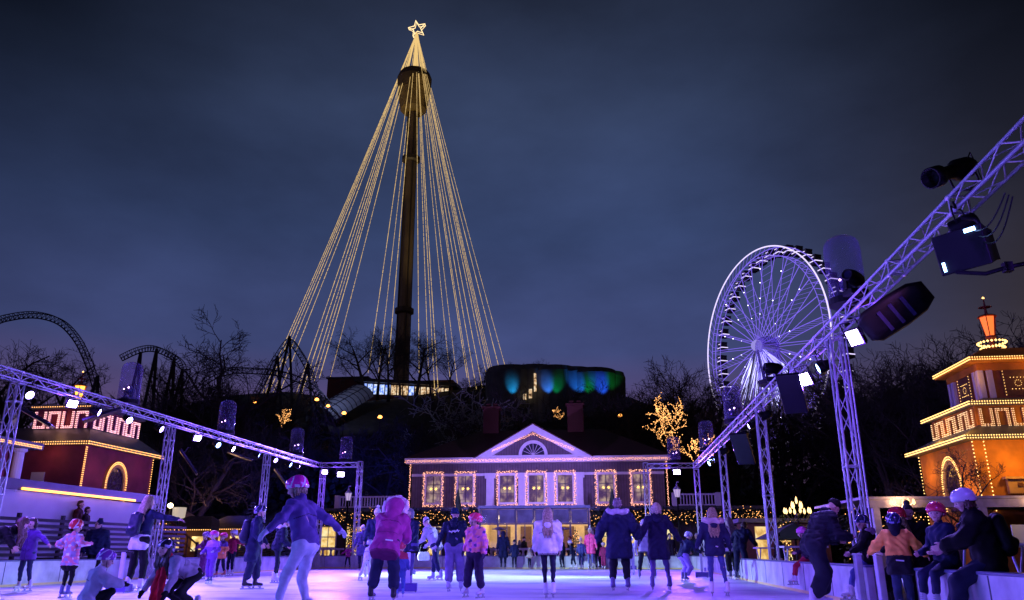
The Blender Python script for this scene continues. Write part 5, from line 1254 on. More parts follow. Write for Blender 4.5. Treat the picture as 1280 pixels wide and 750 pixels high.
# trees wound with bulbs
def lit_tree(px, pt, pb, Y, seed, label, h=7.5, sparkle=.16, lev=3, hw=None):
    tr, cr, tips = bare_tree(seed, h, .5, lev, (7,4,3), .14, .02, .25); q = P(px,pb,Y); zt_ = P(px,pt,Y).z; r = empty('lit_tree', (q.x,Y,q.z), 0, label, 'tree'); s = (zt_-q.z)/max(v[2] for v in cr.v); r.scale = (s,s,s)
    tr.build('trunk', M_bark, r); cr.build('crown', M_twig, r); b_ = MB(); rn = random.Random(seed)
    for pts, l in tips:
        if l > 3: continue
        for i in range(len(pts)-1):
            n = max(1, int((pts[i+1]-pts[i]).length/(sparkle*.55)))
            for k in range(n):
                if l == 3 and rn.random() < .45: continue
                b_.octa(pts[i].lerp(pts[i+1], k/n)+Vector((rn.gauss(0,.04),rn.gauss(0,.04),rn.gauss(0,.04))), rn.uniform(.025,.05))
    b_.build('light_string', M_bulb, r)
lit_tree(838, 492, 585, 58, 31, 'tree with every branch wound in warm bulbs right of the dark roof', 8)
lit_tree(700, 507, 530, 80, 33, 'low shrub wound in warm bulbs beside the brick chimney', 5)
lit_tree(868, 545, 592, 54, 35, 'small tree wound in warm bulbs behind the far right floodlight', 4, lev=2)
lit_tree(350, 508, 540, 88, 36, 'small dim tree with scattered lights on the dark slope at left', 4, lev=2)
# dark undergrowth masses
def undergrowth(regions, n, seed):
    rn = random.Random(seed); m = MB()
    for i in range(n):
        x0_, x1_, y0_, y1_, hmin, hmax = regions[rn.randrange(len(regions))]
        x = rn.uniform(x0_, x1_); y = rn.uniform(y0_, y1_); top = hmin+(hmax-hmin)*(.5+.5*sin(x*.35+y*.21)*sin(x*.13+2)); z = hill_z(x,y)+GZ+top*rn.random()**.8
        d = Vector((rn.gauss(0,1),rn.gauss(0,1),rn.gauss(0,1))).normalized(); u = d.orthogonal().normalized(); s_ = rn.uniform(.25,.7)*(y/70)
        c = Vector((x,y,z)); m.add([c-u*s_*.5, c+d*s_*.7, c+u*s_*.5, c-d*s_*.7], [(0,1,2,3)])
    tag(m.build('undergrowth', mat('dark_ivy_leaves', (.022,.03,.018), .8, var=.4)), 'dark thicket of leaves filling the slopes behind the park', 'thicket', kind='stuff')
undergrowth([(6,70,64,76,3,10),(18,80,78,84,6,13),(-5,22,70,80,3,7),(-40,-14,60,66,2,8),(-60,-30,58,70,3,9),(-90,-50,75,95,3,9),(22,50,46,50,1,4),(-35,-20,46,52,1,6),(-12,6,62,66,1,3)], 60000, 3)
spot('blue_tree_wash', (-15.5,54.5,3.9), (-21,62,7), (.05,.06,1), 2600, 85, .8, .3)
point('spill_fill', (-14.6,35.5,3.6), VIO, 90, .2); point('cabin_and_fill_lamp', (P(262,650,43).x,43.2,3.2), (1,.5,.3), 60, .2)  # both added: violet fill for the spruces, warm fill for the leaning trunk
spot('blue_tree_wash', (-18,40,3.0), (-30,60,9), (.04,.05,1), 900, 80, .8, .3)
# ================================================================ people: smooth-blended figures meshed with surface nets
class SDF:
    def __init__(s): s.p = []
    def cone(s, a, b, ra, rb=None, k=.03): s.p.append((np.array(a, float), np.array(b, float), ra, ra if rb is None else rb, k)); return s
    def ball(s, c, r, k=.03): return s.cone(c, c, r, r, k)
    def mesh(s, vs, noise=None, cut=None):
        pad = vs*3
        lo = np.min([np.minimum(a-max(ra,rb), b-max(ra,rb)) for a,b,ra,rb,k in s.p], axis=0)-pad-.03
        hi = np.max([np.maximum(a+max(ra,rb), b+max(ra,rb)) for a,b,ra,rb,k in s.p], axis=0)+pad+.03
        n = np.ceil((hi-lo)/vs).astype(int)+1
        g = np.full(n, 1.0, np.float32)
        ax = [lo[i]+vs*np.arange(n[i]) for i in range(3)]
        for a, b, ra, rb, k in s.p:
            R_ = max(ra, rb)+k+2*vs
            i0 = np.maximum(0, ((np.minimum(a,b)-R_-lo)/vs).astype(int)); i1 = np.minimum(n, ((np.maximum(a,b)+R_-lo)/vs).astype(int)+2)
            X = ax[0][i0[0]:i1[0],None,None]; Y = ax[1][None,i0[1]:i1[1],None]; Z = ax[2][None,None,i0[2]:i1[2]]
            d = b-a; L2 = float(d@d)
            px, py, pz = X-a[0], Y-a[1], Z-a[2]
            t = np.clip((px*d[0]+py*d[1]+pz*d[2])/L2, 0, 1) if L2 > 1e-10 else 0.0
            dist = np.sqrt((px-t*d[0])**2+(py-t*d[1])**2+(pz-t*d[2])**2)-(ra+(rb-ra)*t)
            sub = g[i0[0]:i1[0],i0[1]:i1[1],i0[2]:i1[2]]
            h = np.clip(.5+.5*(sub-dist)/k, 0, 1)
            g[i0[0]:i1[0],i0[1]:i1[1],i0[2]:i1[2]] = sub*(1-h)+dist*h-k*h*(1-h)
        if noise is not None: g += noise(ax[0][:,None,None], ax[1][None,:,None], ax[2][None,None,:]).astype(np.float32)
        if cut is not None: g = np.maximum(g, cut(ax[0][:,None,None], ax[1][None,:,None], ax[2][None,None,:])).astype(np.float32)
        return nets(g, lo, vs)
def nets(g, lo, vs):
    ins = g < 0; c = np.zeros(np.array(g.shape)-1, np.int8)
    for dx in (0,1):
        for dy in (0,1):
            for dz in (0,1): c += ins[dx:g.shape[0]-1+dx, dy:g.shape[1]-1+dy, dz:g.shape[2]-1+dz]
    act = (c > 0) & (c < 8); idx = np.full(c.shape, -1, np.int64); cells = np.argwhere(act); idx[act] = np.arange(len(cells))
    acc = np.zeros((len(cells),3)); cnt = np.zeros(len(cells)); cf = cells.astype(float)
    corners = [(a,b,d) for a in (0,1) for b in (0,1) for d in (0,1)]
    for c0 in corners:
        for axx in range(3):
            if c0[axx]: continue
            c1 = list(c0); c1[axx] = 1
            v0 = g[cells[:,0]+c0[0], cells[:,1]+c0[1], cells[:,2]+c0[2]]; v1 = g[cells[:,0]+c1[0], cells[:,1]+c1[1], cells[:,2]+c1[2]]
            m = (v0 < 0) != (v1 < 0); t = np.where(m, v0/np.where(m, v0-v1, 1), 0)
            p = cf+np.array(c0); p[:,axx] += t; acc[m] += p[m]; cnt[m] += 1
    V = lo+vs*(acc/cnt[:,None]); Fq = []
    for axx in range(3):
        b_, c_ = [(1,2),(2,0),(0,1)][axx]
        sl0 = [slice(None)]*3; sl1 = [slice(None)]*3; sl0[axx] = slice(0,-1); sl1[axx] = slice(1,None)
        a0 = ins[tuple(sl0)]; a1 = ins[tuple(sl1)]; e = np.argwhere(a0 != a1); 
        e = e[(e[:,b_] > 0) & (e[:,c_] > 0) & (e[:,b_] < g.shape[b_]-1) & (e[:,c_] < g.shape[c_]-1)]
        ub = np.zeros(3,int); ub[b_] = 1; uc = np.zeros(3,int); uc[c_] = 1
        q = [e, e-ub, e-ub-uc, e-uc]; q = [idx[k[:,0],k[:,1],k[:,2]] for k in q]
        flip = ~a0[e[:,0],e[:,1],e[:,2]]; f = np.stack(q, 1); f[flip] = f[flip][:,::-1]; Fq.append(f)
    Fq = np.concatenate(Fq); Fq = Fq[(Fq >= 0).all(1)]
    return V, Fq
def np_mesh(name, VF, mats_, parent=None, matfn=None):
    V, Fq = VF; me = bpy.data.meshes.new(name); n = len(V); q = len(Fq)
    me.vertices.add(n); me.vertices.foreach_set('co', V.astype(np.float32).ravel()); me.loops.add(q*4); me.loops.foreach_set('vertex_index', Fq.astype(np.int32).ravel())
    me.polygons.add(q); me.polygons.foreach_set('loop_start', np.arange(q, dtype=np.int32)*4)
    me.polygons.foreach_set('use_smooth', np.ones(q, bool))
    for m in mats_: me.materials.append(m)
    if matfn is not None:
        c = V[Fq].mean(1); me.polygons.foreach_set('material_index', matfn(c).astype(np.int32))
    me.update(calc_edges=True)
    o = bpy.data.objects.new(name, me); COL.objects.link(o)
    if parent is not None: o.parent = parent
    return o
def cloth(color, rough=.75, seed=0):
    key = 'cloth_%02x%02x%02x_%d' % (int(color[0]*255), int(color[1]*255), int(color[2]*255), int(rough*10))
    return mat(key, tuple(c*(1 if sum(color) > .9 else (.7 if sum(color) > .4 else .32)) for c in color), rough, var=.22, scale=9, bump=.35, spec=.25)
M_skin = mat('skin', (.62,.40,.31), .5, var=.05, scale=8); M_eye = mat('eye', (.04,.03,.03), .2, var=0); M_lip = mat('lips', (.45,.16,.14), .5, var=0)
M_blade = mat('skate_blade', (.6,.62,.66), .25, .9, var=0)
def ik(a, b, l1, l2, hint):
    """joint between a and b for two bones, bent towards hint; also returns the reachable end"""
    a = np.array(a, float); b = np.array(b, float); d = b-a; L_ = np.linalg.norm(d); mx = (l1+l2)*.995
    if L_ > mx: b = a+d/L_*mx; d = b-a; L_ = mx
    L_ = max(L_, abs(l1-l2)+.02); u = d/np.linalg.norm(d); x = (l1*l1-l2*l2+L_*L_)/(2*L_); h = sqrt(max(0, l1*l1-x*x))
    hv = np.array(hint, float); hv = hv-u*(hv@u); hv /= max(1e-6, np.linalg.norm(hv))
    return a+u*x+hv*h, b
def rotz(v, a): return np.array((v[0]*cos(a)-v[1]*sin(a), v[0]*sin(a)+v[1]*cos(a), v[2]))
def rotx(v, a): return np.array((v[0], v[1]*cos(a)-v[2]*sin(a), v[1]*sin(a)+v[2]*cos(a)))
def roty(v, a): return np.array((v[0]*cos(a)+v[2]*sin(a), v[1], -v[0]*sin(a)+v[2]*cos(a)))
NP = 0
def person(label, loc, h, face, lean=0, side=0, drop=0, feet=((-.1,0,0),(.1,0,0)), hands=((-.28,.05,-.52),(.28,.05,-.52)), head=(0,0), jacket=((.05,.06,.25),), puff=.02, hem=.0, quilt=0,
           pants=(.03,.03,.07), pw=.012, skate=(.02,.02,.03), boots=True, hat=None, hair=None, hood=None, gloves=None, pack=None, scarf=None, child=0, group=None, stripes=(), reflect=None, suit=False, seat=False, foot_yaw=(-.15,.15), extra=None, vsz=None, skirt=None, vneck=None, toe=0):
    """local frame: x right, y forward, z up; facing angle `face` in degrees, 0 = looking along +y (away from the camera). Lengths in units of an adult of 1.75 m."""
    global NP; NP += 1
    dist = max(6, sqrt(loc[0]**2+loc[1]**2)); vs = vsz or min(.022, max(.0075, dist*.00062))
    hs = (1+.38*child)                           # head size relative to the body
    sole = .075 if boots else .03
    s = (h-sole*.9)/(1.50+.235*hs)/1.0 if not child else (h-sole*.9)/(1.50+.235*hs)
    def sc(v): return np.array(v, float)*s
    hipz = (.90-drop)*s+sole
    lean_ = radians(lean); side_ = radians(side)
    def tor(v):                                  # torso frame -> body frame (origin at the pelvis)
        v = np.array(v, float)*s; v = rotx(v, -lean_); v = roty(v, side_); return v+np.array((0, 0, hipz))
    wd = 1.0-.12*child
    hipL, hipR = tor((-.095*wd,0,0)), tor((.095*wd,0,0)); shL, shR = tor((-.185*wd,0,.50)), tor((.185*wd,0,.50)); chest = tor((0,.01,.38)); neck = tor((0,-.005,.58)); waist = tor((0,0,.14))
    hy, hp = radians(head[0]), radians(head[1])
    def hd(v):                                   # head frame -> body frame
        v = np.array(v, float)*s*hs; v = rotx(v, -hp-lean_*.35); v = rotz(v, hy); return v+headb
    headb = neck+rotx(np.array((0,.02,.055))*s*(1+.2*child), -lean_*.5)
    hc = hd((0,.015,.105))
    ua, fa = .275*s, .245*s
    arms = []
    for sg, sh, hnd in ((-1,shL,hands[0]),(1,shR,hands[1])):
        tgt = sh+np.array(hnd)*s; el, wr = ik(sh, tgt, ua, fa, (sg*.35,-.9,-.35)); arms.append((sh, el, wr))
    legs_ = []
    for sg, hp_, ft in ((-1,hipL,feet[0]),(1,hipR,feet[1])):
        ank = np.array((ft[0]*s, ft[1]*s, ft[2]*s+sole+.05*s)); kn, an = ik(hp_, ank, .43*s, .425*s, (sg*.12,1,.1)); legs_.append((hp_, kn, an))
    B = SDF(); K = .03*s
    # head with face
    B.cone(hd((0,.0,.135)), hd((0,.02,.12)), .083*s*hs, .086*s*hs, K); B.cone(hd((0,.045,.05)), hd((0,.05,.09)), .052*s*hs, .066*s*hs, K)
    B.cone(hd((0,.072,.022)), hd((0,.066,.04)), .026*s*hs, .03*s*hs, K*.6)
    B.cone(hd((0,.098,.105)), hd((0,.122,.078)), .010*s*hs, .0155*s*hs, .012*s)
    for sx in (-1,1): B.ball(hd((sx*.085,.005,.098)), .02*s*hs, .01*s); B.ball(hd((sx*.045,.074,.07)), .024*s*hs, .02*s)
    B.cone(hd((-.02,.101,.048)), hd((.02,.101,.048)), .0085*s*hs, k=.008*s)
    B.cone(headb+np.array((0,0,.02*s)), neck-np.array((0,0,.03*s)), .052*s, .062*s, K)
    B.cone(shL, shR, .062*s, .062*s, K); B.cone(tor((-.09,0,.42)), tor((.09,0,.42)), .105*s, k=K); B.cone(tor((-.07,0,.4)), tor((-.06,0,.05)), .1*s, k=K); B.cone(tor((.07,0,.4)), tor((.06,0,.05)), .1*s, k=K); B.cone(hipL, hipR, .1*s, k=K)
    for (sh, el, wr), sg in zip(arms, (-1,1)):
        B.cone(sh, el, .048*s, .038*s, K); B.cone(el, wr, .037*s, .025*s, K)
    GL = [SDF(), SDF()] if gloves is not None else None
    for (sh, el, wr), sg in zip(arms, (-1,1)):
        D = GL[(sg+1)//2] if GL else B; gk = 1.25 if GL else 1.0
        u = (wr-el); u = u/np.linalg.norm(u); side_v = np.cross(u, np.array((0,1.0,.2))); side_v /= max(1e-6,np.linalg.norm(side_v)); pal = np.cross(side_v, u)*(1 if sg > 0 else 1)
        # fingers spread along the direction of travel of the hand edge (forward), palm towards the thigh
        fw_ = np.array((0,1.0,0))-u*u[1]; 
        if np.linalg.norm(fw_) < .2: fw_ = np.array((0,0,1.0))-u*u[2]
        fw_ /= np.linalg.norm(fw_); inn = np.cross(u, fw_); inn *= (1 if inn@np.array((-sg,0,0)) > 0 else -1)
        hm = wr+u*.045*s
        D.cone(wr-u*.01*s, wr+u*.02*s, .025*s*gk, .027*s*gk, .012*s)
        for j, off in enumerate((-.027,-.009,.009,.027)):
            D.cone(wr+u*.015*s+fw_*off*.6*s, wr+u*.085*s+fw_*off*s, .014*s*gk, .0125*s*gk, .014*s)
            ln = (.055,.070,.076,.066)[j]*s; k1 = wr+u*.085*s+fw_*off*s; k2 = k1+u*ln*.5+inn*ln*.18; k3 = k2+u*ln*.38+inn*ln*.36
            D.cone(k1, k2, .0098*s*gk, .009*s*gk, .004*s); D.cone(k2, k3, .009*s*gk, .0075*s*gk, .004*s)
        th0 = wr+u*.025*s+fw_*.024*s; th1 = th0+u*.032*s+fw_*.026*s+inn*.012*s; D.cone(th0, th1, .014*s*gk, .012*s*gk, .01*s); D.cone(th1, th1+u*.03*s+fw_*.006*s+inn*.008*s, .0115*s*gk, .009*s*gk, .004*s)
    for (hp_, kn, an) in legs_: B.cone(hp_, kn, .070*s, .046*s, K*.5); B.cone(kn, an, .044*s, .030*s, K*.5); B.cone(an, an+np.array((0,.08*s,-.05*s)), .034*s, .03*s, K)
    eyeL, eyeR = hd((-.032,.098,.104)), hd((.032,.098,.104)); mth = hd((0,.108,.048))
    def mf(c):
        r = np.zeros(len(c), int); r[(np.linalg.norm(c-eyeL, axis=1) < .0115*s*hs+vs*.35) | (np.linalg.norm(c-eyeR, axis=1) < .0115*s*hs+vs*.35)] = 1
        r[(np.linalg.norm((c-mth)*np.array((.5,1,1.3)), axis=1) < .014*s*hs)] = 2; return r
    root = np_mesh('person', B.mesh(vs), [M_skin, M_eye, M_lip], None, mf)
    root.location = loc; root.rotation_euler = (0,0,radians(face)); tag(root, label, 'person', group)
    for g_ in (GL or ()): np_mesh('glove', g_.mesh(min(vs,.01)), [cloth(gloves)], root)
    # folds
    ph = NP*1.7
    def folds(amp, quilt_=0):
        def f(X, Y, Z):
            w_ = amp*(np.sin(X*31/s+ph+3*np.sin(Z*9/s))*np.sin(Z*23/s+ph+2*np.sin(X*11/s+Y*9/s))+.6*np.sin(Y*37/s+Z*17/s+ph)*np.sin(X*19/s-Z*13/s))
            if quilt_: w_ = w_-.012*s*np.abs(np.sin(Z*pi/(quilt_*s)))
            return w_
        return f
    # trousers
    T = SDF(); pr_ = max(pw,-.004)*s
    T.cone(hipL, hipR, .108*s+pr_, k=K); T.cone(hipL, waist+np.array((-.04*s,0,0)), .105*s+pr_, k=K); T.cone(hipR, waist+np.array((.04*s,0,0)), .105*s+pr_, k=K)
    T.ball(tor((0,-.035,-.02)), .085*s+pr_*.4, .05*s)
    for (hp_, kn, an) in legs_:
        bt = .05 if boots else .0
        e_ = an+(kn-an)*(.16 if boots else .02)/.425*1.0
        T.cone(hp_, kn, .086*s+pr_, .058*s+pr_*1.2, K); T.cone(kn, e_, .058*s+pr_*1.2, .043*s+pr_*1.5, K)
    np_mesh('trousers', T.mesh(vs, folds(.0065*s)), [cloth(pants)], root)
    # jacket / overall top
    J = SDF(); p = puff*s
    J.cone(shL, shR, .068*s+p, k=K*1.3); J.cone(tor((-.09,0,.42)), tor((.09,0,.42)), .108*s+p, k=K*1.3)
    hz = -hem
    for sx in (-1,1):
        J.cone(tor((sx*.08,0,.42)), tor((sx*.075,.0,.12)), .105*s+p, .102*s+p, K*1.3)
        J.cone(tor((sx*.075,.0,.12)), tor((sx*(.085+.03*hem),.0,hz)), .102*s+p, (.108+.06*hem)*s+p, K*1.3)
    if hem > .15 and (seat or drop > .3): pass
    J.ball(tor((0,-.03,max(hz+.06,-.005))), .115*s+p, .05*s)
    J.cone(neck-np.array((0,0,.04*s)), neck+rotx(np.array((0,0,.02*s)), -lean_), .078*s+p*.4, .068*s+p*.3, K)
    for (sh, el, wr) in arms:
        w0 = wr+(el-wr)*.06; J.cone(sh, el, .056*s+p, .047*s+p, K); J.cone(el, w0, .047*s+p, .034*s+p*.8, K)
    # cut the bottom cleanly, across the torso axis
    upv = tor((0,0,1))-tor((0,0,0)); upv /= np.linalg.norm(upv); cpt = tor((0,0,hz-.085)); 
    arm_lo = [a for sh,el,wr in arms for a in (el,wr)]
    def cutf(X, Y, Z):
        d = -((X-cpt[0])*upv[0]+(Y-cpt[1])*upv[1]+(Z-cpt[2])*upv[2])
        keep = np.full(np.broadcast(X,Y,Z).shape, 1.0)
        for (sh, el, wr) in arms:            # never cut sleeves
            a, b_ = el, wr; dd = b_-a; L2 = float(dd@dd); t = np.clip(((X-a[0])*dd[0]+(Y-a[1])*dd[1]+(Z-a[2])*dd[2])/L2,0,1)
            keep = np.minimum(keep, np.sqrt((X-a[0]-t*dd[0])**2+(Y-a[1]-t*dd[1])**2+(Z-a[2]-t*dd[2])**2)-.06*s-p)
        return np.where(keep < 0, -1.0, d)
    js = [cloth(c) for c in jacket]
    jf = None
    if len(js) == 1:
        c0 = jacket[0]; js = [js[0], mat('seam_%02x%02x%02x' % tuple(int(v*255) for v in c0), tuple(v*.28 for v in c0), .6, var=.2, scale=9, spec=.2)]
        inv0 = np.linalg.inv(np.stack([tor((1,0,0))-tor((0,0,0)), tor((0,1,0))-tor((0,0,0)), upv*s], 1)); o0 = tor((0,0,0))
        def jf(c):
            l = (inv0 @ (c-o0).T).T; w_ = max(.007, vs*.55/s); a = np.abs(l[:,0]); r = np.zeros(len(c), int); fr = l[:,1] > 0
            r[(a < w_*1.1) & fr] = 1                                                  # zip
            r[(np.abs(l[:,2]-.375+.25*a) < w_) & (a < .2) & ~fr] = 1                  # back yoke seam
            r[(np.abs(l[:,2]-.07-.5*(a-.1)) < w_) & (a > .06) & (a < .15) & fr] = 1   # pocket openings
            r[(l[:,2] < hz-.085+.035) & (a < .26)] = 1                                # hem band
            if quilt == 0 and hem > .1: r[(np.abs(l[:,2]-.11) < w_*.8) & (a < .19) & ~fr] = 1
            return r
    if len(jacket) > 1:
        inv = np.linalg.inv(np.stack([tor((1,0,0))-tor((0,0,0)), tor((0,1,0))-tor((0,0,0)), upv*s], 1))
        o_ = tor((0,0,0)); kind_ = stripes
        def jf(c):
            l = (inv @ (c-o_).T).T; r = np.zeros(len(c), int)
            if kind_ == 'bands': r[:] = (np.floor((l[:,2]+.3)/.075).astype(int)) % len(js)
            elif kind_ == 'patch': r[:] = ((np.sin(l[:,0]*29+1)*np.sin(l[:,2]*23)+.5*np.sin(l[:,1]*31+l[:,2]*17)) > .15).astype(int)*1+((np.sin(l[:,0]*17+4)*np.sin(l[:,2]*31+2)) > .45).astype(int); r = np.minimum(r, len(js)-1)
            elif kind_ == 'yoke': r[l[:,2] > .36] = 1
            elif kind_ == 'low': r[l[:,2] < .10] = 1
            return r
    jo = np_mesh('jumpsuit_top' if suit else 'jacket', J.mesh(vs, folds(.012*s, quilt), cutf), js, root, jf)
    if reflect:
        m = _MB(); a = tor((reflect[0],-.115-puff-.06,reflect[1])); b = tor((reflect[0]+reflect[2],-.115-puff-.06,reflect[1]-.012)); m.tube(a, b, .012*s, n=6); m.build('reflective_tab', mat('reflective', (.85,.85,.88), .3, var=0), jo)
    if vneck:
        # white hand-lettered squiggle across the shoulders
        m = _MB(); pts = [tor((-.12+.24*i/30, -.150-puff-.004+abs(i-15)*.0006, .335+.022*sin(i*1.35)+.012*sin(i*.6)+.03*i/30)) for i in range(31)]; m.path(pts, .0075*s, 5); m.build('script_lettering', mat('white_print', (.85,.85,.9), .6, var=0), jo)
    if skirt is not None:
        D = SDF(); D.cone(tor((-.05,0,-.02)), tor((-.09,0,-.2)), .13*s, .14*s, K); D.cone(tor((.05,0,-.02)), tor((.09,0,-.2)), .13*s, .14*s, K); np_mesh('skirt', D.mesh(vs, folds(.008*s)), [cloth(skirt)], root)
    if hood is not None:
        col_, up_, fur = hood
        D = SDF()
        if up_:
            bh = 1.45 if puff > .05 else 1.0; D.ball(hd((0,-.015,.12)), .128*s*hs*bh, K); D.cone(hd((0,-.04,.05)), tor((0,-.07,.52)), .10*s*hs*bh, .10*s*bh, K)
            cutp = hd((0,.075,.1)); cn_ = hd((0,1,0))-hd((0,0,0)); cn_ /= np.linalg.norm(cn_)
            np_mesh('hood', D.mesh(vs, folds(.004*s), lambda X,Y,Z: (X-cutp[0])*cn_[0]+(Y-cutp[1])*cn_[1]+(Z-cutp[2])*cn_[2]), [cloth(col_)], root)
            if fur:
                m = SDF()
                for k in range(14):
                    a = 2*pi*k/14; a2 = 2*pi*(k+1)/14; m.cone(hd((.132*bh*cos(a),.0,.125+.14*bh*sin(a))), hd((.132*bh*cos(a2),.0,.125+.14*bh*sin(a2))), .055*s*hs, k=.02*s)
                np_mesh('fur_trim', m.mesh(vs, folds(.012*s)), [cloth(fur,.9)], root)
        else:
            for sx in (-1,1): D.cone(tor((sx*.10,-.02,.555)), tor((sx*.03,-.13,.50)), .05*s, .055*s, K)
            D.ball(tor((0,-.13,.48)), .07*s, K); np_mesh('hood', D.mesh(vs, folds(.004*s)), [cloth(col_)], root)
            if fur:
                m = SDF(); pt = [tor((.185*cos(a),-.02-.125*sin(a),.60-.02*sin(a))) for a in [pi*i/10-.15 for i in range(11)]]
                for k in range(10): m.cone(pt[k], pt[k+1], .06*s, k=.02*s)
                np_mesh('fur_trim', m.mesh(vs, folds(.014*s)), [cloth(fur,.9)], root)
    if hair is not None:
        col_, style = hair; D = SDF(); D.cone(hd((0,-.012,.148)), hd((0,-.022,.10)), .092*s*hs, .088*s*hs, K); D.cone(hd((0,.035,.185)), hd((0,-.01,.19)), .055*s*hs, k=K)
        if style == 'long':
            for sx in (-.05,0,.05): D.cone(hd((sx,-.05,.1)), tor((sx*1.6,-.125-puff,.38)), .058*s*hs, .04*s, K); D.cone(tor((sx*1.6,-.125-puff,.38)), tor((sx*1.3,-.14-puff,.24)), .04*s, .016*s, K)
            for sx in (-1,1): D.cone(hd((sx*.078,.015,.11)), tor((sx*.10,.02,.50)), .034*s*hs, .03*s, K)
        elif style == 'hang':        # falls forward/down when bending
            for sx in (-.07,-.02,.04,.08): a = hd((sx,.0,.13)); D.cone(a, a+np.array((sx*.3*s,.04*s,-.26*s)), .05*s*hs, .035*s, K); D.cone(a+np.array((sx*.3*s,.04*s,-.26*s)), a+np.array((sx*.5*s,-.02*s,-.50*s)), .035*s, .012*s, K)
        elif style == 'bun': D.ball(hd((0,-.02,.27)), .05*s*hs, .015*s)
        elif style == 'tail': D.cone(hd((0,-.10,.13)), tor((0,-.14-puff,.42)), .032*s, .014*s, .02*s)
        elif style == 'bob':
            for sx in (-1,1): D.cone(hd((sx*.07,-.01,.13)), hd((sx*.08,.0,.03)), .045*s*hs, .035*s*hs, K)
            D.cone(hd((0,-.06,.12)), hd((0,-.07,.03)), .06*s*hs, .045*s*hs, K)
        fp = hd((0,.062,.10)); fnn = hd((0,1,-.35))-hd((0,0,0)); fnn /= np.linalg.norm(fnn)
        np_mesh('hair', D.mesh(vs, lambda X,Y,Z: .004*s*np.sin(X*190/s+2*np.sin(Z*14/s))+.004*s*np.sin(Y*170/s+Z*20/s), (lambda X,Y,Z: np.where((Z > headb[2]-.02*s), (X-fp[0])*fnn[0]+(Y-fp[1])*fnn[1]+(Z-fp[2])*fnn[2], -1.0)) if style != 'hang' else None), [mat('hair_%d' % int(sum(col_)*1000), tuple(c*.75 for c in col_), .5, var=.55, scale=45, bump=.6)], root)
    if hat is not None:
        kind_, cols = hat[0], hat[1:]
        if kind_ == 'helmet':
            D = SDF(); D.cone(hd((0,-.03,.145)), hd((0,.024,.148)), .119*s*hs, .113*s*hs, K); D.cone(hd((0,-.045,.10)), hd((0,-.03,.14)), .104*s*hs, .112*s*hs, K); cp_ = hd((0,0,.098)); un = hd((0,-.28,1))-hd((0,0,0)); un /= np.linalg.norm(un)
            cs_ = [mat('helmet_%02x%02x%02x' % tuple(int(v*255) for v in c), c, .22, var=.03) for c in cols]
            ctr = hd((0,0,.15)); fr_ = hd((0,1,0))-hd((0,0,0)); fr_ /= np.linalg.norm(fr_); rt = np.cross(fr_, un)
            def hf(c):
                l = c-ctr; r = np.zeros(len(c), int)
                if len(cs_) > 1:
                    az = np.arctan2(l@rt, l@fr_); el_ = l@un/(.1*s*hs); r[(np.abs(np.sin(az*2.5+el_*1.2)) < .22) | ((el_ < -.12) & (np.sin(az*6) > 0))] = 1
                return r
            ho = np_mesh('helmet', D.mesh(min(vs,.011), None, lambda X,Y,Z: -((X-cp_[0])*un[0]+(Y-cp_[1])*un[1]+(Z-cp_[2])*un[2])), cs_, root, hf)
            m = _MB(); m.tube(hd((-.088,.02,.12)), hd((-.05,.06,.0)), .007*s, n=5); m.tube(hd((.088,.02,.12)), hd((.05,.06,.0)), .007*s, n=5); m.tube(hd((-.05,.06,.0)), hd((.05,.06,.0)), .007*s, n=5)
            for a0 in (-.045,0,.045):
                m.tube(hd((a0,.085,.235)), hd((a0,.04,.255)), .006*s, n=4); m.tube(hd((a0,-.05,.258)), hd((a0,-.10,.235)), .006*s, n=4)
            m.build('chin_strap', M_black, ho)
        elif kind_ in ('beanie', 'pompom', 'stripe'):
            D = SDF(); D.cone(hd((0,-.015,.15)), hd((0,-.02,.185)), .103*s*hs, .085*s*hs, K); cp_ = hd((0,0,.118)); un = hd((0,.18,1))-hd((0,0,0)); un /= np.linalg.norm(un)
            D2 = SDF()
            for k in range(16):
                a, a2 = 2*pi*k/16, 2*pi*(k+1)/16; D2.cone(hd((.094*cos(a),-.012+.098*sin(a),.128-.02*sin(a))), hd((.094*cos(a2),-.012+.098*sin(a2),.128-.02*sin(a2))), .016*s*hs, k=.01*s)
            bo = np_mesh('beanie', D.mesh(vs, lambda X,Y,Z: .0025*s*np.sin(X*170/s)+0*Y+0*Z, lambda X,Y,Z: -((X-cp_[0])*un[0]+(Y-cp_[1])*un[1]+(Z-cp_[2])*un[2])), [cloth(cols[0],.9)], root)
            np_mesh('cuff', D2.mesh(vs), [cloth(cols[-1],.9)], bo)
            if kind_ == 'pompom': E_ = SDF(); E_.ball(hd((0,-.02,.30)), .042*s*hs); np_mesh('pompom', E_.mesh(vs, folds(.008*s)), [cloth(cols[-1],.9)], bo)
        elif kind_ == 'cap':
            D = SDF(); D.cone(hd((0,-.015,.15)), hd((0,.0,.17)), .102*s*hs, .09*s*hs, K); D.cone(hd((-.03,.10,.145)), hd((.03,.10,.145)), .022*s, k=K); D.cone(hd((0,.12,.14)), hd((0,.155,.13)), .02*s, k=K); cp_ = hd((0,0,.118)); un = hd((0,.0,1))-hd((0,0,0)); un /= np.linalg.norm(un)
            np_mesh('cap', D.mesh(vs, None, lambda X,Y,Z: -((X-cp_[0])*un[0]+(Y-cp_[1])*un[1]+(Z-cp_[2])*un[2])), [cloth(cols[0],.8)], root)
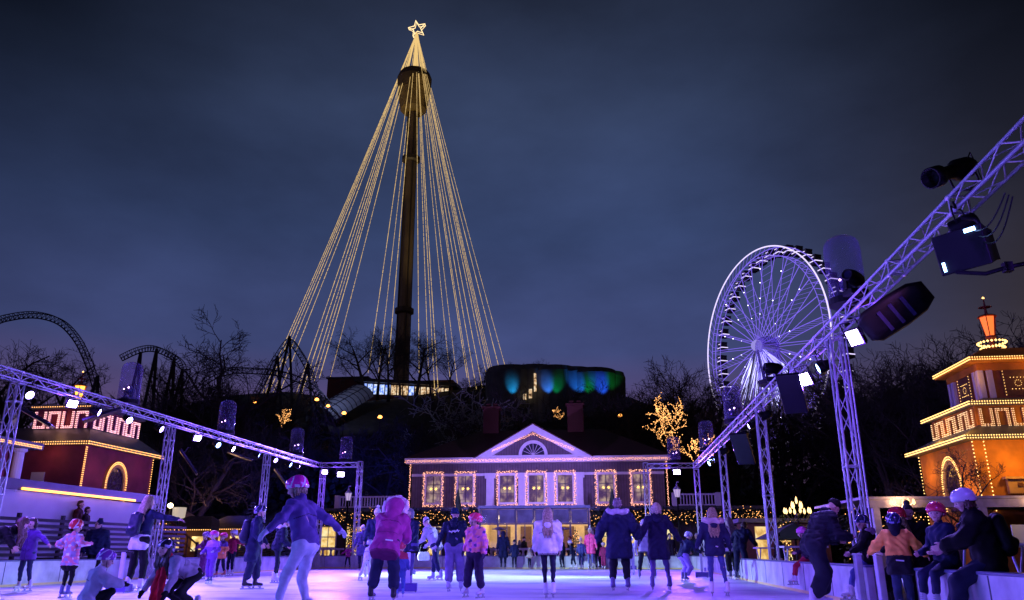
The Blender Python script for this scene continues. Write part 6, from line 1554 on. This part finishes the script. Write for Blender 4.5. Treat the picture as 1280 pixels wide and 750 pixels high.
    if scarf is not None:
        D = SDF()
        for k in range(12):
            a, a2 = 2*pi*k/12, 2*pi*(k+1)/12; D.cone(tor((.085*cos(a),.0+.085*sin(a),.575)), tor((.085*cos(a2),.085*sin(a2),.575)), .035*s, k=.02*s)
        if scarf[1]:
            for sx in (-.05,.06):
                a = tor((sx,.13+puff,.55)); D.cone(a, a+np.array((sx*.8*s,.03*s,-.30*s)), .045*s, .06*s, K); D.cone(a+np.array((sx*.8*s,.03*s,-.30*s)), a+np.array((sx*1.2*s,.03*s,-.62*s)), .06*s, .07*s, K)
        np_mesh('scarf', D.mesh(vs, folds(.008*s)), [cloth(scarf[0],.9)], root)
    # feet
    for (hp_, kn, an), fy, sg in zip(legs_, foot_yaw, (-1,1)):
        D = SDF(); yw = fy
        def fo(v): return an+rotz(np.array(v)*s, yw)
        low = -.05
        if boots:
            D.cone(fo((0,-.01,.13)), fo((0,-.015,.0)), .050*s, .048*s, K); D.cone(fo((0,-.02,-.01)), fo((0,.14,-.028)), .042*s, .033*s, K)
            zb = fo((0,0,low))[2]
            o = np_mesh('ice_skate', D.mesh(min(vs,.012), None, lambda X,Y,Z: (zb-Z)+0*X+0*Y), [mat('skate_%02x%02x%02x' % tuple(int(v*255) for v in skate), skate, .35, var=.05)], root)
            b = _MB(); x_ = rotz(np.array((1,0,0)), yw); y_ = rotz(np.array((0,1,0)), yw); Rm = Matrix(((x_[0],y_[0],0),(x_[1],y_[1],0),(0,0,1)))
            c0 = fo((0,.05,low)); b.box((c0[0],c0[1],c0[2]-sole*.78), (.006*s,.30*s,.024), Rm)
            for yy in (-.04,.11):
                c1 = fo((0,yy,low)); b.box((c1[0],c1[1],c1[2]-sole*.38), (.02*s,.05*s,sole*.74), Rm)
            b.box((c0[0],c0[1],c0[2]-.004), (.06*s,.24*s,.014), Rm); b.build('blade', M_blade, o)
            lc = _MB()
            for k in range(4): z_ = .03+.03*k; lc.tube(fo((-.028,.036+.012*(k < 1),z_)), fo((.028,.036+.012*(k < 1),z_)), .004*s, n=4)
            lc.build('laces', M_white if sum(skate) < .5 else M_black, o)
        else:
            D.cone(fo((0,-.01,.06)), fo((0,-.015,.0)), .046*s, .045*s, K); D.cone(fo((0,-.02,-.01)), fo((0,.14,-.025)), .042*s, .034*s, K); zb = fo((0,0,-.055))[2]
            np_mesh('boot', D.mesh(min(vs,.015), None, lambda X,Y,Z: (zb-Z)+0*X+0*Y), [cloth(skate,.5)], root)
    if pack is not None:
        col_, lbp, size = pack; D = SDF(); y0 = -.16-puff; w_ = .10*size
        for sx in (-1,1): D.cone(tor((sx*w_,y0-.03,.44)), tor((sx*w_,y0-.05,.14)), .075*s*size, .09*s*size, K)
        D.cone(tor((0,y0-.03,.46)), tor((0,y0-.05,.12)), .09*s*size, .10*s*size, K)
        D.cone(tor((-w_*.6,y0-.12,.18)), tor((w_*.6,y0-.12,.18)), .055*s*size, k=K)
        bo = np_mesh('backpack', D.mesh(vs, folds(.005*s)), [cloth(col_,.6)]); bo.location = root.location; bo.rotation_euler = root.rotation_euler; tag(bo, lbp, 'backpack')
        D = SDF()
        for sx in (-1,1):
            pts = [tor((sx*.09,y0+.02,.46)), tor((sx*.11,-.02,.60)), tor((sx*.12,.14+puff,.47)), tor((sx*.14,.08,.22)), tor((sx*.12,y0+.02,.14))]
            for k in range(4): D.cone(pts[k], pts[k+1], .017*s, k=.01*s)
        np_mesh('shoulder_strap', D.mesh(vs), [cloth((.02,.02,.03),.6)], bo)
    return root
def W(px, py, z=0.0):
    q = G(px, py, z); return (q.x, q.y, 0.0)
def hpx(px, pyf, pyh):
    """height of a figure whose feet are on the ice at (px,pyf) and whose head top shows at pyh"""
    q = G(px, pyf); return P(px, pyh, q.y).z
# ================================================================ the people
NAVY=(.02,.03,.10); BLK=(.012,.012,.018); JEAN=(.06,.09,.22); WHT=(.72,.70,.74); PUR=(.16,.06,.34); LAVG=(.36,.34,.44); MGT=(.62,.05,.30); RED=(.65,.03,.06); BLONDE=(.40,.29,.16); BRN=(.14,.07,.04); DKB=(.05,.03,.02); GRY=(.30,.28,.34); ORG=(.85,.30,.06); DBL=(.03,.05,.16)
H0 = ((-.14,.04,-.5),(.14,.04,-.5))
def stand(label, px, pyf, pyh, face, **k):
    q = G(px, pyf); k.setdefault('hands', H0); return person(label, (q.x,q.y,0), P(px,pyh,q.y).z, face, **k)
# left foreground
q = P(-20,690,14.3); person('long haired skater in dark jacket bending over at the left edge with hair hanging down', (q.x,14.3,0), 1.74, -80, lean=62, head=(0,25), hair=(BRN,'hang'), jacket=(BLK,), pants=BLK, hands=((-.35,-.2,-.3),(.25,.35,-.3)), skate=BLK)
stand('girl in purple zip jacket and jeans skating towards us with arms spread', 27, 740, 650, 172, child=.4, jacket=(PUR,), hem=.12, puff=.015, pants=JEAN, pw=.002, feet=((-.22,.0,0),(.14,.0,0)), hands=((-.46,.02,-.28),(.44,.02,-.24)), hair=(DKB,'bob'), skate=WHT, head=(0,8))
stand('small child in glossy red helmet and patterned pink and grey snow jacket seen from behind', 80, 748, 653, -8, child=.8, jacket=((.42,.30,.48),(.75,.22,.30),(.80,.76,.84)), stripes='patch', hem=.14, puff=.035, pants=BLK, pw=.002, skirt=BLK, feet=((-.10,0,0),(.09,0,0)), hands=((-.34,.12,-.22),(.22,.15,-.15)), hat=('helmet',RED,(.8,.7,.75)), gloves=(.6,.2,.3), skate=(.12,.12,.3))
q = P(122,700,21.2); person('man in blue beanie and puffy blue jacket standing behind the left barrier', (q.x-.1,21.2,GZ), 1.72, 200, jacket=(DBL,), quilt=.09, puff=.045, pants=BLK, hat=('beanie',(.04,.06,.2)), head=(-50,5), boots=False, hands=H0)
q = P(165,745,15.9); person('long blonde haired woman with small backpack pointing to the right beside the truss tower', (q.x,q.y,0), P(170,622,15.9).z, -15, lean=6, jacket=(DBL,WHT), stripes='low', hem=.10, puff=.012, pants=BLK, pw=.012, feet=((-.12,-.02,0),(.10,.08,0)), hands=((-.16,.2,-.42),(.50,.22,-.10)), hair=(BLONDE,'long'), skate=WHT, head=(-20,0), pack=((.05,.06,.14),'small dark backpack on the back of the long blonde haired woman',.8))
q = P(112,740,9.5); person('crouching child in purple helmet and pale grey hooded jacket at the bottom left', (q.x,q.y,0), 1.16, -60, child=.75, lean=14, drop=.62, feet=((-.14,-.05,0),(.14,.2,0)), jacket=((.46,.44,.52),), puff=.06, hem=.1, hood=((.46,.44,.52),False,None), pants=BLK, gloves=BLK, hands=((-.1,.42,-.22),(.1,.45,-.2)), hat=('helmet',(.26,.06,.40),(.75,.7,.8)), head=(0,12))
q = P(236,740,10.4); person('girl with black patterned helmet and red scarf bending low over the ice', (q.x+.02,q.y,0), 1.42, 150, child=.2, lean=64, drop=.34, feet=((-.16,-.05,0),(.16,0,0)), jacket=((.36,.33,.40),), puff=.02, pants=BLK, hands=((-.15,.18,-.46),(.12,.22,-.46)), hair=(DKB,'hang'), hat=('helmet',(.015,.015,.03),(.45,.42,.6)), scarf=((.70,.02,.05),True), head=(20,-30), skate=WHT, gloves=BLK)
# cluster of children by the left barrier
q = (0,0)
stand('child in plain purple snowsuit with one arm held out, leftmost of the child cluster', 252, 724, 667, 150, child=.8, jacket=((.28,.05,.26),), suit=True, pants=(.26,.05,.26), puff=.03, pw=.02, hands=((-.12,.1,-.4),(.48,.05,-.22)), hat=('helmet',(.35,.12,.5),(.6,.5,.7)), skate=BLK)
stand('child in purple snowsuit and magenta helmet facing us, front of the child cluster', 261, 730, 666, 170, child=.85, jacket=((.26,.10,.50),(.40,.16,.50)), stripes='yoke', suit=True, pants=(.24,.09,.48), puff=.035, pw=.025, feet=((-.14,.1,0),(.1,-.05,0)), hands=((-.1,.25,-.30),(.12,.25,-.35)), hat=('helmet',(.6,.04,.25),(.35,.1,.4)), gloves=(.5,.45,.6), skate=DBL)
stand('child with glowing orange vest and red helmet in the child cluster', 274, 722, 668, 160, child=.8, jacket=((.95,.30,.14),(.20,.10,.4)), stripes='yoke', hem=.1, puff=.03, pants=NAVY, feet=((-.25,-.05,0),(.15,.05,0)), hands=((-.12,.15,-.4),(.16,.2,-.35)), hat=('helmet',(.65,.05,.15),(.3,.05,.2)), skate=(.5,.1,.1))
stand('child with white helmet and dark red jacket reaching an arm to the right', 287, 720, 664, 165, child=.7, jacket=((.50,.02,.10),), puff=.02, pants=NAVY, feet=((-.1,0,0),(.14,0,0)), hands=((-.50,.1,-.2),(.12,.1,-.45)), hat=('helmet',(.78,.76,.8),), skate=WHT)
stand('man in long navy parka and dark helmet with a bulging backpack, seen from the side', 312, 737, 635, -75, lean=5, jacket=((.05,.06,.20),), hem=.30, puff=.03, pants=(.05,.06,.18), pw=.03, hands=((-.08,.18,-.46),(.10,.16,-.46)), hat=('helmet',(.03,.03,.08),(.35,.3,.5)), feet=((-.1,.1,0),(.1,-.1,0)), skate=BLK, pack=((.07,.07,.18),'bulging dark blue backpack on the man in the long navy parka',1.15), foot_yaw=(0,0))
stand('person in dark quilted jacket with pale fur collar and white skates looking down', 343, 729, 648, -60, lean=12, child=.15, jacket=((.03,.035,.12),), quilt=.1, puff=.035, pants=(.02,.03,.08), pw=.0, hands=((-.1,.2,-.42),(.1,.2,-.42)), hat=('helmet',(.06,.05,.14),(.3,.28,.45)), hood=((.03,.035,.12),False,(.60,.52,.55)), skate=WHT, head=(0,25), feet=((-.14,.05,0),(.14,-.05,0)), foot_yaw=(0,-.1))
q = P(372,745,9.1); person('near skater in hot pink helmet, purple shirt and pale jeans with both arms spread', (q.x+.05,q.y,0), 1.66, 74, lean=14, jacket=((.17,.10,.36),), puff=.012, hem=-.02, pants=(.62,.64,.74), pw=.004, feet=((-.14,.28,0),(.10,-.05,0)), hands=((-.46,.02,-.36),(.44,-.22,-.30)), hat=('helmet',(.92,.03,.42),(.88,.80,.88)), gloves=(.62,.58,.72), hair=(BLONDE,'bob'), head=(25,15), skate=WHT, drop=.04)
stand('tiny child in magenta jacket wobbling with arms out beside the far corner tower', 434, 711, 682, 185, child=.9, jacket=((.60,.05,.32),), puff=.03, pants=DBL, feet=((-.22,0,0),(.2,0,0)), hands=((-.46,.05,-.15),(.4,.05,-.3)), hat=('beanie',(.3,.1,.4)), skate=BLK)
stand('person in white beanie and violet coat skating behind the dark coated skater', 451, 713, 658, 20, lean=8, jacket=((.16,.12,.38),), hem=.3, puff=.02, pants=(.08,.06,.2), hat=('beanie',(.8,.78,.8)), feet=((-.06,.1,0),(.15,-.15,0)), skate=BLK)
stand('tall skater in white knitted hat and long dark blue coat left of the pink jacket', 468, 722, 638, 15, jacket=((.05,.06,.24),), hem=.32, puff=.025, pants=(.08,.08,.24), pw=.01, hat=('pompom',(.82,.80,.82)), hood=((.05,.06,.24),False,None), feet=((-.25,-.1,0),(.08,.1,0)), skate=WHT)
stand('small child in pale suit leaning beside the long dark blue coat', 457, 727, 676, -30, child=.8, lean=15, jacket=((.62,.60,.72),), suit=True, pants=(.60,.58,.70), puff=.03, pw=.02, hat=('helmet',(.5,.45,.6),), feet=((-.3,-.15,0),(.12,.1,0)), skate=WHT)
q = G(480,753); person('big hot magenta parka with furry hood seen from behind, bending over a small child', (q.x,q.y,0), 1.72, 2, lean=36, side=3, jacket=((.50,.045,.30),), hem=.18, puff=.055, pants=(.03,.04,.14), pw=.035, feet=((-.24,0,0),(.16,.0,0)), hands=((-.02,.34,-.34),(.0,.36,-.34)), hood=((.50,.045,.30),True,(.80,.62,.74)), skate=BLK, reflect=(.03,-.10,.13), head=(0,20))
q = G(488,750); person('little child in blue suit half hidden between the legs of the magenta parka', (q.x+.02,q.y+.55,0), .92, 5, child=1, jacket=((.08,.12,.42),(.55,.05,.12)), stripes='yoke', suit=True, pants=(.08,.14,.46), puff=.03, pw=.02, hat=('helmet',(.5,.05,.1),), hands=H0, skate=(.1,.2,.5), feet=((-.12,0,0),(.12,0,0)))
stand('grey haired person in dark vest pushing a skating aid right of the magenta parka', 512, 733, 638, 150, lean=6, jacket=((.03,.04,.16),), puff=.02, hem=.08, pants=(.14,.10,.34), hair=(GRY,'bob'), hands=((-.12,.3,-.38),(.14,.3,-.36)), gloves=(.6,.55,.7), skate=(.3,.2,.5), feet=((-.1,.1,0),(.1,0,0)))
stand('person in pale fleece and striped cap bending forward left of the navy hoodie', 544, 727, 645, 70, lean=28, jacket=((.50,.46,.60),), puff=.02, hem=.05, pants=(.04,.05,.2), hat=('stripe',(.6,.55,.7),(.12,.10,.3)), head=(0,20), hands=((-.05,.26,-.38),(.05,.2,-.42)), gloves=(.4,.4,.5), feet=((-.1,-.25,0),(.1,.15,0)), skate=(.3,.28,.5), pack=None)
stand('man in navy hoodie with white script across the back and loose violet trousers', 567, 740, 638, 5, jacket=((.015,.035,.12),), hem=-.02, puff=.022, pants=(.22,.17,.38), pw=.035, hat=('beanie',(.02,.07,.2)), hood=((.015,.035,.12),False,None), vneck=True, feet=((-.12,0,0),(.16,.04,0)), hands=((-.24,.06,-.46),(.15,.02,-.5)), gloves=(.5,.48,.6), skate=(.4,.38,.5), head=(-10,-10))
stand('child in pinkish red helmet and pink orange snowsuit with dark knees, looking left', 593, 748, 645, 150, child=.45, jacket=((.85,.28,.30),(.70,.20,.45),(.14,.07,.30)), stripes='patch', suit=True, pants=(.07,.04,.16), puff=.04, pw=.035, feet=((-.22,0,0),(.24,.0,0)), hands=((-.14,.05,-.48),(.2,-.05,-.42)), hat=('helmet',(.85,.06,.16),(.80,.2,.35)), head=(-65,0), skate=(.62,.6,.7), gloves=(.1,.06,.2))
# far pair in hoods and others by the far barrier
def far(label, px, pyf, pyh, face, Y=38.4, **k):
    q = P(px, pyf, Y); k.setdefault('hands', H0); return person(label, (q.x,Y,0), P(px,pyh,Y).z, face, **k)
far('hooded figure in dark blue coat standing at the far barrier, taller of the pair', 629, 712, 665, 10, jacket=((.03,.04,.2),), hem=.35, puff=.03, pants=NAVY, hood=((.04,.05,.22),True,None))
far('shorter companion in dark blue jacket beside the hooded figure at the far barrier', 643, 712, 676, 15, child=.5, jacket=((.05,.07,.28),), hem=.15, puff=.03, pants=NAVY, hat=('beanie',(.05,.05,.2)))
far('dark dressed skater behind the right arm of the white hooded skater', 703, 708, 672, 40, child=.2, jacket=(NAVY,), hem=.1, pants=NAVY, hat=('beanie',BLK), lean=12)
far('child in blue leaning left near the far barrier', 717, 706, 676, 90, child=.6, lean=18, jacket=(DBL,), pants=NAVY, hat=('helmet',(.5,.4,.7),), skate=WHT, feet=((-.15,-.2,0),(.1,.15,0)))
far('child with violet jacket and pale mittens left of the bright pink coat', 727, 712, 674, 175, child=.6, jacket=((.10,.10,.40),), pants=(.04,.06,.3), hat=('pompom',(.5,.4,.6)), gloves=(.7,.65,.8), skate=WHT)
far('girl in bright pink coat and white hat near the far barrier', 739, 711, 661, 160, jacket=((.95,.10,.34),), hem=.22, puff=.02, pants=(.18,.18,.5), pw=.0, hat=('pompom',(.85,.82,.88)), skate=WHT, child=.2)
far('toddler in crimson snowsuit and white skates beside the bright pink coat', 755, 711, 679, 165, child=1, jacket=((.42,.03,.16),), suit=True, pants=(.40,.03,.15), puff=.04, pw=.03, hat=('helmet',(.6,.5,.6),), skate=WHT)
far('dark blue parent figure just behind the crimson toddler', 748, 708, 667, 20, Y=38.9, jacket=(DBL,), hem=.2, pants=NAVY, hat=('beanie',BLK))
far('child in red and white standing by the far barrier beside the hooded pair', 662, 710, 686, 180, Y=38.9, child=.9, jacket=((.6,.08,.1),(.7,.68,.7)), stripes='bands', pants=NAVY, hat=('beanie',(.6,.5,.6)))
for i, (px, pt, Y, face, col, hc, lb) in enumerate(((470,672,41.2,200,BLK,(.3,.3,.5),'dark coated onlooker behind the far barrier left of the magenta parka'),(528,670,42.0,150,DBL,(.1,.1,.3),'onlooker in dark blue standing just left of the striped cap person'),(606,676,41.5,190,(.05,.02,.05),(.4,.1,.1),'onlooker with dark red hat behind the low balustrade, right of the red helmet child'),
        (655,676,45.2,60,BLK,(.02,.02,.03),'dark seated looking guest before the glass front behind the hooded pair'),(672,668,44.6,170,NAVY,(.2,.2,.3),'guest in navy before the glass front left of the white sweatshirt'),(713,668,44.8,120,BLK,(.3,.05,.05),'guest in black before the glass front between the heaters'),(765,672,42.0,160,DBL,(.5,.45,.6),'onlooker in dark blue left of the long dark parka'),(838,668,41.0,200,(.08,.05,.16),(.1,.1,.2),'onlooker in dusky coat under the right lantern post'),
        (872,668,40.8,150,NAVY,(.4,.3,.5),'onlooker in navy left of the far right truss tower'),(948,672,34,240,BLK,(.05,.05,.1),'dark figure behind the right barrier beside the bending man'),(974,668,25,100,BLK,(.03,.03,.05),'dark figure behind the right barrier near the third tower foot'))):
    q = P(px,690,Y); person(lb, (q.x,Y,GZ), P(px,pt,Y).z-GZ if Y < 43 else 1.65, face, boots=False, jacket=(col,), hem=.2, pants=BLK, hat=('beanie',hc), hands=H0)
q = G(686,748); person('woman in bright white hooded sweatshirt and dark leggings skating away in the centre', (q.x,q.y,0), P(684,637,q.y).z, 3, jacket=((.86,.84,.86),), hem=.03, puff=.035, pants=(.03,.03,.10), pw=-.012, hood=((.86,.84,.86),False,None), hair=((.50,.38,.24),'long'), feet=((-.06,0,0),(.10,-.16,0)), hands=((-.10,.02,-.50),(.06,.04,-.50)), skate=(.82,.80,.84), scarf=None)
stand('man in long dark blue parka with fur edged hood, left of the couple holding hands', 776, 739, 625, 0, jacket=((.035,.045,.17),), hem=.26, puff=.065, pants=(.015,.02,.05), pw=.02, hood=((.035,.045,.17),False,(.55,.48,.56)), hair=((.28,.22,.22),'short'), feet=((-.15,0,0),(.15,.05,0)), hands=((-.24,.05,-.42),(.22,.02,-.42)), gloves=(.12,.10,.3), skate=(.12,.10,.26))
stand('blonde woman in dark blue parka and violet trousers, right of the couple holding hands', 826, 738, 631, 2, jacket=((.05,.05,.20),), hem=.26, puff=.03, pants=(.22,.15,.50), pw=.0, hood=((.05,.05,.20),False,None), hair=((.66,.55,.44),'bob'), feet=((-.17,0,0),(.2,.0,0)), hands=((-.22,.02,-.42),(.30,.05,-.42)), gloves=(.08,.07,.2), skate=(.14,.12,.3))
stand('child in dark trousers half hidden behind the blonde woman of the couple', 808, 724, 652, 5, child=.4, jacket=((.40,.36,.50),), hem=.05, puff=.03, pants=(.02,.02,.06), feet=((-.22,0,0),(.3,0,0)), skate=(.15,.12,.3), hat=('beanie',(.5,.4,.6)))
stand('pale clad child glimpsed between the couple', 790, 719, 672, 5, child=.6, jacket=((.5,.46,.62),), pants=(.45,.4,.6), skate=WHT, hat=('helmet',(.5,.4,.6),))
stand('person with white helmet and light violet trousers crouching over a skating aid', 856, 727, 659, -50, lean=28, drop=.14, child=.2, jacket=((.05,.06,.24),), puff=.03, hem=.02, pants=(.34,.20,.66), pw=.03, hat=('helmet',(.82,.80,.84),(.3,.2,.5)), head=(0,5), hands=((-.1,.34,-.32),(.12,.34,-.32)), feet=((-.16,.08,0),(.16,-.10,0)), skate=(.15,.12,.3))
stand('blonde woman with fur collar, short navy jacket, jeans and white skates seen from behind', 898, 746, 637, 0, jacket=((.05,.055,.20),), hem=.07, puff=.022, pants=(.09,.11,.34), pw=-.005, hair=(BLONDE,'long'), hood=((.05,.055,.20),False,(.58,.46,.46)), feet=((-.12,0,0),(.20,-.05,0)), hands=((-.20,.05,-.48),(.14,.02,-.48)), gloves=(.02,.02,.05), skate=(.80,.78,.82), reflect=(.0,.05,.05))
stand('person with pale scarf and long light hair in black trousers behind the fur collared woman', 917, 724, 648, 25, jacket=((.50,.44,.55),), hem=.1, puff=.03, pants=BLK, pw=.03, hair=((.30,.22,.22),'long'), skate=(.08,.08,.14), feet=((-.1,0,0),(.2,.1,0)))
stand('man in dark navy clothes bending towards the right barrier', 928, 725, 648, -35, lean=34, jacket=((.02,.03,.12),), puff=.03, pants=(.025,.04,.13), pw=.02, hair=(DKB,'short'), head=(0,30), hands=((-.30,.2,-.32),(.1,.3,-.36)), feet=((-.18,0,0),(.2,0,0)), skate=(.05,.05,.12))
# seated and standing along the right barrier
def sit(label, Y, h, face, X=4.02, child=0, **k):
    s_ = (h-.07)/(1.50+.235*(1+.38*child)); k.setdefault('hands', ((-.02,.30,-.34),(.02,.30,-.34)))
    dz = .90-(BH+.03+.02-.0675)/s_+.0
    gap_ = (BH+.09*s_)/s_-.0675/s_
    return person(label, (X,Y,0), h, face, child=child, drop=.90-gap_, seat=True, feet=k.pop('feet', ((-.12,.42,max(0,.32*child)),(.12,.46,max(0,.30*child)))), **k)
sit('child in magenta helmet and red trousers sitting on the right barrier, furthest from us', 17.4, 1.22, 85, child=.7, jacket=((.10,.03,.12),), puff=.02, pants=(.65,.03,.08), hat=('helmet',(.90,.16,.60),), skate=(.80,.78,.84), head=(-30,15))
q = P(1018,700,12.9); person('man in black quilted jacket and cap bending down by the right barrier', (q.x+.0,q.y,0), 1.72, -80, lean=30, drop=.06, jacket=((.02,.022,.05),), quilt=.07, puff=.045, pants=(.022,.026,.06), pw=.05, hat=('cap',BLK), head=(0,45), hands=((.0,.24,-.34),(-.02,.28,-.30)), feet=((-.15,.12,0),(.16,-.15,0)), skate=(.66,.64,.72))
sit('child in dark patterned helmet, blue jeans and white skates sitting beside the bending man', 13.35, 1.36, 78, child=.3, jacket=(BLK,), puff=.03, pants=(.14,.18,.50), pw=.0, hat=('helmet',(.02,.03,.08),(.25,.25,.5)), skate=(.84,.82,.86), hood=(BLK,False,(.40,.30,.40)), head=(40,12), hands=((-.02,.34,-.36),(.02,.34,-.36)))
sit('person in bright red helmet and black coat behind the left gate post', 12.75, 1.52, 60, X=4.35, child=.2, jacket=(BLK,), puff=.03, pants=BLK, hat=('helmet',(.75,.03,.07),), hair=(BLONDE,'long'), head=(10,5), feet=((-.12,.35,0),(.12,.35,0)))
q = P(1111,690,12.4); person('woman with dark topknot in black standing behind the orange jacket', (4.55,12.9,GZ), 1.56, 160, jacket=(BLK,), puff=.02, pants=BLK, hair=((.02,.015,.02),'bun'), boots=False, hands=H0, head=(0,8))
q = P(1124,700,11.1); person('youngster in orange jacket with dark hood and dark helmet seen from behind at the gate', (q.x,q.y,0), 1.24, -20, child=.4, lean=8, jacket=((.90,.36,.07),(.02,.02,.03)), stripes='low', hem=.16, puff=.045, pants=JEAN, pw=.02, hood=((.015,.02,.05),True,None), hat=('helmet',(.02,.025,.08),(.2,.2,.45)), hands=((-.34,.18,-.32),(.30,.1,-.36)), skate=(.7,.68,.75), reflect=(-.05,.0,.14))
sit('laughing child in glossy red helmet leaning against the white helmet skater', 10.25, 1.38, 110, child=.55, X=3.98, jacket=((.03,.045,.17),), puff=.03, pants=(.05,.06,.2), hat=('helmet',(.80,.05,.12),), head=(35,0), skate=(.5,.5,.6), side=6)
sit('big skater in white helmet and black coat sitting on the barrier, turned to the child', 9.35, 1.60, 72, X=4.05, jacket=((.010,.010,.014),), hem=.1, puff=.05, pants=(.03,.04,.12), pw=.03, hat=('helmet',(.86,.84,.88),), hair=(BRN,'bob'), head=(10,16), lean=10, hands=((-.05,.38,-.30),(.0,.36,-.34)), skate=(.7,.7,.75), pack=((.012,.012,.02),'black rucksack on the big skater in white helmet',1.0))
sit('dark figure cut off by the right edge with one knee showing', 7.5, 1.45, 80, X=4.05, jacket=(BLK,), puff=.03, pants=(.03,.04,.14), pw=.03, hat=('beanie',BLK), lean=5)
# behind the near left slatted fence and on the ramp
q = P(96,655,24.0); person('dark blurred figure in reddish brown walking up the ramp, left of two', (q.x,24.0,.62), 1.70, -70, jacket=((.20,.04,.03),), hem=.2, pants=BLK, hair=(DKB,'short'), boots=False, hands=H0)
q = P(106,655,24.3); person('smaller dark figure walking up the ramp beside the reddish brown one', (q.x,24.3,.62), 1.52, -70, jacket=((.05,.02,.03),), hem=.2, pants=BLK, hair=(DKB,'short'), boots=False, hands=H0)
MBx = MB; m = MB(); m.bb((-16.8,22,GZ),(-16.05,28,.62)); tag(m.build('ramp_walkway', M_slat), 'dark timber walkway between the slatted fence and the pale ramp wall', 'walkway')
# ================================================================ skating aids and small things
def aid(px, pyf, label, rz=0, h=.78, fc=(.10,.05,.30), first=[None]):
    q = G(px, pyf)
    if first[0] is None:
        r = empty('skating_aid', (0,0,0)); MB().bb((-.20,-.16,.02),(.20,.16,.17)).build('base_box', mat('violet_plastic', (.10,.06,.32), .4, var=.05), r, bevel=.015)
        MB().bb((-.04,-.035,.172),(.04,.035,h)).build('post', mat('lilac_post', (.62,.56,.74), .4), r, bevel=.008); MB().tube((-.2,0,h),(.2,0,h),.022,n=10).build('handle', M_black, r)
        b = MB(); b.bb((-.19,-.15,0),(-.16,.15,.018)); b.bb((.16,-.15,0),(.19,.15,.018)); b.build('runner', M_blade, r); first[0] = r
    else: r = copy_tree(first[0])
    r.location = q; r.rotation_euler = (0,0,rz); tag(r, label, 'skating aid', 'skating aids on the ice'); return r
aid(509, 740, 'violet skating aid box right behind the magenta parka', .2)
aid(512, 718, 'skating aid with pale post between the magenta parka and the striped cap person', .1)
aid(878, 722, 'skating aid held by the crouching person with white helmet', -.2)
aid(888, 715, 'skating aid behind the fur collared woman', .3)
aid(148, 741, 'skating aid with pale post beside the pointing blonde woman', .1)
aid(790, 712, 'skating aid with pale post glimpsed between the couple', .1)
gate_post(3.62, 12.55, 'pale gate post on the left, beside the dangling white skates')
gate_post(3.66, 11.75, 'pale gate post on the right, against the orange jacket')
q = P(533,690,30); r = empty('shoulder_bag', (q.x-.1,q.y,.62), .4, 'pale bag carried at hip height left of the striped cap person', 'bag'); m = MB(); m.prism([(-.2,-.16),(.2,-.16),(.24,.0),(.17,.16),(-.17,.16),(-.24,.0)], -.09, .09); m.build('body', cloth((.36,.30,.52)), r, bevel=.03); MB().path([(-.17,0,.15),(-.1,0,.4),(.05,0,.5),(.17,0,.15)], .014, 5).build('strap', M_black, r)
q = G(703,706);
